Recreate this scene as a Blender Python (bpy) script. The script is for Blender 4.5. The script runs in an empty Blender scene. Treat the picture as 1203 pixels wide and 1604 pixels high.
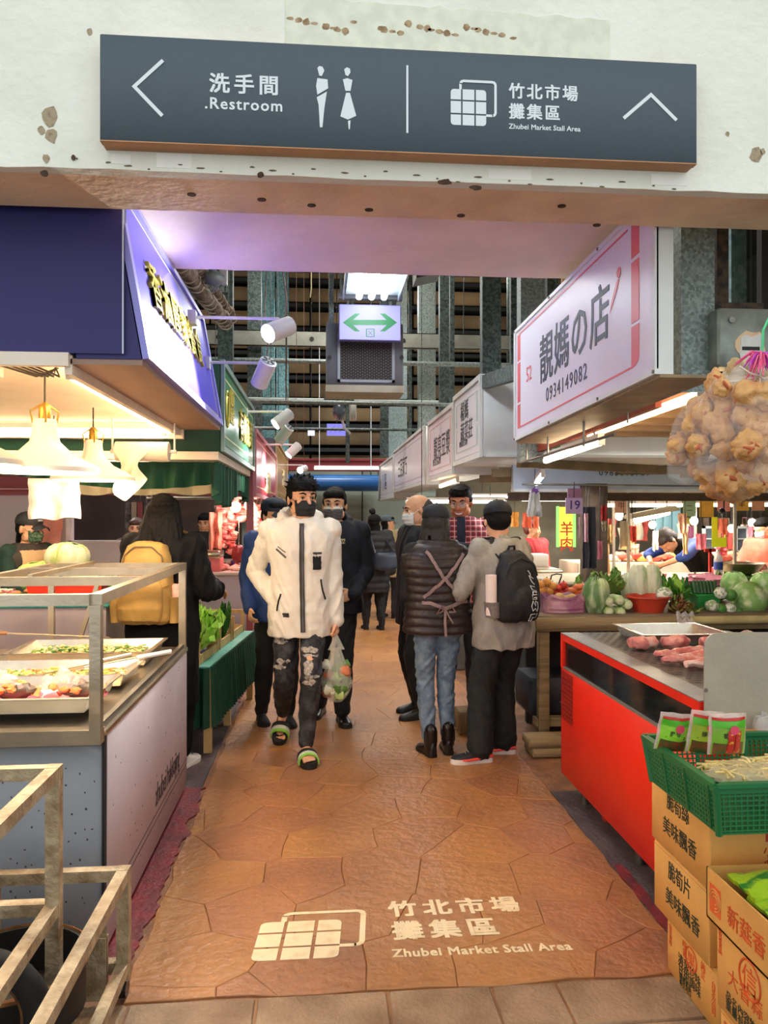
import bpy, math, random
import numpy as np
from mathutils import Vector, Matrix, noise
from mathutils.bvhtree import BVHTree
random.seed(7)
PI = math.pi
SC = bpy.context.scene
COL = SC.collection

# ---------------------------------------------------------------- camera
CAM_H, FPX, YAW = 1.55, 1205.0, math.radians(4.8)
cam_d = bpy.data.cameras.new('camera')
cam = bpy.data.objects.new('camera', cam_d); COL.objects.link(cam)
cam.location = (0, 0, CAM_H)
cam.rotation_euler = (PI/2 + math.atan(2/FPX), 0, -YAW)
cam_d.sensor_fit = 'VERTICAL'; cam_d.sensor_height = 24; cam_d.lens = 24*FPX/1604
cam_d.clip_start = .02
SC.camera = cam
# ---------------------------------------------------------------- daylight from the open side behind the camera
W = bpy.data.worlds.new('daylight'); SC.world = W; W.use_nodes = True
W.node_tree.nodes['Background'].inputs[0].default_value = (.97, 1.0, .99, 1)
W.node_tree.nodes['Background'].inputs[1].default_value = 1.15
# ---------------------------------------------------------------- exposure
SC.view_settings.view_transform = 'Standard'; SC.view_settings.look = 'None'
SC.view_settings.exposure = 0.14; SC.view_settings.gamma = 1; SC.view_settings.use_curve_mapping = False

def light(name, kind, loc, power, color=(1, 1, 1), size=.2, size_y=None, rot=(0, 0, 0), spot=None, blend=.5):
    d = bpy.data.lights.new(name, kind); d.energy = power; d.color = color
    if kind == 'AREA':
        d.size = size
        if size_y: d.shape = 'RECTANGLE'; d.size_y = size_y
    elif kind in ('POINT', 'SPOT'): d.shadow_soft_size = size
    if spot: d.spot_size = spot; d.spot_blend = blend
    o = bpy.data.objects.new(name, d); COL.objects.link(o); o.location = loc; o.rotation_euler = rot
    return o
WARM, COOL, NEUT = (1, .80, .58), (.93, .97, 1), (1, .93, .84)
# unseen area lights added high over the stalls to light the hall
for hx, hy, hp, hc in ((.3, 6.6, 60, NEUT), (.2, 9.5, 80, NEUT), (.3, 13, 90, COOL), (3.4, 5.4, 45, NEUT), (3.8, 8.8, 110, NEUT),
                       (-2.6, 6.2, 60, NEUT), (3.4, 13, 120, COOL), (-3.4, 10.5, 60, NEUT)):
    light('hall_fill', 'AREA', (hx, hy, 5.2 if abs(hx) < 1 else 3.3), hp, hc, .9, .35)
for hx, hy, hz, hp in ((-2.5, 12.5, 5.6, 130), (2.8, 12.5, 5.6, 130), (.3, 7.5, 6.0, 60)): light('added_upper_fill', 'POINT', (hx, hy, hz), hp, NEUT, .25)  # unseen point lights added to brighten the boards and posts up at the back

# ---------------------------------------------------------------- helpers
def lin(h):
    if not isinstance(h, str): return tuple(h)
    h = h.lstrip('#')
    return tuple((lambda c: c/12.92 if c <= .04045 else ((c+.055)/1.055)**2.4)(int(h[i:i+2], 16)/255) for i in (0, 2, 4))
MC = {}
def mat(col, rough=.6, metal=0, var=.08, scale=9, bump=0, bscale=None, emit=0, alpha=1, trans=0, col2=None, ramp=(.4, .6), tex='noise', spec=.5, name=None, sheen=0, stretch=None):
    key = (col, rough, metal, var, scale, bump, bscale, emit, alpha, trans, col2, ramp, tex, spec, sheen, stretch)
    if key in MC: return MC[key]
    m = bpy.data.materials.new(name or 'mat_%d' % len(MC)); m.use_nodes = True; MC[key] = m
    nt = m.node_tree; N = nt.nodes; L = nt.links; b = N['Principled BSDF']
    c = lin(col)
    b.inputs['Base Color'].default_value = (*c, 1)
    b.inputs['Roughness'].default_value = rough; b.inputs['Metallic'].default_value = metal
    b.inputs['Alpha'].default_value = alpha; b.inputs['Transmission Weight'].default_value = trans
    b.inputs['Specular IOR Level'].default_value = spec
    if sheen: b.inputs['Sheen Weight'].default_value = sheen
    if emit:
        if emit < 2: b.inputs['Base Color'].default_value = (*[x*.3 for x in c], 1)
        b.inputs['Emission Color'].default_value = (*c, 1); b.inputs['Emission Strength'].default_value = emit
    if var or bump or col2:
        tc = N.new('ShaderNodeTexCoord'); src = tc.outputs['Object']
        if stretch:
            mp = N.new('ShaderNodeMapping'); mp.inputs['Scale'].default_value = stretch; L.new(src, mp.inputs[0]); src = mp.outputs[0]
        if tex == 'voronoi':
            t = N.new('ShaderNodeTexVoronoi'); t.inputs['Scale'].default_value = scale; fac = t.outputs['Color']
        else:
            t = N.new('ShaderNodeTexNoise'); t.inputs['Scale'].default_value = scale; t.inputs['Detail'].default_value = 6; fac = t.outputs['Fac']
        L.new(src, t.inputs['Vector'])
        r = N.new('ShaderNodeValToRGB'); r.color_ramp.elements[0].position = ramp[0]; r.color_ramp.elements[1].position = ramp[1]
        c2 = lin(col2) if col2 else tuple(min(1, x*(1+var)) for x in c)
        c1 = c if col2 else tuple(x*(1-var) for x in c)
        r.color_ramp.elements[0].color = (*c1, 1); r.color_ramp.elements[1].color = (*c2, 1)
        L.new(fac, r.inputs[0]); L.new(r.outputs[0], b.inputs['Base Color'])
        if emit: L.new(r.outputs[0], b.inputs['Emission Color'])
        if bump:
            t2 = N.new('ShaderNodeTexNoise'); t2.inputs['Scale'].default_value = bscale or scale*4; t2.inputs['Detail'].default_value = 5
            L.new(src, t2.inputs['Vector'])
            bp = N.new('ShaderNodeBump'); bp.inputs['Strength'].default_value = bump; bp.inputs['Distance'].default_value = .02
            L.new(t2.outputs['Fac'], bp.inputs['Height']); L.new(bp.outputs[0], b.inputs['Normal'])
    return m

def film(col, alpha=.25, rough=.15, bump=.6, bscale=30):
    m = mat(col, rough, 0, .05, 12, bump, bscale, alpha=alpha, spec=.9)
    return m

def root_matrix(o):
    M = Matrix()
    while o is not None:
        M = o.matrix_basis @ M; o = o.parent
    return M

class G:
    """collects shapes; build() links them as one mesh object (points are given in world space)"""
    def __init__(s): s.v = []; s.f = []; s.m = []
    def add(s, vs, fs, m=0):
        k = len(s.v); s.v += [tuple(p) for p in vs]; s.f += [tuple(i+k for i in f) for f in fs]; s.m += [m]*len(fs); return s
    def hexa(s, p, m=0):
        return s.add(p, [(0, 3, 2, 1), (4, 5, 6, 7), (0, 1, 5, 4), (1, 2, 6, 5), (2, 3, 7, 6), (3, 0, 4, 7)], m)
    def box(s, x0, x1, y0, y1, z0, z1, m=0, bev=0):
        if x0 > x1: x0, x1 = x1, x0
        if y0 > y1: y0, y1 = y1, y0
        if z0 > z1: z0, z1 = z1, z0
        if not bev:
            return s.hexa([(x0, y0, z0), (x1, y0, z0), (x1, y1, z0), (x0, y1, z0), (x0, y0, z1), (x1, y0, z1), (x1, y1, z1), (x0, y1, z1)], m)
        b = min(bev, (x1-x0)*.45, (y1-y0)*.45, (z1-z0)*.45)
        def ring(z, i): return [(x0+i+b, y0+i, z), (x1-i-b, y0+i, z), (x1-i, y0+i+b, z), (x1-i, y1-i-b, z), (x1-i-b, y1-i, z), (x0+i+b, y1-i, z), (x0+i, y1-i-b, z), (x0+i, y0+i+b, z)]
        vs = ring(z0, b*.7)+ring(z0+b, 0)+ring(z1-b, 0)+ring(z1, b*.7)
        fs = [tuple(range(7, -1, -1)), tuple(range(24, 32))]
        for r in range(3):
            for i in range(8): fs.append((r*8+i, r*8+(i+1) % 8, (r+1)*8+(i+1) % 8, (r+1)*8+i))
        return s.add(vs, fs, m)
    def obox(s, c, sz, R=None, m=0, bev=0):
        g = G().box(-sz[0]/2, sz[0]/2, -sz[1]/2, sz[1]/2, -sz[2]/2, sz[2]/2, 0, bev)
        R = R or Matrix.Identity(3); c = Vector(c)
        return s.add([c + R @ Vector(p) for p in g.v], g.f, m)
    def beam(s, a, b, w, h=None, m=0, up=(0, 0, 1)):
        a = Vector(a); b = Vector(b); h = h or w; d = (b-a).normalized(); u = Vector(up)
        if abs(d.dot(u)) > .98: u = Vector((0, 1, 0))
        x = d.cross(u).normalized(); y = x.cross(d).normalized()
        q = [a-x*w/2-y*h/2, a+x*w/2-y*h/2, a+x*w/2+y*h/2, a-x*w/2+y*h/2]
        return s.add(q+[p+(b-a) for p in q], [(0, 1, 2, 3), (7, 6, 5, 4), (0, 4, 5, 1), (1, 5, 6, 2), (2, 6, 7, 3), (3, 7, 4, 0)], m)
    def tube(s, pts, r, n=8, m=0, caps=True, flat=1, up=None):
        pts = [Vector(p) for p in pts]; k = len(pts)
        rs = r if isinstance(r, (list, tuple)) else [r]*k
        vs = []; u = None
        for i in range(k):
            d = (pts[min(i+1, k-1)]-pts[max(i-1, 0)])
            d = d.normalized() if d.length > 1e-9 else Vector((0, 0, 1))
            if u is None:
                u = Vector(up) if up else (Vector((0, 0, 1)) if abs(d.z) < .9 else Vector((0, 1, 0)))
            u = (u - d*u.dot(d))
            u = u.normalized() if u.length > 1e-6 else d.orthogonal().normalized()
            w = d.cross(u)
            for j in range(n):
                t = 2*PI*j/n; vs.append(pts[i]+u*(math.cos(t)*rs[i]*flat)+w*(math.sin(t)*rs[i]))
        fs = [(i*n+j, i*n+(j+1) % n, (i+1)*n+(j+1) % n, (i+1)*n+j) for i in range(k-1) for j in range(n)]
        if caps: fs += [tuple(range(n-1, -1, -1)), tuple(range((k-1)*n, k*n))]
        return s.add(vs, fs, m)
    def cap(s, a, b, ra, rb=None, n=12, m=0, flat=1, up=None):
        """round-ended tapered capsule"""
        a = Vector(a); b = Vector(b); rb = ra if rb is None else rb; d = b-a
        d = d.normalized() if d.length > 1e-6 else Vector((0, 0, 1))
        P = []; R = []
        for t in (80, 50, 20): P.append(a-d*ra*math.sin(math.radians(t))); R.append(ra*math.cos(math.radians(t)))
        P.append(a); R.append(ra); P.append(b); R.append(rb)
        for t in (20, 50, 80): P.append(b+d*rb*math.sin(math.radians(t))); R.append(rb*math.cos(math.radians(t)))
        return s.tube(P, R, n, m, True, flat, up)
    def lathe(s, prof, c=(0, 0, 0), n=16, m=0, R=None, arc=None):
        c = Vector(c); vs = []; k = len(prof)
        for r, z in prof:
            for j in range(n):
                t = 2*PI*j/n; p = Vector((r*math.cos(t), r*math.sin(t), z)); vs.append(c+(R @ p if R else p))
        fs = [(i*n+j, i*n+(j+1) % n, (i+1)*n+(j+1) % n, (i+1)*n+j) for i in range(k-1) for j in range(n)]
        if prof[0][0] > 1e-6 and prof[-1][0] > 1e-6 and abs(prof[0][0]-prof[-1][0])+abs(prof[0][1]-prof[-1][1]) < .02: fs += [((k-1)*n+j, (k-1)*n+(j+1) % n, (j+1) % n, j) for j in range(n)]
        else:
            if prof[0][0] > 1e-6: fs.append(tuple(range(n-1, -1, -1)))
            if prof[-1][0] > 1e-6: fs.append(tuple(range((k-1)*n, k*n)))
        return s.add(vs, fs, m)
    def ell(s, c, r, R=None, n=12, k=8, m=0, dist=0, seed=0):
        c = Vector(c); r = (r, r, r) if not hasattr(r, '__len__') else r
        vs = [];
        for i in range(k+1):
            a = PI*i/k
            for j in range(n):
                t = 2*PI*j/n; q = Vector((math.sin(a)*math.cos(t), math.sin(a)*math.sin(t), -math.cos(a)))
                f = 1+dist*noise.noise(q*2.2+Vector((seed*7.3, seed, 0))) if dist else 1
                p = Vector((q.x*r[0]*f, q.y*r[1]*f, q.z*r[2]*f)); vs.append(c+(R @ p if R else p))
        fs = [(i*n+j, i*n+(j+1) % n, (i+1)*n+(j+1) % n, (i+1)*n+j) for i in range(k) for j in range(n)]
        return s.add(vs, fs, m)
    def rings(s, R, m=0, n=24, pw=2.4):
        """stack of superellipse rings: (z, cx, cy, half width, half depth)"""
        vs = []
        for z, cx, cy, hw, hd in R:
            for j in range(n):
                t = 2*PI*j/n; c, q = math.cos(t), math.sin(t)
                vs.append((cx+hw*math.copysign(abs(c)**(2/pw), c), cy+hd*math.copysign(abs(q)**(2/pw), q), z))
        k = len(R)
        fs = [(i*n+j, i*n+(j+1) % n, (i+1)*n+(j+1) % n, (i+1)*n+j) for i in range(k-1) for j in range(n)]
        fs += [tuple(range(n-1, -1, -1)), tuple(range((k-1)*n, k*n))]
        return s.add(vs, fs, m)
    def sheet(s, fn, nu, nv, th=.003, m=0):
        """solid sheet from fn(u,v)->point"""
        P = [[Vector(fn(i/nu, j/nv)) for j in range(nv+1)] for i in range(nu+1)]
        def nrm(i, j):
            a = P[min(i+1, nu)][j]-P[max(i-1, 0)][j]; b = P[i][min(j+1, nv)]-P[i][max(j-1, 0)]
            c = a.cross(b); return c.normalized() if c.length > 1e-9 else Vector((0, 0, 1))
        top = [P[i][j]+nrm(i, j)*th/2 for i in range(nu+1) for j in range(nv+1)]
        bot = [P[i][j]-nrm(i, j)*th/2 for i in range(nu+1) for j in range(nv+1)]
        q = (nu+1)*(nv+1); w = nv+1; fs = []
        for i in range(nu):
            for j in range(nv):
                a, b, c, d = i*w+j, (i+1)*w+j, (i+1)*w+j+1, i*w+j+1
                fs += [(a, b, c, d), (q+d, q+c, q+b, q+a)]
        for i in range(nu):
            for j in (0, nv):
                a, b = i*w+j, (i+1)*w+j; fs.append((a, q+a, q+b, b) if j == 0 else (a, b, q+b, q+a))
        for j in range(nv):
            for i in (0, nu):
                a, b = i*w+j, i*w+j+1; fs.append((a, b, q+b, q+a) if i == 0 else (a, q+a, q+b, b))
        return s.add(top+bot, fs, m)
    def poly(s, pts, th, m=0):
        """planar polygon given a thickness vector"""
        th = Vector(th); n = len(pts); pts = [Vector(p) for p in pts]
        fs = [tuple(range(n-1, -1, -1)), tuple(range(n, 2*n))]+[(i, (i+1) % n, n+(i+1) % n, n+i) for i in range(n)]
        return s.add(pts+[p+th for p in pts], fs, m)
    def xf(s, M):
        s.v = [tuple(M @ Vector(p)) for p in s.v]; return s
    def merge(s, g, M=None, m=None):
        return s.add([M @ Vector(p) for p in g.v] if M else g.v, g.f, g.m[0] if (m is None and g.m) else (m or 0))
    def mesh(s, name, mats, inv=None, sharp=38):
        me = bpy.data.meshes.new(name)
        v = s.v if inv is None else [tuple(inv @ Vector(p)) for p in s.v]
        me.from_pydata(v, [], s.f)
        for m in mats: me.materials.append(m)
        if len(mats) > 1: me.polygons.foreach_set('material_index', s.m)
        me.shade_smooth(); me.set_sharp_from_angle(angle=math.radians(sharp)); me.update()
        return me
    def build(s, name, mats, parent=None, sharp=38, label=None):
        mats = mats if isinstance(mats, (list, tuple)) else [mats]
        inv = root_matrix(parent).inverted() if parent is not None else None
        o = bpy.data.objects.new(name, s.mesh(name, mats, inv, sharp)); COL.objects.link(o)
        o.parent = parent
        if label: o['label'] = label
        return o

def tag(o, label, cat, group=None, kind=None):
    o['label'] = label; o['category'] = cat
    if group: o['group'] = group
    if kind: o['kind'] = kind
    return o
def thing(name, label, cat, loc=(0, 0, 0), rz=0, group=None):
    o = bpy.data.objects.new(name, None); COL.objects.link(o); o.empty_display_size = .05
    o.location = loc; o.rotation_euler = (0, 0, rz)
    return tag(o, label, cat, group)
def struct(o): o['kind'] = 'structure'; return o
def copy_tree(o, parent=None):
    c = o.copy(); COL.objects.link(c); c.parent = parent
    for ch in list(o.children): copy_tree(ch, c)
    return c
def dup(o, loc, rz=None, label=None, scale=None):
    c = copy_tree(o); c.location = loc
    if rz is not None: c.rotation_euler = (0, 0, rz)
    if label: c['label'] = label
    if scale: c.scale = (scale,)*3 if not hasattr(scale, '__len__') else scale
    return c

TXT = {}
def glyphs(s, bold=0, spacing=1, align='LEFT', extrude=.02, line=1.0):
    k = (s, bold, spacing, align, extrude, line)
    if k not in TXT:
        c = bpy.data.curves.new('lettering', 'FONT'); c.body = s; c.offset = bold; c.space_character = spacing; c.align_x = align
        c.resolution_u = 2; c.extrude = extrude; c.space_line = line
        o = bpy.data.objects.new('lettering', c); COL.objects.link(o)
        dg = bpy.context.evaluated_depsgraph_get()
        me = bpy.data.meshes.new_from_object(o.evaluated_get(dg))
        TXT[k] = ([v.co.copy() for v in me.vertices], [tuple(p.vertices) for p in me.polygons])
        bpy.data.objects.remove(o); bpy.data.curves.remove(c); bpy.data.meshes.remove(me)
    return TXT[k]
def write(g, s, org, xd, yd, size, m=0, bold=0, spacing=1, align='LEFT', th=.002, wx=1, line=1.0, shear=0):
    """letters into a G: origin, x direction, y direction, height"""
    vs, fs = glyphs(s, 0, spacing, align, .02, line)
    org = Vector(org); xd = Vector(xd).normalized(); yd = Vector(yd).normalized(); n = xd.cross(yd).normalized()
    for dx, dy, q in (((-1, -1, 1), (1, 1, .9), (-1, 1, .8), (1, -1, .7)) if bold else ((0, 0, 1),)):   # bold: the strokes laid four times a hair apart
        o_ = org+xd*dx*bold*.55*size+yd*dy*bold*.45*size; t_ = th*q
        g.add([o_+xd*(p.x*wx+shear*p.y)*size+yd*p.y*size+n*(t_ if p.z > 0 else -t_*.3) for p in vs], fs, m)
    return g

def letter(o, m, *a, name='lettering', **k):
    g = G(); write(g, *a, **k); return g.build(name, m, o)

CAMP = Vector((0, 0, CAM_H)); CF = Vector((math.sin(YAW), math.cos(YAW), 0)); CR = Vector((math.cos(YAW), -math.sin(YAW), 0))
def ray(px, py): return CF+CR*((px-601.5)/FPX)+Vector((0, 0, (800-py)/FPX))
def aty(px, py, Y): r = ray(px, py); return CAMP+r*(Y/r.y)
def atx(px, py, X): r = ray(px, py); return CAMP+r*(X/r.x)
def atz(px, py, z): r = ray(px, py); return CAMP+r*((z-CAM_H)/r.z)

# shared materials
STEEL = mat('#bdb09a', .28, .9, .12, 6, .05, 60, name='stainless_steel')
STEELD = mat('#77756f', .35, .85, .2, 6, name='dull_steel')
DARK = mat('#15161a', .6, name='dark_paint')
BLACKP = mat('#101113', .35, name='black_plastic')
WHITEP = mat('#e8e6e2', .45, 0, .04, name='white_paint')
GALV = mat('#6b7876', .5, .35, .1, 85, col2='#94a29f', ramp=(.2, .8), tex='voronoi', name='galvanised_steel')
GALVD = mat('#323d3d', .55, .3, .1, 50, col2='#5b6a69', ramp=(.2, .8), tex='voronoi', name='dark_galvanised_steel')
WOODC = mat('#c9a66b', .6, 0, .15, 20, .1, stretch=(1, 1, .15), name='pale_wood')
def tube_mat(c, e): return mat(c, .4, 0, 0, emit=e)
# ================================================================ SETTING
def clip(poly, p, n):
    out = []
    for i in range(len(poly)):
        a, b = poly[i], poly[(i+1) % len(poly)]
        da = (a[0]-p[0])*n[0]+(a[1]-p[1])*n[1]; db = (b[0]-p[0])*n[0]+(b[1]-p[1])*n[1]
        if da <= 0: out.append(a)
        if (da < 0 < db) or (db < 0 < da):
            t = da/(da-db); out.append((a[0]+(b[0]-a[0])*t, a[1]+(b[1]-a[1])*t))
    return out
STONE = mat('#b17c45', .42, 0, .1, 2.4, .5, 22, col2='#94623d', ramp=(.3, .75), name='stamped_concrete', spec=.55)
STONEB = mat('#b37e47', .4, 0, .1, 2.2, .5, 24, col2='#986540', ramp=(.3, .75), name='stamped_concrete_b', spec=.55)
STONEC = mat('#ac7348', .45, 0, .1, 2.8, .5, 26, col2='#8d5e3c', ramp=(.3, .75), name='stamped_concrete_c', spec=.55)
JOINT = mat('#8a6142', .7, 0, .2, 8, .3, 40, name='joint_mortar')
BASEC = mat('#5d4a42', .75, 0, .2, 4, .3, 30, name='worn_concrete')
PAVER = mat('#a58a6c', .65, 0, .1, 5, .5, 60, col2='#7d6249', ramp=(.35, .65), name='paver')
REDP = mat('#8c2f33', .45, 0, .1, 10, .3, 40, col2='#5b2a2e', ramp=(.35, .7), name='red_floor_paint')
GREYP = mat('#5e5050', .6, 0, .1, 7, .4, 40, col2='#463a3a', ramp=(.35, .7), name='grey_floor_strip')

floor = struct(G().box(-9, 9, -4, 19, -.2, -.008).build('floor', JOINT))
# irregular stamped flagstones
pts = []; rnd = random.Random(5)
y = 2.3; row = 0
while y < 13.2:
    st = .33
    x = -.9+(.16 if row % 2 else 0)
    while x < 1.6:
        pts.append((x+rnd.uniform(-.12, .12), y+rnd.uniform(-.12, .12))); x += st
    y += st; row += 1
def wob(p):
    n = noise.noise(Vector((p[0]*5, p[1]*5, 0))); m_ = noise.noise(Vector((p[0]*5, p[1]*5, 9)))
    return (p[0]+.022*n, p[1]+.022*m_)
cnt = 0
for i, p in enumerate(pts):
    poly = [(-.63, 2.5), (1.28, 2.5), (1.28, 13), (-.63, 13)]
    for q in pts:
        d2 = (q[0]-p[0])**2+(q[1]-p[1])**2
        if q is p or d2 > 1.6: continue
        poly = clip(poly, ((p[0]+q[0])/2, (p[1]+q[1])/2), (q[0]-p[0], q[1]-p[1]))
        if len(poly) < 3: break
    if len(poly) < 3: continue
    ring = []
    for k in range(len(poly)):
        a, b = poly[k], poly[(k+1) % len(poly)]
        L_ = math.dist(a, b)
        if L_ < .004: continue
        nn = max(1, int(L_/.1))
        for t in range(nn):
            ring.append(wob((a[0]+(b[0]-a[0])*t/nn, a[1]+(b[1]-a[1])*t/nn)))
    if len(ring) < 3: continue
    cx = sum(r[0] for r in ring)/len(ring); cy = sum(r[1] for r in ring)/len(ring)
    def inset(dd):
        o = []
        for r in ring:
            l = math.hypot(cx-r[0], cy-r[1]) or 1; o.append((r[0]+(cx-r[0])/l*dd, r[1]+(cy-r[1])/l*dd))
        return o
    if math.dist((max(r[0] for r in ring), max(r[1] for r in ring)), (min(r[0] for r in ring), min(r[1] for r in ring))) < .05: continue
    n = len(ring); A = [(a, b, -.012) for a, b in inset(.0008)]; B = [(a, b, -.002) for a, b in inset(.0012)]; C_ = [(a, b, 0) for a, b in inset(.0045)]
    g = G().add(A+B+C_, [(k, (k+1) % n, n+(k+1) % n, n+k) for k in range(n)]+[(n+k, n+(k+1) % n, 2*n+(k+1) % n, 2*n+k) for k in range(n)]+[tuple(range(2*n, 3*n))])
    g.build('flagstone', (STONE, STONEB, STONEC, STONE)[i % 4], floor, sharp=8); cnt += 1
# rectangular pavers in front of the threshold
x = -1.6; rr = random.Random(2)
edges = [-1.6, -1.05, -.6, -.2, .22, .56, .78, 1.2, 1.75]
for a, b in zip(edges, edges[1:]):
    G().box(a+.004, b-.004, 2.28, 2.492, -.03, -.001, bev=.006).build('paver', PAVER, floor)
for k in range(9):
    a = -1.7+k*.42; G().box(a+.004, a+.416, 1.85, 2.272, -.03, -.001, bev=.006).build('paver', PAVER, floor)
# painted and grey edge strips
def strip(name, x0, x1, y0, y1, z, m, jag0=0, jag1=0, seed=0):
    n = 60; top = []; bot = []
    for i in range(n+1):
        yy = y0+(y1-y0)*i/n
        j0 = jag0*noise.noise(Vector((yy*9, seed, 1))); j1 = jag1*(noise.noise(Vector((yy*7, seed, 5)))+.5*noise.noise(Vector((yy*25, seed, 3))))
        top += [(x0+j0, yy, z), (x1+j1, yy, z)]; bot += [(x0+j0, yy, z-.02), (x1+j1, yy, z-.02)]
    k = len(top); fs = []
    for i in range(n):
        a = 2*i; fs += [(a, a+1, a+3, a+2), (k+a+2, k+a+3, k+a+1, k+a), (a, a+2, k+a+2, k+a), (a+1, k+a+1, k+a+3, a+3)]
    fs += [(0, k, k+1, 1), (2*n, 2*n+1, k+2*n+1, k+2*n)]
    g = G().add(top+bot, fs); return g.build(name, m, floor)
strip('painted_edge', -.82, -.645, 2.62, 4.42, .0015, REDP, 0, .045, 1)
strip('grey_edge', -.9, -.66, 4.42, 13, .001, GREYP, 0, .03, 4)
strip('red_edge_line', -.75, -.655, 6.4, 7.6, .003, REDP, .01, .02, 8)
strip('grey_edge', 1.285, 1.46, 2.5, 4.2, .0, GREYP, 0, 0, 2)
strip('red_edge_line', 1.285, 1.33, 2.52, 3.3, .0015, REDP, .01, .012, 3)
for k in range(8):   # low concrete kerb stones under the red cabinet
    G().box(1.47, 1.62, 2.55+k*.21, 2.55+k*.21+.202, -.01, .045, bev=.008).build('kerb_stone', mat('#6f6450', .8, 0, .2, 8, .4, 40), floor)
BLANKS = mat('#4a403c', .8, 0, .2, 4, .3, 30, name='dirty_concrete')
g = G().box(-9, -.82, 2.5, 18, -.02, -.001).box(1.62, 9, 2.5, 18, -.02, -.001).box(-9, -1.6, -4, 2.5, -.02, -.001).box(1.76, 9, -4, 2.5, -.02, -.001).box(-1.6, 1.76, -4, 1.84, -.02, -.002)
g.build('concrete_ground', BLANKS, floor)
# painted floor marking
PAINT = mat('#f0dfb6', .6, 0, .05, 16, .1, 60, col2='#dbbd8b', ramp=(.5, .8), name='cream_floor_paint')
def logo(g, P, th):
    """3x3 blocks in a rounded square with an offset outline square; P maps (u,v) in 0..1.3 to a point; th is the thickness vector"""
    us = [(0, .29), (.335, .665), (.71, 1)]
    for i, (a, b) in enumerate(us):
        for j, (c, d) in enumerate(us):
            r = .09; q = []
            cs = [(a, c), (b, c), (b, d), (a, d)]; out = {(0, 0): 0, (2, 0): 1, (2, 2): 2, (0, 2): 3}.get((i, j))
            for k, (u, v) in enumerate(cs):
                if k == out:
                    cxu = u+(r if u == a else -r); cyv = v+(r if v == c else -r)
                    a0 = [PI, 1.5*PI, 0, .5*PI][k]
                    for t in range(4): q.append((cxu+r*math.cos(a0+t*PI/6), cyv+r*math.sin(a0+t*PI/6)))
                else: q.append((u, v))
            g.poly([P(*p) for p in q], th)
    # outline square
    def rp(x0, y0, x1, y1, r):
        o = []
        for cx, cy, a0 in ((x1-r, y1-r, 0), (x0+r, y1-r, .5*PI), (x0+r, y0+r, PI), (x1-r, y0+r, 1.5*PI)):
            for t in range(4): o.append((cx+r*math.cos(a0+t*PI/6), cy+r*math.sin(a0+t*PI/6)))
        return o
    O = rp(.24, .26, 1.3, 1.27, .12); I = rp(.31, .33, 1.23, 1.2, .06); n = len(O)
    for k in range(n):
        k2 = (k+1) % n; mid = ((O[k][0]+O[k2][0])/2, (O[k][1]+O[k2][1])/2)
        if mid[0] < 1.0 and mid[1] < 1.0: continue
        a_, b_, c_, d_ = O[k], O[k2], I[k2], I[k]
        if mid[0] < .3:   # left side starts above the block
            b_ = (b_[0], max(b_[1], 1.0)); c_ = (c_[0], max(c_[1], 1.0)); a_ = (a_[0], max(a_[1], 1.0)); d_ = (d_[0], max(d_[1], 1.0))
        if mid[1] < .32:
            a_ = (max(a_[0], 1.0), a_[1]); b_ = (max(b_[0], 1.0), b_[1]); c_ = (max(c_[0], 1.0), c_[1]); d_ = (max(d_[0], 1.0), d_[1])
        g.poly([P(*p) for p in (a_, b_, c_, d_)], th)
    for (x0, y0, x1, y1) in ((.24, 1.0, .31, 1.17), (1.0, .26, 1.2, .33)):
        g.poly([P(*p) for p in ((x0, y0), (x1, y0), (x1, y1), (x0, y1))], th)
g = G()
logo(g, lambda u, v: Vector((-.238+.304*u+.02*v, 2.69+.25*v, .0006)), (0, 0, .0012))
write(g, '竹北市場', (.268, 2.955, .0008), (1, 0, 0), (0, 1, 0), .122, bold=.06, spacing=1.38, th=.001, wx=.93)
write(g, '攤集區', (.268, 2.795, .0008), (1, 0, 0), (0, 1, 0), .13, bold=.06, spacing=1.4, th=.001, wx=.9)
write(g, 'Zhubei Market Stall Area', (.255, 2.675, .0008), (1, -.01, 0), (0, 1, 0), .068, bold=.04, spacing=1.08, th=.001, wx=.85)
g.build('painted_marking', PAINT, floor, label='cream painted grid emblem and lettering on the floor')

# beam over the entrance
BEAMF = mat('#eef0e6', .7, 0, .05, 3, .25, 30, col2='#dcdfd0', ramp=(.4, .8), name='old_white_paint')
BEAMU = mat('#f0d6b6', .75, 0, .1, 4, .3, 30, col2='#dcbd9e', ramp=(.4, .7), name='bare_plaster')
g = G()
n = 70
for i in range(n):   # ragged lower front edge
    xa, xb = -3.4+7*i/n, -3.4+7*(i+1)/n
    ja, jb = (.006*noise.noise(Vector((q*14, 0, 0))) for q in (xa, xb))
    g.hexa([(xa, 2.3, 2.552+ja), (xb, 2.3, 2.552+jb), (xb, 2.345, 2.553), (xa, 2.345, 2.553), (xa, 2.3, 3.4), (xb, 2.3, 3.4), (xb, 2.345, 3.4), (xa, 2.345, 3.4)], 0)
g.box(-3.4, 3.6, 2.345, 2.6, 2.5535, 3.4, 1)
beam = struct(g.build('trim_1', [BEAMF, BEAMU])); beam['label'] = 'concrete entrance beam with peeling pale paint'
G().box(-9, 9, 2.32, 2.6, 3.4, 6.9).build('upper_wall', BEAMF, beam)
struct(G().box(-9, -3.4, 2.32, 2.6, 0, 3.4).build('wall_left', BEAMF)); struct(G().box(3.6, 9, 2.32, 2.6, 0, 3.4).build('wall_right', BEAMF))
CHIP = mat('#4a382b', .9, 0, .3, 30, name='chip')
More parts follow.
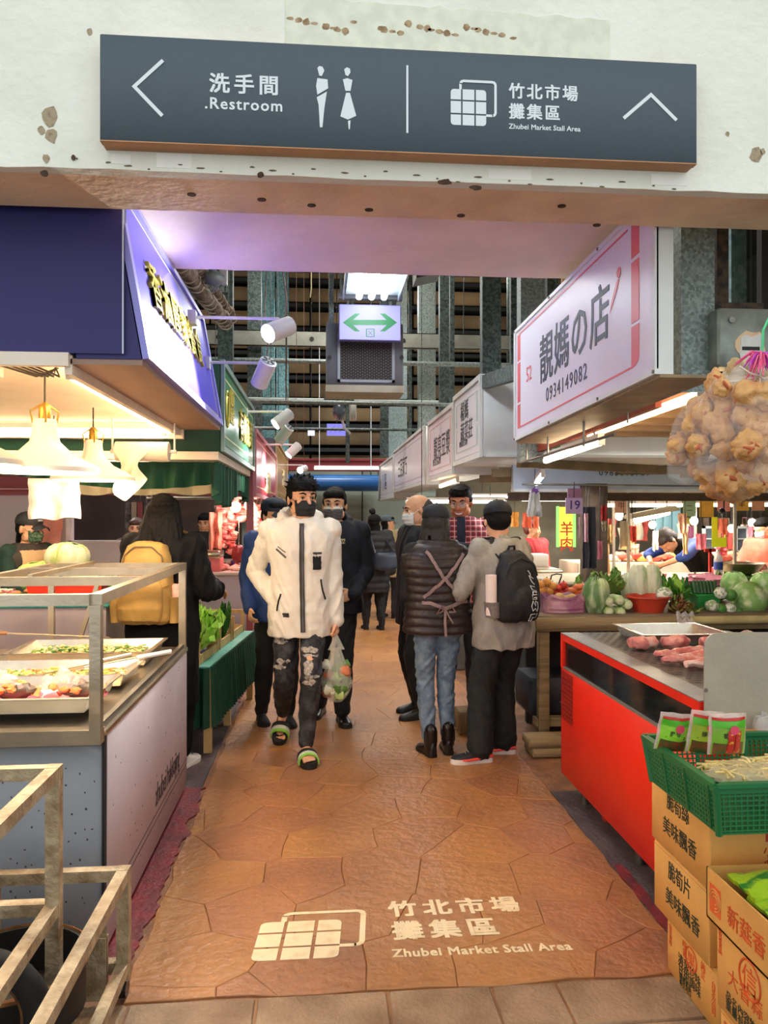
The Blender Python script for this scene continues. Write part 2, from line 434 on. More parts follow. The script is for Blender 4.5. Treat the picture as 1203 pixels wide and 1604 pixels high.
def blob(g, c, rx, rz, seed, y=None, th=.004, n=11):
    q = []
    for k in range(n):
        t = 2*PI*k/n; f = 1+.45*noise.noise(Vector((math.cos(t)*1.3+seed*3.1, math.sin(t)*1.3, seed)))
        q.append((c[0]+rx*f*math.cos(t), c[1], c[2]+rz*f*math.sin(t)))
    g.poly(q, (0, -th, 0))
for i, (px, py) in enumerate(((70, 268), (408, 270), (697, 281), (115, 243), (745, 290))):
    g = G(); p = aty(px, py, 2.299); blob(g, p, (.012, .01, .022, .006, .02)[i], .008, i); g.build('chip', CHIP, beam)
for i, (px, py) in enumerate(((410, 308), (488, 317), (578, 324), (722, 333), (935, 348), (300, 300), (880, 318))):
    p = atz(px, py, 2.5525); g = G().poly([(p.x+.014*math.cos(t*PI/4)*(1+.5*noise.noise(Vector((t, i, 0)))), p.y+.012*math.sin(t*PI/4), p.z) for t in range(8)], (0, 0, .004)).xf(Matrix.Translation((0, 0, -.003)))
    g.build('chip', CHIP, beam)
# torn poster remains above the board, stains
g = G(); a = aty(447, 82, 2.299); b = aty(955, 12, 2.299)
q = [(b.x, 2.299, a.z), (a.x, 2.299, a.z)]
for k in range(31): q.append((a.x+(b.x-a.x)*k/30, 2.299, b.z-.012+.014*noise.noise(Vector((k*.9, 2, 0)))-.03*(k/30)*.6))
g.poly(q, (0, -.0015, 0)); g.build('poster_remnant', mat('#dfe4d2', .8, 0, .06, 20), beam)
TAN = mat('#b79e7d', .9, 0, .3, 40, col2='#8d7558')
g = G()
for k in range(34):
    px = 455+k*10.5+(k*37 % 7); py = 32+(k*53 % 17)-8+(px-450)*.045
    if 560 < px < 590 or (k % 7 == 4): continue
    blob(g, aty(px, py, 2.2975), .011, .004+.003*(k % 3), k, th=.001)
g.build('glue_residue', TAN, beam)
for (px, py, r) in ((78, 178, .022), (80, 208, .016), (1185, 238, .02), (65, 200, .01), (1140, 205, .006), (140, 45, .008), (72, 244, .01), (1195, 233, .008)):
    g = G(); blob(g, aty(px, py, 2.2993), r, r*1.3, px, th=.0006); g.build('rust_stain', mat('#a89a80', .9, 0, .35, 60, col2='#6b5138', ramp=(.5, .8)), beam)
g = G()
for k in range(26):
    px = 120+k*37+(k*29 % 17); py = 243+px*.0415+(k*17 % 13)-4; blob(g, aty(px, py, 2.299), .004+.004*(k % 3), .0025, k, th=.0006)
g.build('paint_crack', mat('#6f6350', .9), beam)
for (a, b, c, d) in ((245, 238, 300, 258), (765, 262, 832, 276), (175, 238, 205, 252), (1020, 270, 1075, 285)):
    p, q = aty(a, d, 2.3), aty(c, b, 2.3); G().box(p.x, q.x, 2.2985, 2.3, p.z, q.z).build('paint_patch', mat('#f4f6f0', .6, 0, .02), beam)

# ceiling slab behind the beam
PINKC = mat('#efdfd2', .7, 0, .05, 3, .15, 20, name='pale_plaster')
g = G()
for i in range(24):
    xa, xb = -.74+2*i/24, -.74+2*(i+1)/24; ja, jb = (.012*noise.noise(Vector((q*9, 3, 0))) for q in (xa, xb))
    g.hexa([(xa, 2.6, 2.73), (xb, 2.6, 2.73), (xb, 3.78+jb, 2.73), (xa, 3.78+ja, 2.73), (xa, 2.6, 2.86), (xb, 2.6, 2.86), (xb, 3.78+jb, 2.86), (xa, 3.78+ja, 2.86)])
slab = struct(g.build('ceiling', PINKC)); slab['label'] = 'pale plaster canopy slab behind the entrance beam'
p = atz(385, 332, 2.7285)
G().poly([(p.x-.09, 2.62, 2.7285), (p.x+.06, 2.62, 2.7285), (p.x+.02, 2.86, 2.7285), (p.x-.03, 2.84, 2.7285)], (0, 0, .001)).build('bare_patch', mat('#b8936c', .8), slab)

# market hall shell
HALL = mat('#3a3f3e', .8, 0, .15, 2, name='hall_dark')
struct(G().box(-9, 9, 2.6, 18.2, 6.9, 7.1).build('roof', HALL))
struct(G().box(-9.2, -9, -.2, 18.2, 0, 7).build('wall_left', HALL)); struct(G().box(9, 9.2, -.2, 18.2, 0, 7).build('wall_right', HALL))
back = struct(G().box(-9, 9, 18, 18.2, 0, 7).build('wall_back', mat('#20262a', .8, 0, .1, 2)))
SLAT = mat('#c2a377', .7, 0, .12, .8, .1, 10, col2='#7f6a4e', ramp=(.35, .65), name='tan_board')
k = 0; z = 2.55
while z < 6.9:
    segs = [-8, -5.2, -2.4, -.2, 2.1, 4.4, 8]
    for a, b in zip(segs, segs[1:]): G().box(a+.02, b-.02, 17.2, 17.28, z, z+.30, bev=.01).build('board', SLAT, back)
    G().box(-8, 8, 17.0, 17.18, z+.36, z+.44).build('purlin', mat('#262c2f', .6), back)
    z += .53; k += 1
G().box(-9, 9, 16.4, 16.55, 0, 2.5).build('partition', mat('#a9b3a4', .7, 0, .05, 2), back)
g = G().box(-.4, -.38, 16.36, 16.4, 0, 2.5, 1).box(.9, .92, 16.36, 16.4, 0, 2.5, 1); g.build('partition_frame', [DARK, DARK], back)
# big blue pipe, red girder
t = tag(G().tube([(-4, 15, 2.14), (1.14, 15, 2.14)], .16, 20).build('pipe', mat('#1d63a8', .3, 0, .05, 2)), 'fat glossy blue pipe crossing the far end of the aisle', 'pipe')
for xx in (-3, -1, 1): G().beam((xx, 15, 2.28), (xx, 15, 6.9), .03).build('hanger', GALVD, t)
t = tag(G().box(-5, 5, 15.4, 15.6, 2.42, 2.62).box(-5, 5, 15.35, 15.65, 2.6, 2.64).box(-5, 5, 15.35, 15.65, 2.40, 2.43).build('girder', mat('#8c2a30', .5)), 'dark red girder above the blue pipe', 'girder')
for xx in (-4.5, 4.5): G().beam((xx, 15.5, 2.64), (xx, 15.5, 6.9), .08).build('hanger', GALVD, t)
t = tag(G().tube([(-.1, 14.9, 2.42), (1.15, 14.9, 2.42)], .022, 8).build('tube_light', tube_mat('#fff6e0', 4)), 'thin white tube light above the blue pipe', 'lamp')
G().beam((-.1, 14.93, 2.45), (1.15, 14.93, 2.45), .04).build('fitting', WHITEP, t)
for xx in (0, 1): G().beam((xx, 14.93, 2.47), (xx, 14.93, 6.9), .012).build('hanger', WHITEP, t)

# galvanised posts between the sign boxes and the roof
def post(X, Y, w, z0, m, lab, d=None):
    d = d or w*.6; g = G().box(X-w/2, X+w/2, Y-.006, Y, z0, 6.9).box(X-w/2, X-w/2+.008, Y, Y+d, z0, 6.9).box(X+w/2-.008, X+w/2, Y, Y+d, z0, 6.9)
    o = g.build('channel_post', m); tag(o, lab, 'post', None)
    G().box(X-w/2-.03, X+w/2+.03, Y-.02, Y+d+.02, 6.86, 6.899).build('end_plate', m, o)
post(1.45, 5.15, .165, 1.9, GALV, 'galvanised post above the first white sign, nearest of the right row')
post(1.45, 6.4, .16, 2.585, GALVD, 'speckled galvanised post, second of the right row')
post(1.45, 8.7, .16, 2.555, GALVD, 'darker galvanised post, third of the right row')
post(1.45, 10.3, .23, 2.555, GALV, 'broad galvanised post, fourth of the right row')
post(1.42, 14, .36, 2.505, GALV, 'galvanised post beside the air curtain box')
post(1.1, 13, .14, 2.5, GALVD, 'thin speckled post just right of the air curtain box')
post(-.85, 7.06, .135, 2.4, GALVD, 'galvanised post behind the purple sign, nearest of the left row')
post(-.85, 10.2, .18, 2.345, GALVD, 'galvanised post behind the green sign')
post(-.85, 13, .2, 2.585, mat('#4f7f88', .5, .3, .1, 40, col2='#86b4b6', ramp=(.2, .8), tex='voronoi'), 'bluish galvanised post, last of the left row')
post(-.75, 15.8, .25, 2.2, mat('#4f7f88', .5, .3, .1, 40, col2='#86b4b6', ramp=(.2, .8), tex='voronoi'), 'bluish galvanised post above the farthest left signs')
post(1.465, 2.88, .135, 2.02, GALV, 'speckled galvanised post close behind the shop sign with the phone number', .12)
RUSTY = mat('#57483b', .75, .2, .2, 30, .3, 60, col2='#2e2a28', ramp=(.4, .6))
post(1.62, 2.98, .05, 2.0, RUSTY, 'narrow rusty post beside the metal switch box', .1)
# channels and conduits across
def cross(X0, X1, Y, z, h, m, lab, holes=0):
    o = tag(G().box(X0, X1, Y, Y+.01, z, z+h).box(X0, X1, Y, Y+.06, z+h-.01, z+h).box(X0, X1, Y, Y+.06, z, z+.01).build('channel', m), lab, 'beam')
    for k in range(holes):
        xx = X0+(X1-X0)*(k+.5)/holes; G().tube([(xx, Y-.004, z+h/2), (xx, Y+.001, z+h/2)], .03, 8).build('bolt_hole', DARK, o)
    return o
o = cross(-2.2, 3.2, 10.05, 3.72, .2, mat('#8b8f86', .6, .2, .15, 5), 'pale perforated channel crossing behind the exit sign', 9)
for xx in (-2.1, 3.1): G().box(xx, xx+.08, 10.06, 10.12, 3.92, 6.9).build('hanger', GALVD, o)
o = cross(-2.2, 3.2, 12.5, 3.30, .12, GALVD, 'dark channel low behind the air curtain box')
for xx in (-2.1, 3.1): G().box(xx, xx+.08, 12.51, 12.56, 3.42, 6.9).build('hanger', GALVD, o)
def conduit(a, b, r, m, lab, hang=True):
    o = tag(G().tube([a, b], r, 8).build('conduit', m), lab, 'pipe')
    if hang:
        for t_ in (.12, .88):
            p = Vector(a).lerp(Vector(b), t_); G().tube([p, (p.x, p.y, 6.9)], .006, 5).build('hanger', GALVD, o)
    return o
conduit((-2, 8, 3.13), (3, 8, 3.11), .025, GALV, 'grey conduit crossing just below the exit sign')
conduit((-.62, 7.4, 2.62), (1.9, 7.4, 2.6), .018, GALV, 'thin grey conduit crossing at the foot of the air curtain box')
conduit((-1, 9.3, 2.92), (2.5, 9.3, 2.9), .02, mat('#a9b8b4', .5), 'pale thin conduit crossing below the air curtain box')
conduit((-1, 11, 2.75), (2.5, 11, 2.75), .02, GALVD, 'dark conduit crossing far down the aisle')
conduit((.42, 11.5, 3.6), (.42, 11.5, 2.3), .03, GALVD, 'short vertical conduit hanging far down the aisle', False)
bpy.data.objects['conduit.004'].location.z = 0
G().tube([(.42, 11.5, 3.59), (.42, 11.5, 6.9)], .012, 5).build('hanger', GALVD, bpy.data.objects['conduit.004'])

# ================================================================ overhead board
BOARD = mat('#43525c', .55, 0, .03, 80, name='slate_blue_board')
YF = 2.235
root = thing('direction_sign', 'wide slate blue direction board with white restroom and market lettering on the beam', 'sign', (.26, 2.265, 2.6))
p0, p1 = aty(157, 225, YF), aty(1092, 48, YF)
x0, x1 = -.625, 1.148; zb, zt = 2.588, 2.912
p0.x = aty(156, 225, YF).x; x0 = p0.x; x1 = aty(1092, 95, YF).x; zb = aty(156, 214, YF).z; zt = aty(157, 48, YF).z
G().box(x0, x1, YF, 2.262, zb, zt, bev=.002).build('panel', BOARD, root)
G().box(x0, x1, 2.262, 2.2995, zb, zt).build('backing', mat('#b98a63', .6, 0, .12, 10, .1, stretch=(.05, 1, 6)), root, label='tan wooden backing board')
G().box(x0, x1, YF, 2.262, zb-.0035, zb-.0003).build('edge_strip', mat('#b98a63', .6), root)
WL = mat('#dfe8ee', .5, 0, 0, name='white_vinyl')
def on(px, py): return aty(px, py, YF-.0004)
def sl(g, pxs, th=-.001): g.poly([on(*p) for p in pxs], (0, th, 0))
def stroke(g, a, b, w):
    a, b = on(*a), on(*b); g.beam(a, b, .0015, w, up=(0, 0, 1)) if abs((b-a).z) < .9*(b-a).length else g.beam(a, b, w, .0015, up=(0, 1, 0))
def chev(g, a, b, c, w):
    w *= 2.235/FPX
    P = [on(*a), on(*b), on(*c)]
    d1 = (P[1]-P[0]).normalized(); d2 = (P[2]-P[1]).normalized()
    n1 = Vector((-d1.z, 0, d1.x)); n2 = Vector((-d2.z, 0, d2.x)); nb = (n1+n2).normalized(); k = 1/max(.3, nb.dot(n1))
    g.poly([P[0]+n1*w/2, P[1]+nb*k*w/2, P[1]-nb*k*w/2, P[0]-n1*w/2], (0, -.001, 0))
    g.poly([P[1]+nb*k*w/2, P[2]+n2*w/2, P[2]-n2*w/2, P[1]-nb*k*w/2], (0, -.001, 0))
g = G(); chev(g, (255, 90), (210, 131), (254, 177), 5.5); g.build('arrow', WL, root)
g = G(); chev(g, (977, 181), (1020, 144), (1060, 184), 5.5); g.build('arrow', WL, root)
g = G(); a, b = on(638, 98), on(638, 204); g.box(a.x-.003, a.x+.003, YF-.0015, YF-.0002, b.z, a.z); g.build('divider', WL, root)
U = 2.235/FPX
for s_, px, py, h_, b_, sp_ in (('洗手間', 327, 137, 32, .045, 1.36), ('.Restroom', 320, 165, 25, .03, 1.13), ('竹北市場', 797, 147, 26, .045, 1.24), ('攤集區', 797, 179, 26, .045, 1.24), ('Zhubei Market Stall Area', 797, 197, 11.5, .03, 1.0)):
    letter(root, WL, s_, on(px, py), (1, 0, 0), (0, 0, 1), h_*U, bold=b_, spacing=sp_, th=.001)
g = G(); o_ = on(706, 191); logo(g, lambda u, v: Vector((o_.x+57*U*u, YF-.0004, o_.z+57*U*v)), (0, -.001, 0)); g.build('emblem', WL, root)
g = G()
sl(g, [(497, 102), (500, 99), (505, 100), (508, 106), (504, 115), (500, 114)]); sl(g, [(497, 118), (513, 120), (514, 134), (497, 144), (495, 130)])
sl(g, [(496, 148), (512, 139), (508, 165), (505, 195), (501, 195), (499, 160)])
sl(g, [(539, 104), (543, 101), (548, 103), (549, 109), (545, 115), (541, 113)]); sl(g, [(537, 120), (544, 118), (552, 121), (549, 138), (541, 138)])
sl(g, [(542, 141), (548, 141), (558, 177), (545, 183), (533, 178)]); sl(g, [(545, 185), (549, 184), (548, 198), (546, 198)])
g.build('figure_symbol', WL, root)
# ================================================================ LEFT STALLS
PURP = mat('#2a2668', .55, 0, .06, 2, name='indigo_panel')
PURPG = mat('#4b41d8', .35, 0, .05, 1.2, name='violet_sign_face')
SOFF = mat('#9d8072', .6, 0, .05, 3, name='mauve_soffit')
CEILW = mat('#efe3d2', .6, 0, .03, 4, name='cream_ceiling')
TRIMW = mat('#c7cfe6', .4, 0, .03, 6, name='pale_trim')
def V(*a): return Vector(a)
root = thing('stall_hood', 'dark indigo stall hood with leaning violet sign box and gold raised characters', 'stall hood', (-1.6, 3.7, 2.07))
root['label'] = 'indigo stall hood above the steel food counter, with leaning violet sign face'
g = G().box(-3.6, -.66, 2.67, 2.70, 2.09, 3.0)
g.build('front_panel', PURP, root)
G().box(-.665, -.66, 2.664, 2.67, 2.09, 3.0).build('panel_seam', TRIMW, root)
# leaning sign box (bottom nearer the aisle)
xb, xt, zb, zt, ya, yb = -.600, -.716, 2.075, 2.73, 2.68, 4.72
def sp(y, v, off=0):   # point on leaning face
    nx, nz = (zt-zb), (xb-xt); l = math.hypot(nx, nz); return V(xb+(xt-xb)*v+off*nx/l, y, zb+(zt-zb)*v+off*nz/l)
g = G().hexa([V(-.82, ya, zb), V(xb, ya, zb), V(xb, yb, zb), V(-.82, yb, zb), V(-.86, ya, zt), V(xt, ya, zt), V(xt, yb, zt), V(-.86, yb, zt)])
g.build('sign_box', PURP, root)
g = G()
for (y0, y1, v0, v1) in ((ya, yb, 0, .05), (ya, yb, .95, 1), (ya, ya+.045, .05, .95), (yb-.045, yb, .05, .95)):
    g.hexa([sp(y0, v0, -.004), sp(y1, v0, -.004), sp(y1, v1, -.004), sp(y0, v1, -.004), sp(y0, v0, .022), sp(y1, v0, .022), sp(y1, v1, .022), sp(y0, v1, .022)])
g.build('sign_frame', mat('#8f8fe0', .4, 0, .03, 6), root)
g = G().hexa([sp(ya+.045, .05, .001), sp(yb-.045, .05, .001), sp(yb-.045, .95, .001), sp(ya+.045, .95, .001), sp(ya+.045, .05, .008), sp(yb-.045, .05, .008), sp(yb-.045, .95, .008), sp(ya+.045, .95, .008)])
g.build('sign_face', PURPG, root)
g = G()
for (y0, y1, v0, v1) in ((ya+.06, yb-.06, .075, .082), (ya+.06, yb-.06, .918, .925), (ya+.06, ya+.067, .075, .925), (yb-.067, yb-.06, .075, .925)):
    g.hexa([sp(y0, v0, .008), sp(y1, v0, .008), sp(y1, v1, .008), sp(y0, v1, .008), sp(y0, v0, .010), sp(y1, v0, .010), sp(y1, v1, .010), sp(y0, v1, .010)])
g.build('border_line', mat('#e8e2a8', .4), root)
g = G(); write(g, '香滷屋家餐食', sp(3.0, .44, .010), (0, 1, 0), sp(3, 1)-sp(3, 0), .205, bold=.02, spacing=1.12, th=.013)
g.build('lettering', mat('#c9bd3f', .35, .3, .05, 8), root, label='raised gold characters')
G().box(-.84, -.602, 2.685, 4.74, 2.055, 2.0745).build('soffit', SOFF, root)
G().box(-3.6, -.84, 2.685, 4.74, 2.085, 2.10).build('hood_ceiling', CEILW, root)
G().box(-3.6, -.82, 4.72, 4.76, 2.0, 2.75).build('rear_panel', mat('#efe3d2', .6), root)
G().box(-.86, -.835, 2.685, 4.74, 2.02, 2.085).build('inner_trim', CEILW, root)
G().box(-3.6, -.84, 2.66, 2.69, 2.045, 2.09).build('inner_trim', CEILW, root)
G().box(-3.6, -.75, 2.70, 4.72, 2.70, 2.74).build('hood_top', PURP, root)
# emissive tubes under the hood
TW = tube_mat('#ffd6a0', 24)
def tube_lamp(a, b, label, r=.019, m=None, power=None, col=WARM, group=None, base=.03):
    a, b = V(*a), V(*b)
    t = thing('tube_light', label, 'lamp', tuple((a+b)/2+V(0, 0, base)), 0, group)
    G().tube([a, b], r, 10).build('tube', m or TW, t)
    G().beam(a+V(0, 0, r+base/2), b+V(0, 0, r+base/2), .035, base).build('fitting', WHITEP, t)
    e = (b-a).normalized()
    for q, s in ((a, -1), (b, 1)): G().beam(q, q+e*s*.02, .03, .035).build('end_cap', WHITEP, t)
    return t
tube_lamp((-2.2, 2.80, 2.045), (-1.13, 2.80, 2.045), 'glowing tube light along the front edge of the indigo hood')
tube_lamp((-.885, 2.84, 2.045), (-.885, 4.60, 2.035), 'glowing tube light running back along the aisle edge of the indigo hood')
tube_lamp((-2.3, 4.66, 2.03), (-.93, 4.66, 2.03), 'glowing tube light along the rear edge of the indigo hood')
g = G()
for s in range(5): g.tube([(-1.12+.02*s, 2.80, 2.07+.004*s), (-1.0+.02*s, 2.82, 2.035), (-.93, 2.84-.01*s, 2.07)], .004, 5)
tag(g.build('cable', mat('#6d6557', .6)), 'loose cables at the corner of the hood lights', 'cable')
# pendant lamps
SHADE = mat('#f6ecd9', .35, 0, .02, 5, name='cream_enamel')
BRASS = mat('#c29a45', .3, .8, .1, 20)
def pendant():
    t = thing('pendant_lamp', '', 'lamp', (0, 0, 0), 0, 'enamel pendant lamps under the indigo hood')
    G().lathe([(.205, 0.001), (.20, .018), (.16, .045), (.10, .075), (.055, .12), (.045, .165), (.043, .20), (.038, .205), (.035, .20), (.037, .165), (.047, .125), (.092, .07), (.155, .036), (.19, .010), (.198, .0)], (0, 0, 0), 32).build('shade', SHADE, t)
    G().lathe([(.0, .205), (.022, .205), (.022, .25), (.016, .262), (.008, .27), (0, .27)], (0, 0, 0), 14).build('socket', BRASS, t)
    for k in range(4):
        a = k*PI/2+.4; G().tube([(.042*math.cos(a), .042*math.sin(a), .19), (.05*math.cos(a), .05*math.sin(a), .235), (.012*math.cos(a), .012*math.sin(a), .262)], .004, 6).build('bracket', BRASS, t)
    G().tube([(0, 0, .262), (0, 0, .37)], .004, 6).build('cord', mat('#3a3128', .6), t)
    G().ell((0, 0, .055), (.036, .036, .045), n=14, k=10).build('bulb', tube_mat('#ffe0a8', 14), t)
    return t
pd = pendant()
lab = ('cream pendant lamp nearest the viewer, cut by the left edge', 'middle cream pendant lamp with the widest visible rim', 'farthest cream pendant lamp, nearest the hanging paper roll')
for i, (x, y_, z) in enumerate(((-1.22, 2.72, 1.715), (-1.05, 3.05, 1.705), (-1.14, 4.0, 1.715))):
    o = pd if i == 0 else dup(pd, (x, y_, z)); o.location = (x, y_, z); o['label'] = lab[i]
    light('pendant_bulb_light', 'POINT', (x, y_, z+.0), 24, WARM, .05)
tube_lamp((-2.6, 5.16, 1.835), (-1.1, 5.16, 1.835), 'added tube light hidden under the green hood to brighten the rear wall', m=tube_mat('#ffe2c4', 45))  # tube added out of view to brighten the wall behind the left stalls
# hanging paper roll and sheets
PAPER = mat('#f3ead8', .8, 0, .04, 6, .2, 14, name='thin_paper')
t = thing('paper_roll', 'white paper roll hanging under the hood with a long torn sheet', 'paper roll', (-.95, 4.4, 1.95))
G().tube([(-1.13, 4.4, 1.895), (-.84, 4.4, 1.895)], .055, 20).build('roll', PAPER, t)
G().tube([(-1.16, 4.4, 1.895), (-.80, 4.4, 1.895)], .010, 8).build('rod', WHITEP, t)
for x in (-1.15, -.81): G().tube([(x, 4.4, 1.895), (x, 4.4, 2.085)], .006, 6).build('hanger', WHITEP, t)
G().sheet(lambda u, v: (-1.135+.17*u+.05*v*(1-u)+.03*math.sin(v*5+u*2), 4.345+.035*math.sin(u*9+v*6)*v-.03*v, 1.90-.25*v*(1-.2*u)-.05*v*math.sin(u*4)), 14, 14, .002).build('sheet', PAPER, t)
def cloth(name, label, cat, x, y_, z, w, h, m, seed=0, hook=True, group=None, amp=.02, taper=.0):
    g = G().sheet(lambda u, v: (x-w/2+w*u*(1-taper*v)+w*taper*v/2+.3*amp*noise.noise(V(u*3, v*3, seed)), y_+amp*math.sin(u*11+seed)*(.25+v)+amp*noise.noise(V(u*4, v*4, seed+3)), z-h*v+(.03*noise.noise(V(u*3.1, seed, 1)) if v > .9 else 0)), 16, 14, .003)
    o = g.build(name, m); tag(o, label, cat, group)
    if hook: G().tube([(x, y_, z-.01), (x, y_, z+.05), (x, y_, 2.086 if y_ < 4.7 else 6.9)], .004, 5).build('hook', STEELD, o)
    return o
cloth('paper_sheet', 'torn white paper sheet hanging below the middle pendant lamp', 'paper', -1.45, 4.35, 1.74, .27, .22, PAPER, 3, amp=.025)
PINKP = mat('#f7a18c', .6, 0, .08, 10, .2, 30, name='pink_plastic_film')
# bundle of pink bags: several layered sheets
t = thing('bag_bundle', 'bundle of salmon pink plastic bags hanging on the pale wall behind the cap wearer', 'bags', (-2.45, 7.2, 1.2))
for k in range(5):
    G().sheet(lambda u, v: (-2.66+.33*u+.012*noise.noise(V(u*3, k, 0)), 7.22-.012*k+.014*math.sin(u*9+k), 1.52-.045*k-.12*v-.012*math.sin(u*6+k)), 10, 6, .002).build('bag', PINKP, t)
G().tube([(-2.5, 7.22, 1.50), (-2.5, 7.31, 1.60)], .004, 5).build('hook', STEELD, t)
# ---- steel counter with lilac panels
LIL = mat('#b3a6ab', .55, 0, .04, 4, .05, 30, name='lilac_laminate')
BLUEG = mat('#8a9098', .6, 0, .06, 3, .05, 30, name='blue_grey_laminate')
t = thing('food_counter', 'long steel topped food counter with lilac side panel and open steel rail frame', 'counter', (-1.4, 3.5, 0)); CNT = t
XF, YA, YB = -.742, 2.77, 4.40
G().box(XF-.02, XF, YA+.004, YB, .03, .775, bev=.003).build('side_panel', LIL, t)
G().box(-3.4, XF-.004, YA-.012, YA+.006, .03, .74, bev=.003).build('front_panel', BLUEG, t)
G().box(-3.4, XF-.02, YB-.02, YB, .03, .775).build('rear_panel', LIL, t)
G().box(-3.35, XF-.03, YA+.03, YB-.03, .0, .03).build('plinth', DARK, t)
G().box(-3.4, XF+.004, YA-.02, YB+.01, .775, .80, bev=.004).build('worktop', STEEL, t)
G().box(XF-.012, XF-.002, YA-.02, YA+.01, .03, .775).build('corner_gap', DARK, t)
spk = mat('#3f3a44', .8)
g = G(); r2 = random.Random(3)
for k in range(46): yy, zz = r2.uniform(YA+.05, YB-.05), r2.uniform(.1, .74); g.box(XF, XF+.0006, yy, yy+.003+.004*r2.random(), zz, zz+.004+.006*r2.random())
for k in range(60): xx, zz = r2.uniform(-1.2, XF-.03), r2.uniform(.1, .7); g.box(xx, xx+.003+.005*r2.random(), YA-.0128, YA-.012, zz, zz+.004+.004*r2.random())
g.build('scuff_mark', spk, t)
BLK = mat('#2b2333', .5, name='black_vinyl')
g = G(); write(g, 'zhubei hakkajing', (XF+.0004, 3.57, .215), (0, 1, 0), (0, 0, 1), .145, bold=.006, spacing=.82, th=.001, wx=.8)
g.build('lettering', BLK, t)
for zz in (.178, .148): G().box(XF+.0002, XF+.0015, 3.02, YB-.02, zz, zz+.004).build('ruled_line', BLK, t)
# rail frame
def fr(a, b, w=.038, name='rail', m=STEEL): G().beam(a, b, w, w).build(name, m, t)
xf, xr, zr = -.762, -1.47, 1.255
fr((xf, YA-.06, zr), (xf, YB, zr)); fr((xr, YA-.06, zr), (xr, YB, zr))
for k, yy in enumerate((YA-.06, 3.45, 4.0, YB-.02)): fr((xf-.019 if k else -3.3, yy, zr), (xf-.019 if not k else xr, yy, zr))
for yy in (YA-.06, YB-.02): fr((xf, yy, .80 if yy > 3 else .80), (xf, yy, zr-.019), .0375, 'upright'); fr((xr, yy, .80), (xr, yy, zr-.019), .03, 'upright')
fr((-3.3, YA-.05, .785), (xf+.018, YA-.05, .785), .05, 'front_rail')
fr((xf, YA-.03, .812), (xf, YB, .812), .022, 'edge_rail', STEELD)
fr((-1.2, 4.38, zr-.02), (-1.33, 4.38, .82), .022, 'brace')
for xx in (-1.25, -2.4): fr((xx, 3.45, zr+.02), (xx, YB, zr+.02), .02, 'cross_rod')
# trays
TRAY = mat('#cfc7b8', .25, .85, .06, 9, name='bright_steel_tray')
def tray(x0, x1, y0, y1, z0, d, label, lip=.022, group='steel food trays on the counter', m=TRAY):
    o = thing('food_tray', label, 'tray', ((x0+x1)/2, (y0+y1)/2, z0), 0, group)
    th = .004; s = .02
    g = G()
    B = [(x0+s, y0+s), (x1-s, y0+s), (x1-s, y1-s), (x0+s, y1-s)]; T = [(x0, y0), (x1, y0), (x1, y1), (x0, y1)]; O = [(x0-lip, y0-lip), (x1+lip, y0-lip), (x1+lip, y1+lip), (x0-lip, y1+lip)]
    def q(l, z): return [(a, b, z) for a, b in l]
    vs = q(B, z0)+q(T, z0+d)+q(O, z0+d)+q(O, z0+d-.004)+q([(a+(th if i in (1, 2) else -th), b+(th if i > 1 else -th)) for i, (a, b) in enumerate(T)], z0+d-.005)+q([(a+(th if i in (1, 2) else -th), b+(th if i > 1 else -th)) for i, (a, b) in enumerate(B)], z0-th)
    fs = [(0, 1, 2, 3), (23, 22, 21, 20)]
    for r in range(5):
        for i in range(4): fs.append((r*4+i, (r+1)*4+i, (r+1)*4+(i+1) % 4, r*4+(i+1) % 4))
    g.add(vs, fs).build('pan', m, o)
    return o
t1 = tray(-1.62, -.83, 2.84, 3.22, .835, .055, 'shallow steel tray with two pink fish plates, nearest on the counter')
G().box(-1.5, -.9, 2.95, 3.15, .8, .836).build('stand', mat('#2a2624', .6), t1)
t2 = tray(-2.5, -1.70, 2.86, 3.22, .835, .055, 'shallow steel tray at the left edge of the picture')
G().box(-2.4, -1.8, 2.95, 3.15, .8, .836).build('stand', mat('#2a2624', .6), t2)
t3 = tray(-1.55, -.83, 3.34, 3.68, .82, .05, 'steel tray of yellow scrambled food with a ladle in it')
G().box(-1.5, -.9, 3.4, 3.6, .8, .821).build('stand', STEELD, t3)
t4 = tray(-1.5, -.84, 3.84, 4.24, .81, .065, 'deep steel tray of steamed greens at the far end of the counter')
G().box(-1.4, -.9, 3.9, 4.2, .8, .8055).build('stand', STEELD, t4)
t5 = tray(-2.45, -1.65, 3.34, 3.7, .82, .05, 'empty looking steel tray behind the left edge tray')
G().box(-2.3, -1.7, 3.4, 3.6, .8, .821).build('stand', STEELD, t5)
G().box(-1.58, -.87, 2.865, 3.195, .8395, .842).build('paper_liner', mat('#efe2cf', .7, 0, .06, 80), t1)
def stuff_heap(x0, x1, y0, y1, z, m, label, cat, n, r, seed, parent=None, name='food_bits'):
    rr_ = random.Random(seed); g = G()
    for _ in range(n):
        x, y_ = rr_.uniform(x0, x1), rr_.uniform(y0, y1); s = r*rr_.uniform(.6, 1.3)
        R = Matrix.Rotation(rr_.uniform(0, PI), 3, 'Z') @ Matrix.Rotation(rr_.uniform(-.6, .6), 3, 'X')
        g.obox((x, y_, z+rr_.uniform(0, r*1.4)), (s*rr_.uniform(.8, 2.2), s, s*.5), R, rr_.randrange(len(m)), bev=s*.2)
    o = g.build(name, m, parent)
    if parent is None: tag(o, label, cat, None, 'stuff')
    else: o['kind'] = 'stuff'
    return o
EGG = mat('#f0c95a', .5, 0, .1, 30); EGG2 = mat('#f5e2a0', .5); SCAL = mat('#4d7a2f', .6, 0, .2, 30); SCAL2 = mat('#86a64b', .6); CAR = mat('#dd7a35', .5)
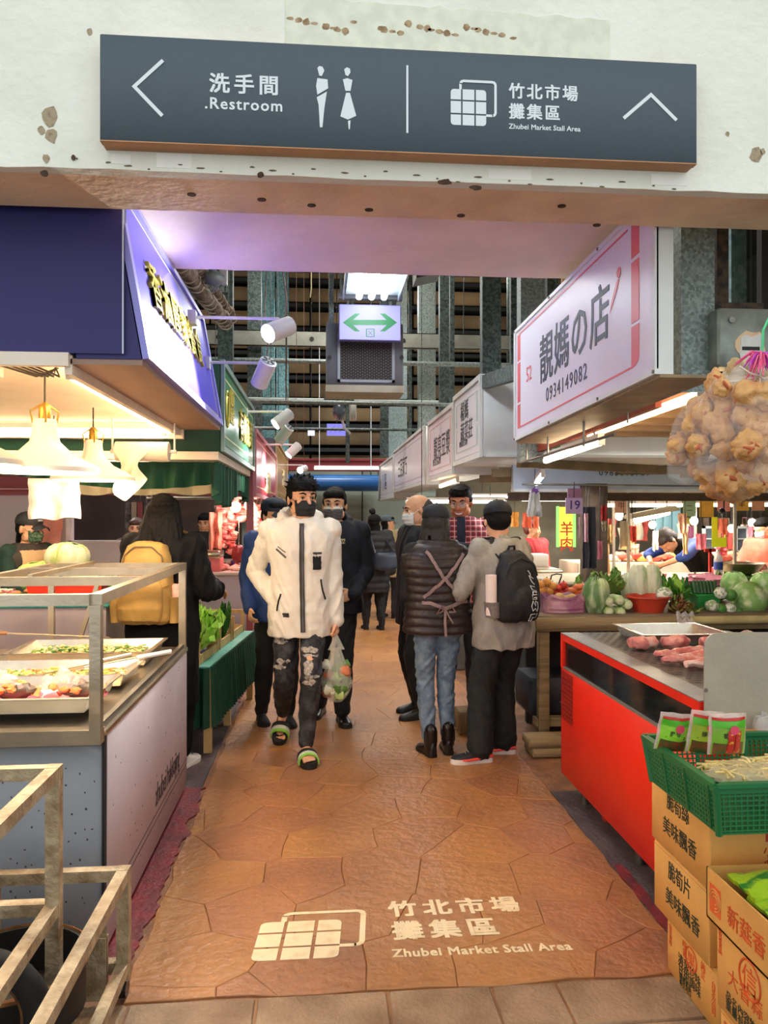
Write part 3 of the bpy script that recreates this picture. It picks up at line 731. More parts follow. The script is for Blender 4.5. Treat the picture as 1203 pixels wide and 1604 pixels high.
stuff_heap(-1.5, -.88, 3.38, 3.64, .826, [EGG, EGG2, EGG, SCAL2, CAR], 'yellow scrambled egg and vegetables in the middle tray', 'food', 420, .014, 1)
stuff_heap(-1.44, -.9, 3.89, 4.19, .835, [EGG2, SCAL, SCAL2, EGG2], 'pale greens and egg in the far deep tray', 'food', 480, .016, 2)
# pink plates with fried fish
PLATE = mat('#f0607f', .35, 0, .03, 5, name='pink_melamine')
FRY = mat('#c06a26', .6, 0, .3, 25, .6, 40, col2='#e9a860', ramp=(.3, .7)); FRYD = mat('#4b3a2a', .5, 0, .3, 30)
for i, (x, y_) in enumerate(((-1.165, 3.02), (-.925, 3.02))):
    lab2 = ('left', 'right')[i]
    o = thing('plate', 'oval pink plate, the %s one of two on the nearest tray' % lab2, 'plate', (x, y_, .842), 0, 'pink plates')
    G().lathe([(0, 0), (.065, 0), (.108, .012), (.116, .013), (.116, .016), (.104, .016), (.065, .004), (0, .004)], (x, y_, .843), 28).build('dish', PLATE, o); o.children[0].scale = (1, .9, 1)
    fsh = thing('fried_fish', 'fried fish with crisp batter on the %s pink plate' % lab2, 'food', (x, y_, .85), 0, 'fried fish')
    g = G()
    g.ell((x+.02, y_, .875), (.07, .035, .03), dist=.4, seed=i, n=16, k=10).build('fish_body', [FRYD], fsh)
    g = G(); rr_ = random.Random(i)
    for k in range(26): g.ell((x+rr_.uniform(-.08, .04), y_+rr_.uniform(-.04, .04), .868+rr_.uniform(0, .035)), (.018*rr_.uniform(.6, 1.3), .014, .012), n=7, k=5, dist=.6, seed=k)
    g.build('batter', FRY, fsh)
    G().sheet(lambda u, v: (x+.05+.06*v, y_+.03*(u-.5), .875+.04*(u-.5)*v), 6, 4, .004).build('tail', FRY, fsh)
    g = G(); g.sheet(lambda u, v: (x-.13+.17*u+.03*noise.noise(V(u*6, v*6, i)), y_-.03+.09*v, .89+.05*math.sin(u*PI)*math.sin(v*PI)+.045*noise.noise(V(u*5, v*5, i+4))), 16, 12, .0008)
    tag(g.build('plastic_film', film('#efe6dc', .28)), 'crumpled clear plastic lying over the %s fried fish' % lab2, 'plastic film')
def spatula(a, b, label, hm, head=.05):
    a, b = V(*a), V(*b); d = (b-a).normalized()
    o = thing('spatula', label, 'utensil', tuple(b))
    G().tube([a, a+d*.16], [.011, .010], 8).build('handle', hm, o)
    G().tube([a+d*.16, b], .004, 6).build('shaft', STEEL, o)
    s = d.cross(V(0, 0, 1)).normalized()
    G().poly([b-s*head*.4, b+s*head*.4, b+d*head*1.6+s*head*.55, b+d*head*1.6-s*head*.55], (0, 0, .003)).build('blade', STEEL, o)
WOODB = mat('#8a5a36', .5, 0, .1, 20)
spatula((-1.62, 3.72, 1.0), (-1.14, 4.0, .925), 'wooden handled spatula resting across the far deep tray', WOODB)
spatula((-.70, 3.72, .895), (-1.05, 3.55, .86), 'white handled steel turner in the yellow food', WHITEP)
spatula((-.86, 3.62, .90), (-1.2, 3.46, .85), 'second steel turner lying across the yellow food', STEEL)
# paper sheets lying behind
tag(G().sheet(lambda u, v: (-2.3+.75*u, 3.74+.1*v+.02*math.sin(u*6), .815+.05*math.sin(v*2+u*3)), 12, 4, .002).build('kraft_paper', mat('#e3cda6', .7, 0, .05, 8)), 'cream wrapping paper lying between the counter trays', 'paper')

# ---- shelf behind with baskets
t = thing('back_shelf', 'teal cloth covered shelf with lilac front behind the counter', 'shelf', (-2.2, 4.9, 0)); 
G().box(-3.6, -1.27, 4.72, 5.2, .03, .99).build('cabinet', LIL, t)
G().box(-3.62, -1.25, 4.70, 5.22, .99, 1.005, bev=.003).build('cloth_top', mat('#2f7f7a', .7, 0, .08, 10), t)
G().box(-3.58, -1.29, 4.74, 5.18, 0, .03).build('plinth', DARK, t)
WICK = mat('#c5854a', .7, 0, .15, 30)
def wicker(cx, cy, z, w, d, h, label):
    o = thing('wicker_basket', label, 'basket', (cx, cy, z), 0, 'wicker baskets on the teal shelf')
    n = 40
    def rp(t, s): a = 2*PI*t; c_, s_ = math.cos(a), math.sin(a); return cx+(w/2*s)*math.copysign(abs(c_)**.7, c_), cy+(d/2*s)*math.copysign(abs(s_)**.7, s_)
    g = G()
    for r in range(6):
        zz = z+.008+h*r/6; s = .86+.14*r/6; g.tube([(*rp(k/n, s+(.012 if (k+r) % 2 else -.012)), zz) for k in range(n+1)], h/13, 5)
    g.build('weave', WICK, o)
    G().tube([(*rp(k/n, 1.0), z+h) for k in range(n+1)], .011, 8).build('rim', WICK, o)
    G().box(cx-w*.4, cx+w*.4, cy-d*.4, cy+d*.4, z, z+.008).build('base', WICK, o)
    return o
wicker(-2.02, 4.86, 1.005, .37, .24, .055, 'wicker basket of sliced vegetables at the middle of the shelf')
wicker(-2.44, 4.86, 1.005, .36, .24, .055, 'wicker basket at the left edge of the shelf')
wicker(-1.70, 5.06, 1.005, .30, .2, .055, 'smaller wicker basket half hidden behind the red crate')
LEAFL = mat('#c8dd8a', .5, 0, .15, 20); LEAFW = mat('#e9ecd2', .5); ONI = mat('#d98aa0', .5, 0, .2, 20); BROWNV = mat('#7a3a34', .5)
stuff_heap(-2.17, -1.88, 4.78, 4.93, 1.05, [LEAFL, LEAFW, ONI, LEAFW, BROWNV], 'sliced cabbage and pink onion heaped in the middle wicker basket', 'food', 150, .022, 5)
stuff_heap(-2.58, -2.3, 4.78, 4.93, 1.05, [LEAFW, ONI, EGG2], 'pale sliced vegetables in the left edge wicker basket', 'food', 90, .022, 6)
stuff_heap(-1.8, -1.6, 5.0, 5.12, 1.05, [ONI, BROWNV, LEAFW], 'brownish slices in the small wicker basket', 'food', 70, .02, 7)
def open_crate(x0, x1, y0, y1, z0, h, m, name='crate', label='', cat='crate', tp=.02, group=None):
    g = G(); th = .006
    def wall(a0, a1, b0, b1):   # bottom pts a, top pts b
        g.hexa([a0, a1, a1+(b1-a1)*0+V(0, 0, 0), a0, b0, b1, b1, b0])
    o = thing(name, label, cat, ((x0+x1)/2, (y0+y1)/2, z0), 0, group)
    b = [V(x0+tp, y0+tp, z0), V(x1-tp, y0+tp, z0), V(x1-tp, y1-tp, z0), V(x0+tp, y1-tp, z0)]
    T = [V(x0, y0, z0+h), V(x1, y0, z0+h), V(x1, y1, z0+h), V(x0, y1, z0+h)]; c_ = V((x0+x1)/2, (y0+y1)/2, 0)
    def inn(p): q = (c_-p); q.z = 0; return p+q.normalized()*th*1.4
    for i in range(4):
        j = (i+1) % 4; G().hexa([b[i], b[j], inn(b[j]), inn(b[i]), T[i], T[j], inn(T[j]), inn(T[i])]).build('wall', m, o)
    G().hexa([*b, *[p+V(0, 0, .005) for p in b]]).build('floor_panel', m, o)
    g = G()
    for i in range(4):
        j = (i+1) % 4; g.beam(T[i]+V(0, 0, .004), T[j]+V(0, 0, .004), .02, .012)
    g.build('rim', m, o)
    return o
REDC = mat('#f03a22', .4, 0, .04, 6, name='red_plastic')
open_crate(-1.74, -1.30, 4.74, 4.92, 1.006, .12, REDC, label='bright red plastic tub on the teal shelf behind the counter post', cat='tub')
stuff_heap(-1.7, -1.34, 4.78, 4.88, 1.09, [SCAL, BROWNV, ONI, SCAL2], 'dark greens showing over the red plastic tub', 'food', 90, .02, 8)
# cabbages and greens farther back
CAB = mat('#b8d86a', .45, 0, .15, 8, .4, 30, col2='#e2ecb4', ramp=(.35, .7)); CABW = mat('#c3da88', .45, 0, .1, 14, .6, 22, col2='#e6eec6', ramp=(.4, .6), stretch=(1, 1, .4))
def cabbage(c, r, label, m=CAB, group='cabbages', seed=0, wrap=None):
    o = thing('cabbage', label, 'vegetable', (c[0], c[1], c[2]-r*.8), 0, group)
    G().ell(c, (r, r, r*.85), n=22, k=14, dist=.22, seed=seed).build('head', m, o)
    rr_ = random.Random(seed)
    for k in range(6):
        a = 2*PI*k/6+rr_.random(); el = rr_.uniform(.1, .8)
        def lf(u, v):
            aa = a+(u-.5)*1.5; ee = el-.9+1.7*v; rr2 = r*(1.05+.22*v*v+.09*math.sin(u*14)*v)
            return (c[0]+rr2*math.cos(aa)*math.cos(ee), c[1]+rr2*math.sin(aa)*math.cos(ee), c[2]+r*.85*math.sin(ee)*1.05)
        G().sheet(lf, 8, 6, .003).build('leaf', m, o)
    return o
cabbage((-1.70, 5.36, 1.24), .13, 'pale green cabbage wrapped in plastic on top of the pile', CABW, seed=2)
cabbage((-1.88, 5.34, 1.12), .12, 'bright green cabbage on the left of the pile', CAB, seed=3)
cabbage((-1.57, 5.36, 1.11), .10, 'bright green cabbage on the right of the pile', CAB, seed=4)
t = tag(G().box(-3.2, -1.3, 5.23, 5.50, .3, 1.01, bev=.01).build('prep_table', STEELD), 'steel preparation table behind the teal shelf', 'table')
for xx in (-3.1, -1.4): G().box(xx, xx+.05, 5.3, 5.35, 0, .3).build('leg', STEELD, t)
def leafy(c, r, n, m, label=None, cat='vegetable', seed=0, name='leafy_greens', parent=None, h=1.2, spread=1.0, group=None, curl=.3, ruf=.10):
    """bunch of upward fanning leaves"""
    rr_ = random.Random(seed); o = parent or thing(name, label, cat, c, 0, group)
    gs = G()
    for k in range(n):
        a = rr_.uniform(0, 2*PI); tilt = spread*rr_.uniform(.1, 1.0); L_ = r*h*rr_.uniform(.7, 1.15); w = r*rr_.uniform(.35, .6); ph = rr_.random()*9
        d = V(math.cos(a)*math.sin(tilt), math.sin(a)*math.sin(tilt), math.cos(tilt)); s = d.cross(V(0, 0, 1)); s = s.normalized() if s.length > .05 else V(1, 0, 0); nn = s.cross(d)
        def lf(u, v): q = w*math.sin(PI*min(1, .12+v*.88))*(u-.5)*1.6; return V(*c)+d*L_*v+s*q+nn*(curl*r*v*v+ruf*r*math.sin(u*9+v*11+ph)*v)
        g = G().sheet(lf, 5, 6, .0015); g.build('leaf', m[k % len(m)] if isinstance(m, (list, tuple)) else m, o)
    return o
LET = mat('#8ccf2e', .45, 0, .15, 15, .3, 40, col2='#b6e35c', ramp=(.3, .7)); LETD = mat('#3f7d2c', .5, 0, .2, 15, .3, 40); PARS = mat('#2f6b28', .5, 0, .2, 20)
leafy((-1.46, 5.37, 1.01), .13, 9, [LETD, LET], 'dark green leaf bunch beside the cabbages', seed=3, spread=1.2)
leafy((-1.36, 5.37, 1.01), .10, 8, [LETD], 'small dark green bunch left of the yellow backpack', seed=4, spread=1.2)

# ---- green stall with the pleated skirt
t = thing('display_table', 'green skirted vegetable table beside the long black coat', 'table', (-.85, 5.7, 0))
A0, A1 = V(-.705, 5.03, 0), V(-.555, 6.55, 0); back_ = V(-.72, .07, 0)
TEAL = mat('#5fa793', .5, 0, .08, 10, name='teal_oilcloth'); GREENF = mat('#0b4630', .75, 0, .15, 6, .2, 40, name='green_satin')
top = [A0, A1, A1+back_, A0+back_]
G().hexa([p+V(0, 0, .535) for p in top]+[p+V(0, 0, .56) for p in top]).build('tabletop', TEAL, t)
def skirt(P0, P1, z0, z1, n, nm, amp=.026, m=None):
    d = (P1-P0); L_ = d.length; e = d/L_; nn_ = V(e.y, -e.x, 0)
    def f(u, v): s = u*L_; return P0+e*s+nn_*(.006+amp*(.35+.65*v)*(math.sin(s*2*PI/.075+2*noise.noise(V(s*3, 0, 1)))+.3))+V(0, 0, z1-(z1-z0)*v+.012*noise.noise(V(s*4, 2, 0))*v)
    return G().sheet(f, n, 8, .003).build(nm, m or GREENF, t)
skirt(A0, A1, .17, .553, 180, 'skirt'); skirt(A0+back_, A0, .17, .553, 90, 'skirt')
g = G()
for k in range(88): p = A0.lerp(A1, (k+.5)/88); g.tube([p+V(.012, 0, .546), p+V(.012, 0, .562)], .006, 5)
g.build('ruffle_hem', GREENF, t)
for p in top: q = p+(V(-.36, 5.74, 0)+V(-.6, 0, 0)-p)*.06; G().box(q.x-.025, q.x+.025, q.y-.025, q.y+.025, 0, .535).build('leg', WOODC, t)
p = A0.lerp(A1, .45); G().box(p.x-.06, p.x-.01, p.y-.025, p.y+.025, 0, .535).build('leg', WOODC, t)
def woodcrate(u0, u1, w, h, label, z=.561, in_=.085):
    d = (A1-A0); e = d.normalized(); nb = back_.normalized()
    P = [A0+d*u0+nb*in_, A0+d*u1+nb*in_, A0+d*u1+nb*(in_+w), A0+d*u0+nb*(in_+w)]
    o = thing('wooden_crate', label, 'crate', tuple((P[0]+P[2])/2+V(0, 0, z)), 0, 'wooden frame crates on the green table')
    for i in range(4):
        G().beam(P[i]+V(0, 0, z), P[i]+V(0, 0, z+h), .028).build('corner_post', WOODC, o)
        j = (i+1) % 4
        G().beam(P[i]+V(0, 0, z+.03), P[j]+V(0, 0, z+.03), .014, .055).build('rail', WOODC, o)
        if i in (0, 2) and h > .14: continue
    for i in (1, 3):
        j = (i+1) % 4; G().beam(P[i]+V(0, 0, z+h-.012), P[j]+V(0, 0, z+h-.012), .02, .03).build('handle_rail', WOODC, o)
    G().hexa([p+V(0, 0, z) for p in P]+[p+V(0, 0, z+.006) for p in P]).build('base', WOODC, o)
    return P
woodcrate(.02, .36, .42, .15, 'wooden crate nearest on the green skirted table')
woodcrate(.42, .66, .42, .18, 'wooden crate with celery in the middle of the green table')
woodcrate(.72, .98, .42, .18, 'wooden crate at the far end of the green table under the blue sleeve')
leafy((-.90, 5.30, .60), .19, 44, [LET], 'bright green lettuce bunch in the near wooden crate', seed=11, spread=1.4, h=1.15, ruf=.26, curl=.6)
leafy((-.83, 5.50, .62), .19, 40, [LET], 'bright green lettuce bunch behind the first one', seed=12, spread=1.35, h=1.15, ruf=.26, curl=.6)
leafy((-.88, 5.42, .72), .17, 30, [LET], 'curly lettuce on top of the two green bunches', seed=15, spread=1.45, h=1.0, ruf=.26, curl=.6)
leafy((-.74, 5.95, .60), .10, 14, [PARS, LETD], 'dark green celery bunch standing upright in the middle crate', seed=13, spread=.45, h=2.6)
for k, (u, c_) in enumerate(((.08, '#e7e3ee'), (.13, '#cfc3e6'), (.17, '#5a4fa0'), (.21, '#efeaf2'), (.25, '#b7aed0'))):
    p = A0.lerp(A1, u)+V(-.16-.03*(k % 2), 0, .60)
    o = G().obox(p, (.17, .05, .05), Matrix.Rotation(.4+.2*k, 3, 'Z'), bev=.018).build('wrapped_pack', mat(c_, .3, 0, .15, 25)); tag(o, 'plastic wrapped pack of %s in the near wooden crate' % ('pale roots', 'lilac roots', 'purple aubergine', 'white mushrooms', 'greyish roots')[k], 'food', 'wrapped packs')

# ---- green hood, red hood and farther signs
def side_sign(x, y0, y1, z0, z1, face, frame, depth, label, xin, name='stall_hood', txt=None, line=None, txtm=None):
    o = thing(name, label, 'stall hood', (xin, (y0+y1)/2, z0))
    s = 1 if x < 0 else -1
    G().box(x, xin, y0, y1, z0, z1, bev=.01).build('box', frame, o)
    f = .05
    G().box(x, x+s*.012, y0+f, y1-f, z0+f, z1-f).build('sign_face', face, o)
    g = G()
    for a in ((y0, y1, z0, z0+f-.012), (y0, y1, z1-f+.012, z1), (y0, y0+f-.012, z0+f-.012, z1-f+.012), (y1-f+.012, y1, z0+f-.012, z1-f+.012)): g.box(x, x+s*.022, *a)
    g.build('sign_frame', depth, o)
    if line:
        g = G(); q = .10
        for a in ((y0+q, y1-q, z0+q, z0+q+.008), (y0+q, y1-q, z1-q-.008, z1-q), (y0+q, y0+q+.008, z0+q, z1-q), (y1-q-.008, y1-q, z0+q, z1-q)): g.box(x+s*.012, x+s*.014, *a)
        g.build('border_line', line, o)
    return o
GRN = mat('#1d4a3b', .5, 0, .05, 3); GRNF = mat('#2d7c55', .3, 0, .05, 2); GTRIM = mat('#7d9a98', .4, .2, .05, 8)
GOLD = mat('#d9c45a', .35, .3, .05, 9); CREAML = mat('#e6dcae', .5)
o = side_sign(-.605, 4.80, 7.05, 1.93, 2.50, GRNF, GRN, GTRIM, 'dark green stall hood with gold lettering beyond the indigo one', -3.6, line=CREAML)
letter(o, GOLD, '有機蔬果', (-.590, 5.72, 2.12), (0, 1, 0), (0, 0, 1), .25, bold=.015, spacing=1.1, th=.012); letter(o, GOLD, '健康\n新鮮', (-.590, 5.15, 2.28), (0, 1, 0), (0, 0, 1), .12, th=.006)
g = G(); 
for r_ in (.09, .06): g.tube([(-.588, 5.02+r_*math.cos(a*PI/10), 2.22+r_*1.3*math.sin(a*PI/10)) for a in range(21)], .005, 5)
g.build('round_emblem', GOLD, o)
g = G()
for a in ((-3.4, -.95, 2.0, 2.012), (-3.4, -.95, 2.14, 2.152), (-.962, -.95, 2.0, 2.152)): g.box(a[0], a[1], 4.79, 4.80, a[2], a[3])
g.build('border_line', CREAML, o)
G().box(-3.6, -.62, 4.81, 7.0, 1.88, 1.935).build('inner_ceiling', CEILW, o)
# swagged valances under the green hood
t = thing('valance', 'bunched dark green satin valance under the green hood', 'curtain', (-.66, 5.9, 1.93))
def val(u, v): s = u*2.1; return V(-.655+.028*math.sin(s*2*PI/.16+1.3*math.sin(s*7)), 4.87+s, 1.872-(.17+.07*math.sin(s*3.1)+.05*abs(math.sin(s*7)))*v)
G().sheet(val, 150, 6, .004).build('swag', GREENF, t)
def val2(u, v): s = u*1.9; return V(-.68-s, 4.92+.03*math.sin(s*2*PI/.14+math.sin(s*5))*(.3+v), 1.872-(.10+.07*math.sin(s*2.3+.6))*v)
G().sheet(val2, 120, 6, .004).build('swag', GREENF, t)
tag(G().sheet(lambda u, v: V(-.72-1.2*u, 6.2+.035*math.sin(u*30+math.sin(u*9)), 1.87-.17*v+.01*math.sin(u*20)), 110, 4, .004).build('curtain', mat('#cdbf97', .8, 0, .08, 9)), 'cream gathered curtain behind the green valance', 'curtain')
PNK = mat('#a5575f', .45, 0, .04, 3, name='dusty_red_board'); PNKF = mat('#bd3a4c', .3, 0, .05, 2)
o = side_sign(-.60, 7.15, 10.5, 1.70, 2.34, PNKF, PNK, mat('#c7848c', .4), 'dusty red stall hood with pale characters, third on the left', -1.0, line=CREAML)
g = G(); write(g, '鮮肉舖', (-.585, 8.4, 1.8), (0, 1, 0), (0, 0, 1), .26, bold=.02, spacing=1.2, th=.01); g.build('lettering', CREAML, o)
for y_ in (7.3, 10.3): G().box(-.9, -.86, y_, y_+.04, 2.34, 6.9).build('hanging_rod', GALVD, o)
o = side_sign(-.60, 10.6, 14.4, 1.75, 2.58, mat('#c99a52', .3, 0, .05, 2), mat('#5d5560', .5), mat('#c9b28e', .4), 'amber sign box with bright glare, farthest on the left', -1.0, line=CREAML)
g = G(); write(g, '海鮮', (-.585, 12.3, 2.0), (0, 1, 0), (0, 0, 1), .3, bold=.02, spacing=1.2, th=.01); g.build('lettering', CREAML, o)
for y_ in (10.8, 14.1): G().box(-.9, -.86, y_, y_+.04, 2.58, 6.9).build('hanging_rod', GALVD, o)
# pink valance board across the back of the left stalls with posts
t = thing('fascia_board', 'dusty red fascia board with white outlined panels behind the left stalls', 'fascia', (-2.2, 7.2, 1.72))
G().box(-4.6, -.6, 7.16, 7.22, 1.745, 1.93, bev=.004).build('board', PNK, t)
G().box(-4.6, -.6, 7.14, 7.24, 1.715, 1.745).build('lower_rail', PNK, t)
for k in range(3):
    x0 = -3.35+k*.93; g = G()
    for a in ((x0, x0+.85, 1.765, 1.772), (x0, x0+.85, 1.905, 1.912), (x0, x0+.007, 1.765, 1.912), (x0+.843, x0+.85, 1.765, 1.912)): g.box(a[0], a[1], 7.156, 7.16, a[2], a[3])
    g.build('outline', mat('#eadfdc', .5), t)
t = tag(G().box(-.66, -.60, 7.05, 7.14, 0, 2.5).build('frame_post', PNK), 'dusty red upright post between the green and red signs', 'post')
# pale rear wall with a mirror-like opening
WL2 = mat('#d8ccd2', .6, 0, .03, 3, name='lilac_wall')
w = struct(G().box(-4.6, -2.27, 7.3, 7.36, 0, 1.74).box(-2.27, -1.68, 7.3, 7.36, 0, 1.30).build('wall_left', WL2)); w['label'] = 'lilac partition wall behind the left stalls'
G().box(-2.32, -2.27, 7.28, 7.30, 1.28, 1.74).build('opening_trim', mat('#e6dfe6', .5), w)
G().box(-2.30, -1.66, 7.28, 7.30, 1.28, 1.30).build('opening_trim', mat('#e6dfe6', .5), w)
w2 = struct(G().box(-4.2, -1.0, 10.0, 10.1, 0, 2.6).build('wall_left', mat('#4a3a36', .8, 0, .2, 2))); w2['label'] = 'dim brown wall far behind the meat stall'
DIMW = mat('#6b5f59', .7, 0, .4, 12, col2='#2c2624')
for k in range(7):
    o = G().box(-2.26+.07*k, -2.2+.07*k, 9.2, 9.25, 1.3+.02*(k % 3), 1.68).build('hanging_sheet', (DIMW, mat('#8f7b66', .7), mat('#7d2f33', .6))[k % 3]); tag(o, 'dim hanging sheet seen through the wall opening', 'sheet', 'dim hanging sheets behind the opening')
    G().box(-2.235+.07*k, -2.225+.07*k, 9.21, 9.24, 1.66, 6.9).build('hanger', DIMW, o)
# tap
t = tag(G().tube([(-2.25, 7.28, 1.18), (-2.16, 7.2, 1.18), (-2.13, 7.18, 1.13)], .012, 8).build('water_tap', STEEL), 'small steel tap on the lilac wall', 'tap')
G().ell((-2.2, 7.24, 1.20), (.025, .01, .01)).build('handle', STEEL, t)
# ---- butcher stall
LAM = mat('#ffb08c', .4, 0, 0, emit=6)
t = thing('meat_counter', 'lilac fronted meat counter with pale top beyond the green table', 'counter', (-.95, 7.5, 0))
G().box(-1.65, -.60, 7.4, 9.6, .10, .96, bev=.005).build('cabinet', mat('#b3a8b0', .55, 0, .04, 3), t)
G().box(-1.67, -.58, 7.38, 9.62, .96, .99, bev=.004).build('counter_top', mat('#e8d6cb', .3, 0, .05, 5), t)
G().box(-1.63, -.59, 7.42, 9.58, 0, .10).build('kickboard', DARK, t)
for i, (px, py) in enumerate(((369, 790), (391, 788))):
    p = aty(px, py, 7.7); o = thing('heat_lamp', ('left', 'right')[i]+' one of the two glowing pink globe lamps over the meat', 'lamp', tuple(p), 0, 'pink globe lamps')
    G().ell(p, .055, n=18, k=12).build('globe', LAM, o); G().lathe([(.02, .05), (.03, .06), (.03, .1), (.0, .1)], tuple(p), 12).build('socket', mat('#d9a9a0', .5), o)
    G().tube([p+V(0, 0, .09), V(p.x, p.y, 2.34)], .005, 5).build('cord', DARK, o)
    light('globe_light', 'POINT', tuple(p+V(0, -.12, -.1)), 4, (1, .66, .55), .06)
t = tag(G().tube([(-1.7, 7.75, 1.70), (-.62, 7.75, 1.70)], .012, 8).build('meat_rail', STEEL), 'steel hanging rail over the meat counter', 'rail')
for xx in (-1.65, -.65): G().tube([(xx, 7.75, 1.7), (xx, 7.75, 2.34)], .008, 6).build('hanger', STEEL, t)
MEAT = mat('#c2504a', .35, 0, .2, 14, .4, 30, col2='#eeb4a4', ramp=(.45, .62), name='raw_meat'); MEATD = mat('#7c2327', .35, 0, .2, 12, .3, 30); FAT = mat('#efc9ba', .4, 0, .1, 12)
for i, (px, h, r_, mm) in enumerate(((342, .34, .045, MEAT), (350, .42, .05, MEAT), (362, .48, .055, MEAT), (378, .16, .07, MEAT), (402, .30, .05, FAT), (408, .26, .04, MEAT))):
    p = aty(px, 790, 7.72); x = p.x
    o = thing('hanging_meat', ('short pink strip of meat hanging left of the globe lamps', 'long knobbly strip of ribs hanging left of the globe lamps', 'longest cut of meat hanging directly below the left globe lamp', 'broad short cut of meat hanging under the right globe lamp', 'pale fatty cut hanging beside the white jacket shoulder', 'pink cut hanging behind the white hood')[i], 'meat', (x, 7.75, 1.65-h), 0, 'meat hanging on hooks')
    G().tube([(x, 7.75, 1.715), (x+.012, 7.75, 1.70), (x, 7.75, 1.66), (x-.012, 7.75, 1.645), (x, 7.75, 1.63)], .004, 6).build('hook', STEEL, o)
    g = G(); n = int(h/.05)+2
    for k in range(n): g.ell((x+.016*math.sin(k*2+i), 7.75, 1.63-h*(k+.5)/n), (r_*(1+.2*math.sin(k*1.7+i)), r_*.8, h/n*.75), dist=.5, seed=k+i, n=10, k=7)
    g.build('cut', mm, o)
o = thing('hanging_meat', 'dark heart shaped organ hanging lowest over the counter', 'meat', (-1.0, 7.7, 1.1), 0, 'meat hanging on hooks')
p = aty(374, 864, 7.7); G().ell(p, (.07, .05, .09), dist=.3, n=14).build('organ', MEATD, o); G().tube([p+V(0, 0, .08), V(p.x, 7.75, 1.71)], .003, 5).build('hook', STEEL, o)
for i in range(9):
    p = aty(345+i*6, 893-(i % 3)*7, 7.6+.1*(i % 4)); p.z = .995
    o = G().ell((p.x, p.y, 1.02), (.07, .05, .03), dist=.5, seed=i, n=12, k=8, R=Matrix.Rotation(i, 3, 'Z')).build('meat_cut', (MEAT, FAT, MEATD)[i % 3]); tag(o, 'small cut of raw meat on the far left counter', 'meat', 'cuts on the far meat counter')
o = thing('scale_box', 'salmon pink box with a steel tray on top on the far meat counter', 'scale', (-1.35, 7.6, .99))
p = aty(325, 880, 7.6); G().box(p.x-.12, p.x+.14, 7.48, 7.75, .99, 1.12, bev=.01).build('box', mat('#e0787a', .5), o); G().box(p.x-.14, p.x+.14, 7.46, 7.77, 1.12, 1.19, bev=.012).build('steel_tray', STEEL, o)
cloth('plastic_bags', 'salmon pink plastic bags hanging over the far meat counter', 'bags', aty(338, 830, 7.72).x, 7.70, 1.56, .13, .36, PINKP, 9, amp=.03)
for i in range(5):
    p = aty(352+i*4, 868+((i*5) % 9), 7.75); o = G().ell((p.x, 7.8, 1.03+.02*(i % 2)), (.03, .03, .035), n=8, k=6).build('jar', mat(('#d7402f', '#efe6d8', '#e7b03a', '#6f4fa0', '#d7402f')[i], .4)); tag(o, 'tiny coloured container among the things on the far meat counter', 'container', 'containers on the far meat counter')
    o.location.z -= .0
# ================================================================ RIGHT STALLS
SIGNW = mat('#e9e4ee', .35, 0, .02, 2, name='white_sign_face'); SFRAME = mat('#dfe3e2', .4, .1, .03, 6, name='white_sign_frame')
CORAL = mat('#e2696c', .4, 0, .03, 4, name='coral_print'); GRAYT = mat('#3c414c', .5, name='grey_print')
BRNS = mat('#8f7a5c', .55, .2, .2, 6, .1, 30, name='brownish_metal')
t = thing('shop_sign', 'large white shop sign box with grey characters and a coral border, nearest on the right', 'sign', (1.3, 3.6, 2.03))
X0, ya, yb = 1.20, 2.64, 4.63; zn, zf, ztn, ztf = 2.045, 1.99, 2.70, 2.665
def rs(y, v, off=0): f = (y-ya)/(yb-ya); return V(X0-off, y, (zn+(zf-zn)*f)*(1-v)+(ztn+(ztf-ztn)*f)*v)
def rbox(g, y0, y1, v0, v1, o0, o1): g.hexa([rs(y0, v0, o0), rs(y1, v0, o0), rs(y1, v1, o0), rs(y0, v1, o0), rs(y0, v0, o1), rs(y1, v0, o1), rs(y1, v1, o1), rs(y0, v1, o1)])
g = G(); rbox(g, ya, yb, 0, 1, -.055, 0); g.build('box', SFRAME, t)
g = G(); rbox(g, ya, yb, .03, .97, 0, .006); g.build('sign_face', SIGNW, t)
for a in ((ya, yb, 0, .03), (ya, yb, .97, 1), (ya, ya+.035, .03, .97), (yb-.03, yb, .03, .97)):
    g = G(); rbox(g, a[0], a[1], a[2], a[3], 0, .014); g.build('edge_trim', SFRAME, t)
g = G()
for yy in (ya+.01, 3.2, 3.9, yb-.02): 
    for v in (.015, .985): g.tube([rs(yy, v, .013), rs(yy, v, .019)], .007, 8)
g.build('screw', STEELD, t)
g = G()   # coral border: broken thick strokes
for a in ((2.79, 2.86, .74, .97), (2.79, 2.86, .36, .715), (2.79, 2.86, .155, .34), (4.50, 4.56, .70, .93), (4.50, 4.56, .33, .68), (4.50, 4.56, .10, .31)): rbox(g, *a, .006, .008)
rbox(g, 2.86, 4.5, .10, .112, .006, .008); rbox(g, 2.9, 4.52, .925, .937, .006, .008)
for k in range(5):
    a0, a1 = k*PI/10, (k+1)*PI/10; f = lambda a, r: rs(2.86-.07*math.cos(a)*r, .155-.055*math.sin(a)*r)
    g.poly([f(a0, 1)+V(-.006, 0, 0), f(a1, 1)+V(-.006, 0, 0), rs(2.86, .155, .006)], (-.002, 0, 0))
g.build('coral_border', CORAL, t)
sdir = (rs(ya, 0)-rs(yb, 0))
def rtext(s, y, v, size, m=GRAYT, **k): return letter(t, m, s, rs(y, v, .0065), sdir, V(0, 0, 1), size, th=.0015, **k)
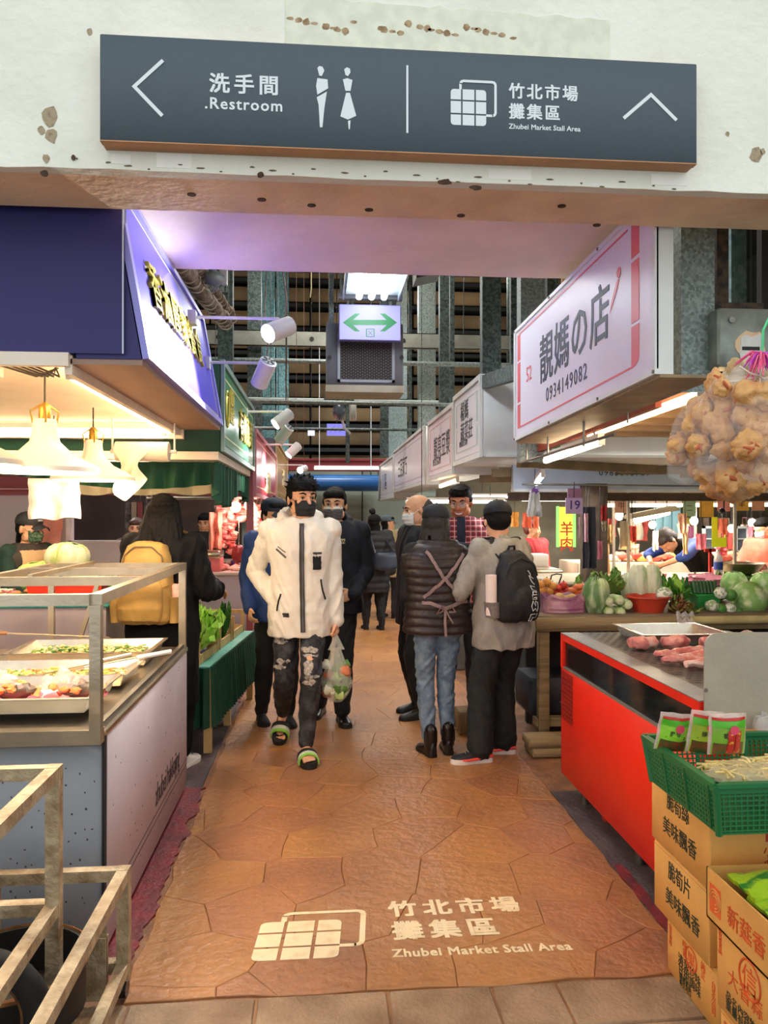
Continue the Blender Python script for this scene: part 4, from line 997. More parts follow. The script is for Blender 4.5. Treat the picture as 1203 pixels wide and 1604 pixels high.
rtext('靚媽の店', 4.10, .40, .27, bold=.018, spacing=1.08, wx=.92); rtext('0934149082', 3.98, .195, .105, spacing=1.22); rtext('52', 4.37, .46, .12, CORAL, name='number')['label'] = 'coral number'
g = G(); c_ = rs(3.03, .665, .007)
g.poly([c_+V(0, .05, -.10), c_+V(0, .035, -.06), c_+V(0, -.03, .02), c_+V(0, -.05, .01), c_+V(0, -.02, -.03)], (-.0015, 0, 0)); g.lathe([(0, 0), (.022, 0), (.022, .0015), (0, .0015)], c_+V(0, -.045, .04), 12, R=Matrix.Rotation(-PI/2, 3, 'Y')); g.build('carrot_symbol', CORAL, t)
g = G().hexa([V(1.205, ya, zn-.012), V(1.42, ya, zn-.012), V(1.42, yb, zf-.012), V(1.205, yb, zf-.012), V(1.205, ya, zn-.001), V(1.42, ya, zn-.001), V(1.42, yb, zf-.001), V(1.205, yb, zf-.001)])
g.build('underside_plate', BRNS, t)
G().box(1.20, 1.42, yb, yb+.02, 2.4, 2.66).build('end_bracket', GALV, t)
G().beam((1.22, yb, 2.42), (1.22, 5.6, 2.52), .05, .10).build('support_arm', GALVD, t)
G().box(1.40, 1.50, ya-.01, ya+.02, 2.03, 2.02+.02).build('corner_plate', SFRAME, t)
# warm lit hood underside to the right
t = thing('stall_canopy', 'cream underside panel with warm strip lights behind the large white sign', 'canopy', (2.3, 3.8, 2.1))
G().box(1.56, 4.2, 3.05, 5.4, 2.10, 2.12).build('ceiling_panel', mat('#e4c7a0', .6, 0, .06, 5), t)
for k in range(6): G().box(1.58, 4.1, 3.15+k*.38, 3.18+k*.38, 2.07, 2.10).build('ceiling_rib', mat('#a58a6a', .5), t)
for xx, y_ in ((1.6, 5.3), (4.0, 5.3), (4.0, 3.1)): G().box(xx, xx+.05, y_, y_+.05, 2.12, 6.9).build('hanger', GALVD, t)
G().beam((1.5, 3.3, 2.06), (1.5, 5.4, 2.0), .03, .08).build('red_trim', mat('#9c3d20', .5), t)
tube_lamp((1.62, 2.95, 2.06), (1.62, 4.5, 2.02), 'long warm tube light behind the large white sign')
tube_lamp((1.50, 4.0, 1.93), (1.50, 5.0, 1.90), 'bright short tube light hanging below the large white sign', m=tube_mat('#ffe4bc', 22))
bpy.data.objects['tube_light.005'] if 'tube_light.005' in bpy.data.objects else None
g = G()
for yy in (4.1, 4.9): g.tube([(1.5, yy, 1.955), (1.5, yy, 2.1)], .006, 6)
for yy in (4.75, 4.3, 3.7): g.tube([(1.30, yy, 2.03), (1.30, yy, 1.88)], .006, 6)
g.tube([(1.30, 3.3, 1.9), (1.30, 4.9, 1.88)], .007, 6)
for k in range(3): g.tube([(1.40+.3*k, 3.4, 2.10), (1.40+.3*k, 3.4, 1.96)], .005, 5)
tag(g.build('wire_rack', STEELD), 'thin wire rack hanging under the large white sign', 'rack')
# row of farther white sign boxes
def wsign(y0, y1, z0, z1, label, txt, col, size, inner, ty, tz, x=1.20, small=None, xin=1.6, xtra=None):
    o = side_sign(x, y0, y1, z0, z1, SIGNW, SFRAME, SFRAME, label, xin, name='shop_sign')
    o['category'] = 'sign'
    g = G()
    for a in ((y0+.12, y0+.17, z0+.1, z0+.26), (y0+.12, y0+.17, z0+.28, z1-.1), (y1-.17, y1-.12, z0+.1, z0+.3), (y1-.17, y1-.12, z0+.32, z1-.1)): g.box(x-.014, x-.012, *a)
    for a in ((y0+.17, y1-.17, z0+.1, z0+.106), (y0+.17, y1-.17, z1-.106, z1-.1)): g.box(x-.014, x-.012, *a)
    g.build('border', mat(col, .5), o)
    g = G(); write(g, txt, (x-.0125, ty, tz), (0, -1, 0), (0, 0, 1), size, bold=.01, spacing=1.05, th=.0015)
    if small: write(g, small, (x-.0125, ty+.05, z0+.14), (0, -1, 0), (0, 0, 1), size*.42, th=.0015)
    g.build('lettering', GRAYT, o); return o
s1 = wsign(5.59, 6.75, 1.965, 2.58, 'white sign box with two rows of characters and pale green border, second on the right', '楊媽\n蔬菜莊', '#bcd0c8', .17, 0, 6.42, 2.33, small='0983815789', xin=4.4)
g = G(); g.box(1.59, 1.78, 5.575, 5.59, 2.03, 2.06); g.box(1.60, 1.77, 5.575, 5.59, 2.06, 2.10, 0, .01); g.build('green_mark', mat('#4f9a62', .5), s1)
G().box(1.22, 4.4, 5.57, 5.59, 1.965, 1.985).build('edge_trim', SFRAME, s1)
wsign(6.78, 8.35, 1.90, 2.54, 'white sign box with bean curd lettering and coral border, third on the right', '靚亮豆漿', '#e2b9b4', .25, 0, 7.95, 2.12, small='0932156789')
wsign(8.7, 12.3, 1.88, 2.55, 'long white sign box with sparse lettering, fourth on the right', '三百家ㄎ', '#c4b9c4', .3, 0, 11.6, 2.1)
wsign(12.35, 15.6, 1.80, 2.5, 'farthest white sign box at the end of the right row', '丨丨區', '#cfc9cf', .32, 0, 14.6, 2.0)
for (y_, z_) in ((5.62, 2.58), (8.3, 2.54), (12.2, 2.55), (15.4, 2.5)):
    tag(G().box(1.42, 1.47, y_, y_+.05, z_, 6.9).build('hanging_rod', GALVD), 'slim rod holding the white sign boxes from the roof', 'rod', 'sign support rods')
# blue fascia with phone number and wood beam below
t = thing('fascia_board', 'pale blue fascia board with a phone number across the right stalls', 'fascia', (3.2, 6.5, 1.78))
G().box(1.66, 6.4, 6.5, 6.56, 1.755, 1.99).build('board', mat('#b9c9dc', .5, 0, .04, 3), t)
G().box(1.66, 6.4, 6.48, 6.58, 1.735, 1.76).build('lower_trim', mat('#d7dde0', .5), t)
g = G(); write(g, '0983815789', aty(938, 741, 6.498), (1, 0, 0), (0, 0, 1), .075, spacing=1.25, th=.0015); g.build('lettering', GRAYT, t)
tag(G().box(1.66, 6.4, 6.6, 6.7, 1.66, 1.73).build('timber_beam', mat('#4a3a2a', .8, 0, .2, 10)), 'dark timber beam below the pale blue fascia', 'beam')
for k, (a, b) in enumerate((((1.5, 5.7, 1.93), (2.9, 6.45, 1.93)), ((1.5, 6.6, 1.9), (3.2, 6.48, 1.93)), ((1.45, 6.9, 1.86), (3.4, 6.47, 1.9)))):
    tag(G().beam(a, b, .05, .07).build('roof_strut', BRNS), ('short rusty strut under the second white sign', 'rusty strut running to the blue fascia', 'lowest rusty strut above the plaid shirt')[k], 'strut')
for k, (a, b, lb) in enumerate((((1.70, 5.75, 1.84), (1.82, 6.35, 1.80), 'bright tube light slanting above the grey blazer'), ((1.3, 7.2, 1.86), (1.3, 8.2, 1.84), 'warm tube light under the third white sign'),
    ((.98, 8.6, 1.68), (2.1, 8.6, 1.68), 'tube light level behind the bald head and plaid shirt'), ((2.35, 8.8, 1.71), (4.2, 8.8, 1.71), 'long tube light behind the number card'), ((2.1, 11.5, 1.8), (4.5, 11.5, 1.8), 'far tube light above the meat stall'),
    ((2.9, 7.6, 1.63), (5.2, 7.6, 1.64), 'warm tube light behind the row of paper cards'))):
    tube_lamp(a, b, lb, r=.018, m=tube_mat(('#f4fbff', '#ffe6b8', '#ffffff', '#fff2dc', '#fffaf0', '#ffe2b0')[k], 9))
    m_ = (Vector(a)+Vector(b))/2
    for u_ in (.15, .85):
        if k != 0: q_ = Vector(a).lerp(Vector(b), u_); G().tube([q_+V(0, 0, .05), V(q_.x, q_.y, 6.9 if q_.x > 1.61 or k == 2 else 1.9)], .005, 5).build('hanger', GALVD, bpy.data.objects[[o.name for o in COL.objects if o.get('label') == lb][0]])
    light('stall_light', 'AREA', (m_.x, m_.y, m_.z-.05), (7, 3, 14, 16, 22, 14)[k], COOL if k < 3 else NEUT, .9, .05)
# dark box, switch box and sticker at the upper right
tag(G().box(1.98, 2.9, 3.3, 3.34, 2.45, 3.2).box(1.98, 2.9, 3.34, 3.6, 3.17, 3.2).build('black_screen', mat('#1a1b1c', .7, 0, .2, 6)), 'black panel at the upper right corner under the beam', 'panel')
for x_ in (2.0, 2.8): G().box(x_, x_+.04, 3.55, 3.59, 3.2, 6.9).build('hanger', GALVD, bpy.data.objects['black_screen'])
tag(G().box(2.06, 2.14, 3.7, 3.76, 2.0, 3.2).build('channel_post', mat('#6d9199', .5, .3, .1, 40, col2='#8fb3b5', ramp=(.2, .8), tex='voronoi')), 'short teal post below the black panel', 'post')
g = G(); g.tube([(1.66, 2.92, 2.275), (2.4, 2.92, 2.285)], .02, 10); o = tag(g.build('conduit', mat('#cfc98f', .5, 0, .1, 8)), 'yellowish conduit on top of the metal switch box', 'pipe')
t = thing('switch_box', 'worn metal switch box with a torn round sticker', 'box', (1.85, 2.9, 2.05))
BOXM = mat('#9fa9a2', .5, .3, .15, 12, .1, 40, col2='#6e756d', ramp=(.3, .8))
a_, b_ = aty(1125, 570, 2.80), aty(1220, 480, 2.80)
G().box(a_.x, b_.x, 2.80, 2.90, a_.z, b_.z, bev=.008).build('casing', BOXM, t)
c_ = aty(1146, 497, 2.797); G().lathe([(0, 0), (.012, 0), (.012, .006), (0, .006)], c_, 12, R=Matrix.Rotation(PI/2, 3, 'X')).build('knob', STEELD, t)
c_ = aty(1176, 540, 2.799)
g = G(); blob(g, c_, .062, .072, 4, th=.001, n=20); g.build('sticker', mat('#e6c7a0', .6, 0, .2, 20, col2='#c77b3a', ramp=(.5, .8)), t)
g = G(); blob(g, c_+V(.004, -.001, -.002), .048, .055, 5, th=.001, n=20); g.build('sticker_centre', mat('#dcdcd8', .6, 0, .05, 20), t)
g = G(); g.box(c_.x-.035, c_.x+.035, 2.796, 2.7975, c_.z-.012, c_.z+.002); g.build('dark_band', DARK, t)
G().box(a_.x-.02, b_.x, 2.9, 2.96, b_.z-.02, b_.z+.05).build('bracket', RUSTY, t)
# hanging puffed snack bags
PUFF = mat('#e2ad6c', .5, 0, .15, 16, .8, 20, col2='#b5703c', ramp=(.4, .72), name='puffed_snack'); PUFF2 = mat('#d8d0a0', .6, 0, .1, 16, .8, 20, col2='#b98c52', ramp=(.35, .75)); CHILI = mat('#c4613a', .6)
CLEAR = film('#f6f1ea', .16, .05, 1.0, 26)
def snackbag(px, py, Y, w, h, tilt, label, m, seed):
    c0 = aty(px, py, Y); top = aty(1190, 585, 2.0)
    o = thing('snack_bag', label, 'bag', tuple(c0), 0, 'clear bags of puffed snacks hung under the beam')
    rr_ = random.Random(seed); g = G(); R = Matrix.Rotation(tilt, 3, 'Y')
    for k in range(22):
        q = V(rr_.uniform(-1, 1)*w*.36, rr_.uniform(-1, 1)*w*.22, rr_.uniform(-1, 1)*h*.36); g.ell(c0+R @ q, (w*.19*rr_.uniform(.8, 1.3), w*.15, w*.20*rr_.uniform(.8, 1.3)), n=22, k=14, dist=.38, seed=k+seed*3)
        if k % 2: g.ell(c0+R @ (q*1.10+V(0, -.02, 0)), (w*.09, w*.04, w*.03), Matrix.Rotation(k, 3, 'Y'), n=8, k=5, m=1, dist=.5)
    g.build('puffs', [m, CHILI], o, sharp=80)
    g = G(); n, kk = 26, 16; prof = []
    for i in range(kk+1):
        v = i/kk; r = math.sin(PI*min(1, .06+v*.90))**.6
        for j in range(n):
            t_ = 2*PI*j/n; wr = 1+.06*math.sin(t_*7+v*9+seed)+.05*noise.noise(V(t_*2, v*6, seed))
            if v > .86: r2_ = .12+(1-v)*1.6
            else: r2_ = r
            prof.append(c0+R @ V(w*.56*r2_*wr*math.cos(t_), w*.38*r2_*wr*math.sin(t_), (v-.5)*h*1.12))
    g.add(prof, [(i*n+j, i*n+(j+1) % n, (i+1)*n+(j+1) % n, (i+1)*n+j) for i in range(kk) for j in range(n)])
    g.build('clear_bag', CLEAR, o)
    tp = c0+R @ V(0, 0, h*.56); G().tube([tp, tp.lerp(top, .5)+V(0, 0, -.005), top], .003, 5).build('tie', mat('#e8e0d0', .5), o)
    return o
snackbag(1172, 622, 2.06, .17, .22, .35, 'clear snack bag highest in the hanging cluster, pale greenish puffs', PUFF2, 1)
snackbag(1098, 672, 2.02, .13, .27, .45, 'clear snack bag at the left end of the hanging cluster', PUFF, 2)
snackbag(1135, 652, 1.95, .14, .26, .30, 'clear snack bag second from the left in the cluster with a glossy front', PUFF, 3)
snackbag(1196, 668, 1.90, .17, .24, .12, 'clear snack bag cut by the right edge with a small printed label', PUFF, 4)
snackbag(1150, 716, 2.0, .20, .19, .9, 'clear snack bag hanging lowest in the cluster, brown puffs with chilli', PUFF, 5)
t = thing('tassel', 'magenta plastic ribbon tassel above the hanging snack bags', 'tassel', tuple(aty(1190, 580, 2.0)))
c_ = aty(1194, 548, 1.98); g = G()
rr_ = random.Random(4)
for k in range(60):
    a = rr_.uniform(0, 2*PI); L_ = rr_.uniform(.03, .075); d = V(math.cos(a)*rr_.uniform(.2, 1), math.sin(a)*.6, -rr_.uniform(.1, 1.2)).normalized()
    g.tube([c_, c_+d*L_*.5+V(0, 0, .006), c_+d*L_+V(0, 0, -.012)], [.002, .003, .0015], 4, m=k % 2)
g.build('ribbons', [mat('#d24bd6', .4), mat('#f26a9a', .4)], t)
G().tube([c_+V(0, 0, 0), c_+V(.003, 0, .06), V(c_.x+.05, 2.02, 2.1), V(c_.x+.22, 2.29, 2.56)], .0035, 6).build('green_string', mat('#54d38c', .4), t)
# ---- red display cabinet
RED = mat('#ea2a12', .35, 0, .05, 2.5, name='red_cabinet_panel', spec=.5)
t = thing('display_cabinet', 'tall red butcher cabinet with dark glass strip and perforated steel top', 'cabinet', (1.75, 3.3, 0))
xf, y0, y1 = 1.335, 2.612, 4.17
RC = t
G().box(xf, xf+.03, y0, y1, .115, .70, bev=.003).build('side_panel', RED, t)
G().box(xf+.03, 2.3, y1-.03, y1, .115, .885).build('end_panel', RED, t)
G().box(xf+.03, 2.3, y0, y0+.03, .115, .885).build('front_panel', RED, t)
g = G(); zt = .885
g.box(xf-.002, xf+.032, y0, y1, zt-.035, zt); g.box(xf-.002, xf+.032, y1-.04, y1, .70, zt-.035); g.box(xf-.002, xf+.032, y0, y0+.05, .70, zt-.035)
g.build('glass_frame', RED, t)
G().box(xf+.012, xf+.02, y0+.05, y1-.04, .705, zt-.035).build('glass_pane', mat('#1d2422', .06, 0, 0, spec=.8, alpha=.62), t)
G().box(xf, xf+.012, y0+.05, y1-.04, .70, .71).build('lower_trim', mat('#7c766a', .5), t)
G().box(xf+.03, 2.28, y0+.03, y1-.03, .115, .55).build('inner_body', mat('#3a3a38', .5), t)
g = G()
for k in range(5): g.box(1.5, 1.85, 2.75+.28*k, 2.75+.28*k+.16, .55, .63+.02*(k % 2), 0, .015)
g.build('stored_goods', mat('#8d9a9c', .4, 0, .3, 9, col2='#c9c9bf'), t)
G().box(xf+.10, 2.3, y0, y1, zt-.004, zt+.002).build('worktop', STEELD, t)
G().box(xf-.002, xf+.10, y0, y1, zt-.0, zt+.004).build('steel_edge', mat('#9a9c9c', .35, .7, .1, 8), t)
g = G()
for i in range(20):
    for j in range(40):
        x_ = xf+.13+i*.045+(.022 if j % 2 else 0); y_ = y0+.04+j*.04
        if x_ < 2.25: g.box(x_, x_+.022, y_, y_+.008, zt+.002, zt+.0026)
o = g.build('perforation', mat('#3c3530', .7), t); o['kind'] = 'stuff'
G().box(xf-.002, xf+.0, y1-.20, y1-.01, .42, .685).build('notice', mat('#b32012', .5, 0, .2, 60, col2='#7d1a10'), t)
g = G()
for k in range(9): g.box(xf-.0028, xf-.002, y1-.19, y1-.19+.12+.04*(k % 3), .45+k*.024, .455+k*.024)
g.build('notice_text', mat('#5d150d', .6), t)
for yy in (y1-.16, y0+.2, 3.3): G().tube([(xf+.08, yy, .0), (xf+.08, yy, .115)], .022, 10).build('leg', STEELD, t)
for yy in (y1-.42,): 
    G().lathe([(0, -.015), (.04, -.015), (.045, 0), (.04, .015), (0, .015)], (xf+.1, yy, .045), 14, R=Matrix.Rotation(PI/2, 3, 'Y')).build('caster', mat('#a02a20', .5), t)
# steel side shield
o = thing('side_shield', 'upright steel shield plate with a rounded corner on the red cabinet', 'shield', (1.8, 2.62, .89))
g = G(); q = [V(1.345, 2.60, .79), V(2.3, 2.60, .79), V(2.3, 2.60, 1.13)]
for k in range(7): a = PI/2+k*PI/12; q.append(V(1.345+.05+.05*math.cos(a), 2.60, 1.08+.05*math.sin(a)))
g.poly(q, (0, -.006, 0)); g.build('plate', mat('#b5ab97', .45, .35, .1, 3, .05, 60), o)
G().lathe([(0, 0), (.008, 0), (.006, .005), (0, .005)], (1.35, 2.594, .93), 10, R=Matrix.Rotation(PI/2, 3, 'X')).build('bolt', STEELD, o)
# steel trough tray and cuts of meat
tray(1.62, 2.05, 3.72, 4.08, .890, .055, 'shallow steel tray at the far end of the red cabinet', group=None)
PORK = mat('#e5a092', .3, 0, .15, 22, .5, 40, col2='#c4605a', ramp=(.42, .62), name='pork'); PORK2 = mat('#f0c6b6', .3, 0, .12, 20, .4, 40, col2='#d8776c', ramp=(.45, .6)); RIBM = mat('#cf7a70', .3, 0, .2, 14, .4, 30, col2='#eebdac', ramp=(.45, .6))
def cutm(a, b, r, label, m, seed, flat=.6):
    a, b = V(*a), V(*b); n = 18; P = []; R_ = []
    for k in range(n+1): u = k/n; P.append(a.lerp(b, u)+V(0, .01*math.sin(u*5+seed), .004*math.sin(u*9+seed))); R_.append(r*(.55+.45*math.sin(PI*min(1, .12+.8*u)))*(1+.18*noise.noise(V(u*5, seed, 2))))
    g = G().tube([P[0]-(P[1]-P[0])*.15]+P+[P[-1]+(P[-1]-P[-2])*.12], [R_[0]*.4]+R_+[R_[-1]*.4], 20, flat=flat); g.v = [tuple(V(*q)+V(1, 1, 1)*(.009*noise.noise(V(q[0]*32, q[1]*32, q[2]*60+seed)))) for q in g.v]; o = g.build('meat_cut', m, sharp=70); tag(o, label, 'meat', 'cuts of pork on the red cabinet'); return o
zt2 = .893
cutm((1.50, 3.60, zt2+.03), (1.62, 3.62, zt2+.03), .042, 'chunky pork piece at the far left of the pile', RIBM, 1, .75)
cutm((1.66, 3.60, zt2+.032), (1.78, 3.62, zt2+.032), .045, 'chunky pork piece just right of the far left one', PORK, 2, .75)
cutm((1.86, 3.62, zt2+.03), (2.04, 3.66, zt2+.03), .042, 'chunky pork piece in front of the steel tray', RIBM, 3, .75)
cutm((1.53, 3.40, zt2+.018), (2.0, 3.46, zt2+.018), .032, 'long strip of pork lying straight across, farthest of the strips', PORK, 4)
cutm((1.60, 3.32, zt2+.018), (2.05, 3.36, zt2+.02), .034, 'second long strip of pork behind the loin', PORK2, 5)
cutm((1.50, 3.26, zt2+.016), (1.78, 3.20, zt2+.016), .028, 'short strip of pork at the left front', PORK, 6)
cutm((1.55, 3.14, zt2+.016), (1.86, 3.12, zt2+.016), .03, 'pale strip of pork at the near left of the pile', PORK2, 7)
cutm((1.66, 3.04, zt2+.016), (1.92, 3.0, zt2+.016), .026, 'narrow strip of pork nearest the viewer', PORK, 8)
cutm((1.72, 3.12, zt2+.045), (2.0, 3.20, zt2+.045), .055, 'thick rolled pork loin with a white fat edge', PORK, 9, .7)
cutm((1.66, 2.97, zt2+.03), (1.94, 2.96, zt2+.03), .045, 'fat edged pork belly slab nearest the steel shield', PORK2, 10, .6)
cutm((1.90, 3.5, zt2+.02), (2.12, 3.48, zt2+.02), .034, 'short pork end piece at the right of the pile', PORK, 11)
tag(G().sheet(lambda u, v: V(2.0+.28*u, 3.55+.35*v, zt2+.012+.014*noise.noise(V(u*5, v*5, 1))+.02*u), 14, 12, .002).build('plastic_sheet', film('#f0e2d2', .5)), 'clear plastic sheet spread beside the steel tray on the cabinet', 'plastic sheet')
# ---- cartons at the lower right
CARD = mat('#d9a052', .7, 0, .06, 6, .08, 40, name='cardboard'); CARD2 = mat('#c98f44', .7, 0, .06, 6, .08, 40)
INK = mat('#2d3323', .7, name='dark_ink'); ORINK = mat('#d4541f', .6, name='orange_ink')
def carton(x0, x1, y0, y1, z0, z1, label, open_=False, m=CARD):
    o = thing('carton', label, 'carton', ((x0+x1)/2, (y0+y1)/2, z0), 0, 'cardboard cartons stacked at the lower right')
    if open_:
        th = .005; g = G()
        g.box(x0, x1, y0, y1, z0, z0+.006); g.box(x0, x0+th, y0, y1, z0, z1); g.box(x1-th, x1, y0, y1, z0, z1); g.box(x0, x1, y0, y0+th, z0, z1); g.box(x0, x1, y1-th, y1, z0, z1)
        g.build('body', m, o)
    else:
        G().box(x0, x1, y0, y1, z0, z1-.004, bev=.003).build('body', m, o)
        G().box(x0+.001, (x0+x1)/2-.001, y0+.001, y1-.001, z1-.004, z1, bev=.001).build('flap', m, o); G().box((x0+x1)/2+.001, x1-.001, y0+.001, y1-.001, z1-.004, z1, bev=.001).build('flap', m, o)
        G().box(x0-.0006, x0+.02, y0+(y1-y0)*0, y1, z1-.012, z1-.009).build('crease', CARD2, o)
    return o
def ctext(o, x, s, y, z, size, m=INK, **k):   # on the -X face; y is the left end seen from the aisle
    g = G(); write(g, s, (x-.0008, y, z), (0, -1, 0), (0, 0, 1), size, th=.0008, **k); g.build('print', m, o)
c1 = carton(1.18, 1.62, 2.19, 2.53, 0, .185, 'lowest carton of the left stack with orange round stamp and small print')
c2 = carton(1.165, 1.60, 2.22, 2.60, .186, .415, 'middle carton of the left stack marked with sliced bamboo characters')
c3 = carton(1.165, 1.61, 2.215, 2.62, .416, .655, 'top carton of the left stack, right under the green basket')
ctext(c3, 1.165, '脆筍絲', 2.50, .565, .066, wx=.8, bold=.01); ctext(c3, 1.165, '美味飄香', 2.53, .475, .062, wx=.95, bold=.01)
ctext(c2, 1.165, '脆筍片', 2.49, .335, .066, wx=.8, bold=.01); ctext(c2, 1.165, '美味飄香', 2.51, .245, .062, wx=.95, bold=.01)
g = G(); g.tube([(1.179, 2.36+.036*math.cos(a*PI/10), .13+.036*math.sin(a*PI/10)) for a in range(21)], .003, 5); g.build('stamp_ring', ORINK, c1)
letter(c1, ORINK, '果', (1.1795, 2.387, .107), (0, -1, 0), (0, 0, 1), .052, th=.0008); letter(c1, ORINK, '台\n北\n公\n司', (1.1795, 2.235, .12), (0, -1, 0), (0, 0, 1), .028, th=.0008, line=.9); letter(c1, ORINK, '山\n珍\n海\n味', (1.1795, 2.515, .15), (0, -1, 0), (0, 0, 1), .02, th=.0008, line=.9); letter(c1, ORINK, '味\n香', (1.1795, 2.42, .14), (0, -1, 0), (0, 0, 1), .03, th=.0008, line=.9); letter(c1, ORINK, '純\n正', (1.1795, 2.30, .14), (0, -1, 0), (0, 0, 1), .03, th=.0008, line=.9)

ctext(c1, 1.18, '清蒸珍味\n甘甜調味', 2.45, .075, .038, line=.85); ctext(c1, 1.18, '精選食品\n衛生可口', 2.44, .026, .02, line=.9)
# faces towards the camera
g = G(); write(g, '脆\n筍\n絲', (1.46, 2.2142, .585), (1, 0, 0), (0, 0, 1), .07, th=.0008, line=.95, bold=.02); g.build('print', INK, c3)
g = G(); g.poly([(1.35, 2.2145, .61), (1.325, 2.2145, .585), (1.34, 2.2145, .585), (1.34, 2.2145, .56), (1.36, 2.2145, .56), (1.36, 2.2145, .585), (1.375, 2.2145, .585)], (0, -.0008, 0)); write(g, '小\n心', (1.332, 2.2142, .52), (1, 0, 0), (0, 0, 1), .038, th=.0008, line=.95); g.build('red_print', mat('#a92a20', .6), c3)
d1 = carton(1.135, 1.60, 1.62, 2.10, 0, .15, 'lowest carton of the front stack, cut by the lower right corner')
d2 = carton(1.13, 1.60, 1.62, 2.11, .151, .385, 'middle carton of the front stack with large round orange stamp')
d3 = carton(1.115, 1.60, 1.62, 2.14, .386, .53, 'open top carton of the front stack with an orange swirl print', True)
letter(d3, ORINK, '新莚香', (1.1142, 2.025, .43), (0, -1, 0), (0, 0, 1), .06, th=.0008, spacing=1.05, bold=.02)
G().box(1.1138, 1.1148, 2.06, 2.12, .415, .495).build('orange_square', mat('#e0622a', .6), d3)
g = G()
for r_ in (.012, .022, .03): g.tube([(1.1136, 2.09+r_*math.cos(a*PI/8), .455+r_*math.sin(a*PI/8)) for a in range(13)], .0016, 5)
g.build('swirl', CARD, d3)
g = G(); g.tube([(1.129, 1.94+.05*math.cos(a*PI/10), .32+.05*math.sin(a*PI/10)) for a in range(21)], .003, 5); g.build('stamp_ring', ORINK, d2); letter(d2, ORINK, '信', (1.1295, 1.98, .29), (0, -1, 0), (0, 0, 1), .075, th=.0008); letter(d2, ORINK, '大香蒜', (1.1295, 2.05, .25), (0, -1, 0), (0, 0, 1), .055, th=.0008, spacing=1.1); letter(d2, ORINK, '信\n益\n食\n品', (1.1295, 2.10, .36), (0, -1, 0), (0, 0, 1), .02, th=.0008, line=.9)

ctext(d2, 1.13, '品名內容物\n重量有效日', 2.06, .20, .03, line=.9)
g = G(); g.tube([(1.134, 1.95+.03*math.cos(a*PI/10), .08+.03*math.sin(a*PI/10)) for a in range(21)], .003, 5); g.build('stamp_ring', ORINK, d1); letter(d1, ORINK, '信\n益', (1.1345, 2.08, .11), (0, -1, 0), (0, 0, 1), .02, th=.0008)
for k in range(3):
    o = G().sheet(lambda u, v: (1.15+.26*u, 1.75+.1*k+.14*v, .50+.03*math.sin(u*PI)*math.sin(v*PI)+.012*k+.01*noise.noise(V(u*6, v*6, k))), 12, 8, .012).build('snack_packet', mat('#9fc22c', .3, 0, .2, 14, .3, 30, col2='#2f7d32', ramp=(.52, .6))); tag(o, ('lime green packet lying lowest in the open carton', 'lime green packet lying in the middle of the open carton', 'lime green packet lying highest in the open carton')[k], 'packet', 'lime packets in the open carton')
tag(G().box(1.20, 1.58, 1.66, 2.08, .395, .488).build('packet_stack', mat('#5b4a30', .7)), 'brown inner tray below the lime packets', 'tray')
# ---- green basket with goods
BG = mat('#1f6c3c', .4, 0, .05, 6, name='green_plastic')
def green_basket(x0, x1, y0, y1, z0, h, label, s=.02):
    o = thing('plastic_basket', label, 'basket', ((x0+x1)/2, (y0+y1)/2, z0))
    bx = [(x0+s, y0+s), (x1-s, y0+s), (x1-s, y1-s), (x0+s, y1-s)]; tx = [(x0, y0), (x1, y0), (x1, y1), (x0, y1)]
    g = G()
    for i in range(4):
        j = (i+1) % 4; B0, B1 = V(*bx[i], z0), V(*bx[j], z0); T0, T1 = V(*tx[i], z0+h), V(*tx[j], z0+h); L_ = (B1-B0).length; nu = max(6, int(L_/.016)); nv = 8
        def P(u, v): return B0.lerp(B1, u).lerp(T0.lerp(T1, u), v)
        for k in range(nu+1):
            w = .005 if k % max(1, nu//3) else .014; g.beam(P(k/nu, .05), P(k/nu, 1), w, .004)
        for v in [.02, .08]+[.08+.80*q/nv for q in range(1, nv+1)]: g.beam(P(0, v), P(1, v), .004, .0045)
        g.beam(P(0, .93), P(1, .93), .005, .014*2)
    g.build('lattice_wall', BG, o)
    g = G()
    for i in range(4): g.beam(V(*tx[i], z0+h), V(*tx[(i+1) % 4], z0+h), .022, .012)
    for i in range(4): g.tube([V(*bx[i], z0), V(*tx[i], z0+h)], .010, 8)
    g.build('rim', BG, o)
    G().box(x0+s, x1-s, y0+s, y1-s, z0, z0+.006).build('base', BG, o)
    return o
green_basket(1.085, 1.62, 2.03, 2.50, .657, .145, 'green perforated plastic basket of packets on top of the cartons')
LIME = mat('#8fd13a', .25, 0, .1, 10, .2, 30, name='lime_packet')
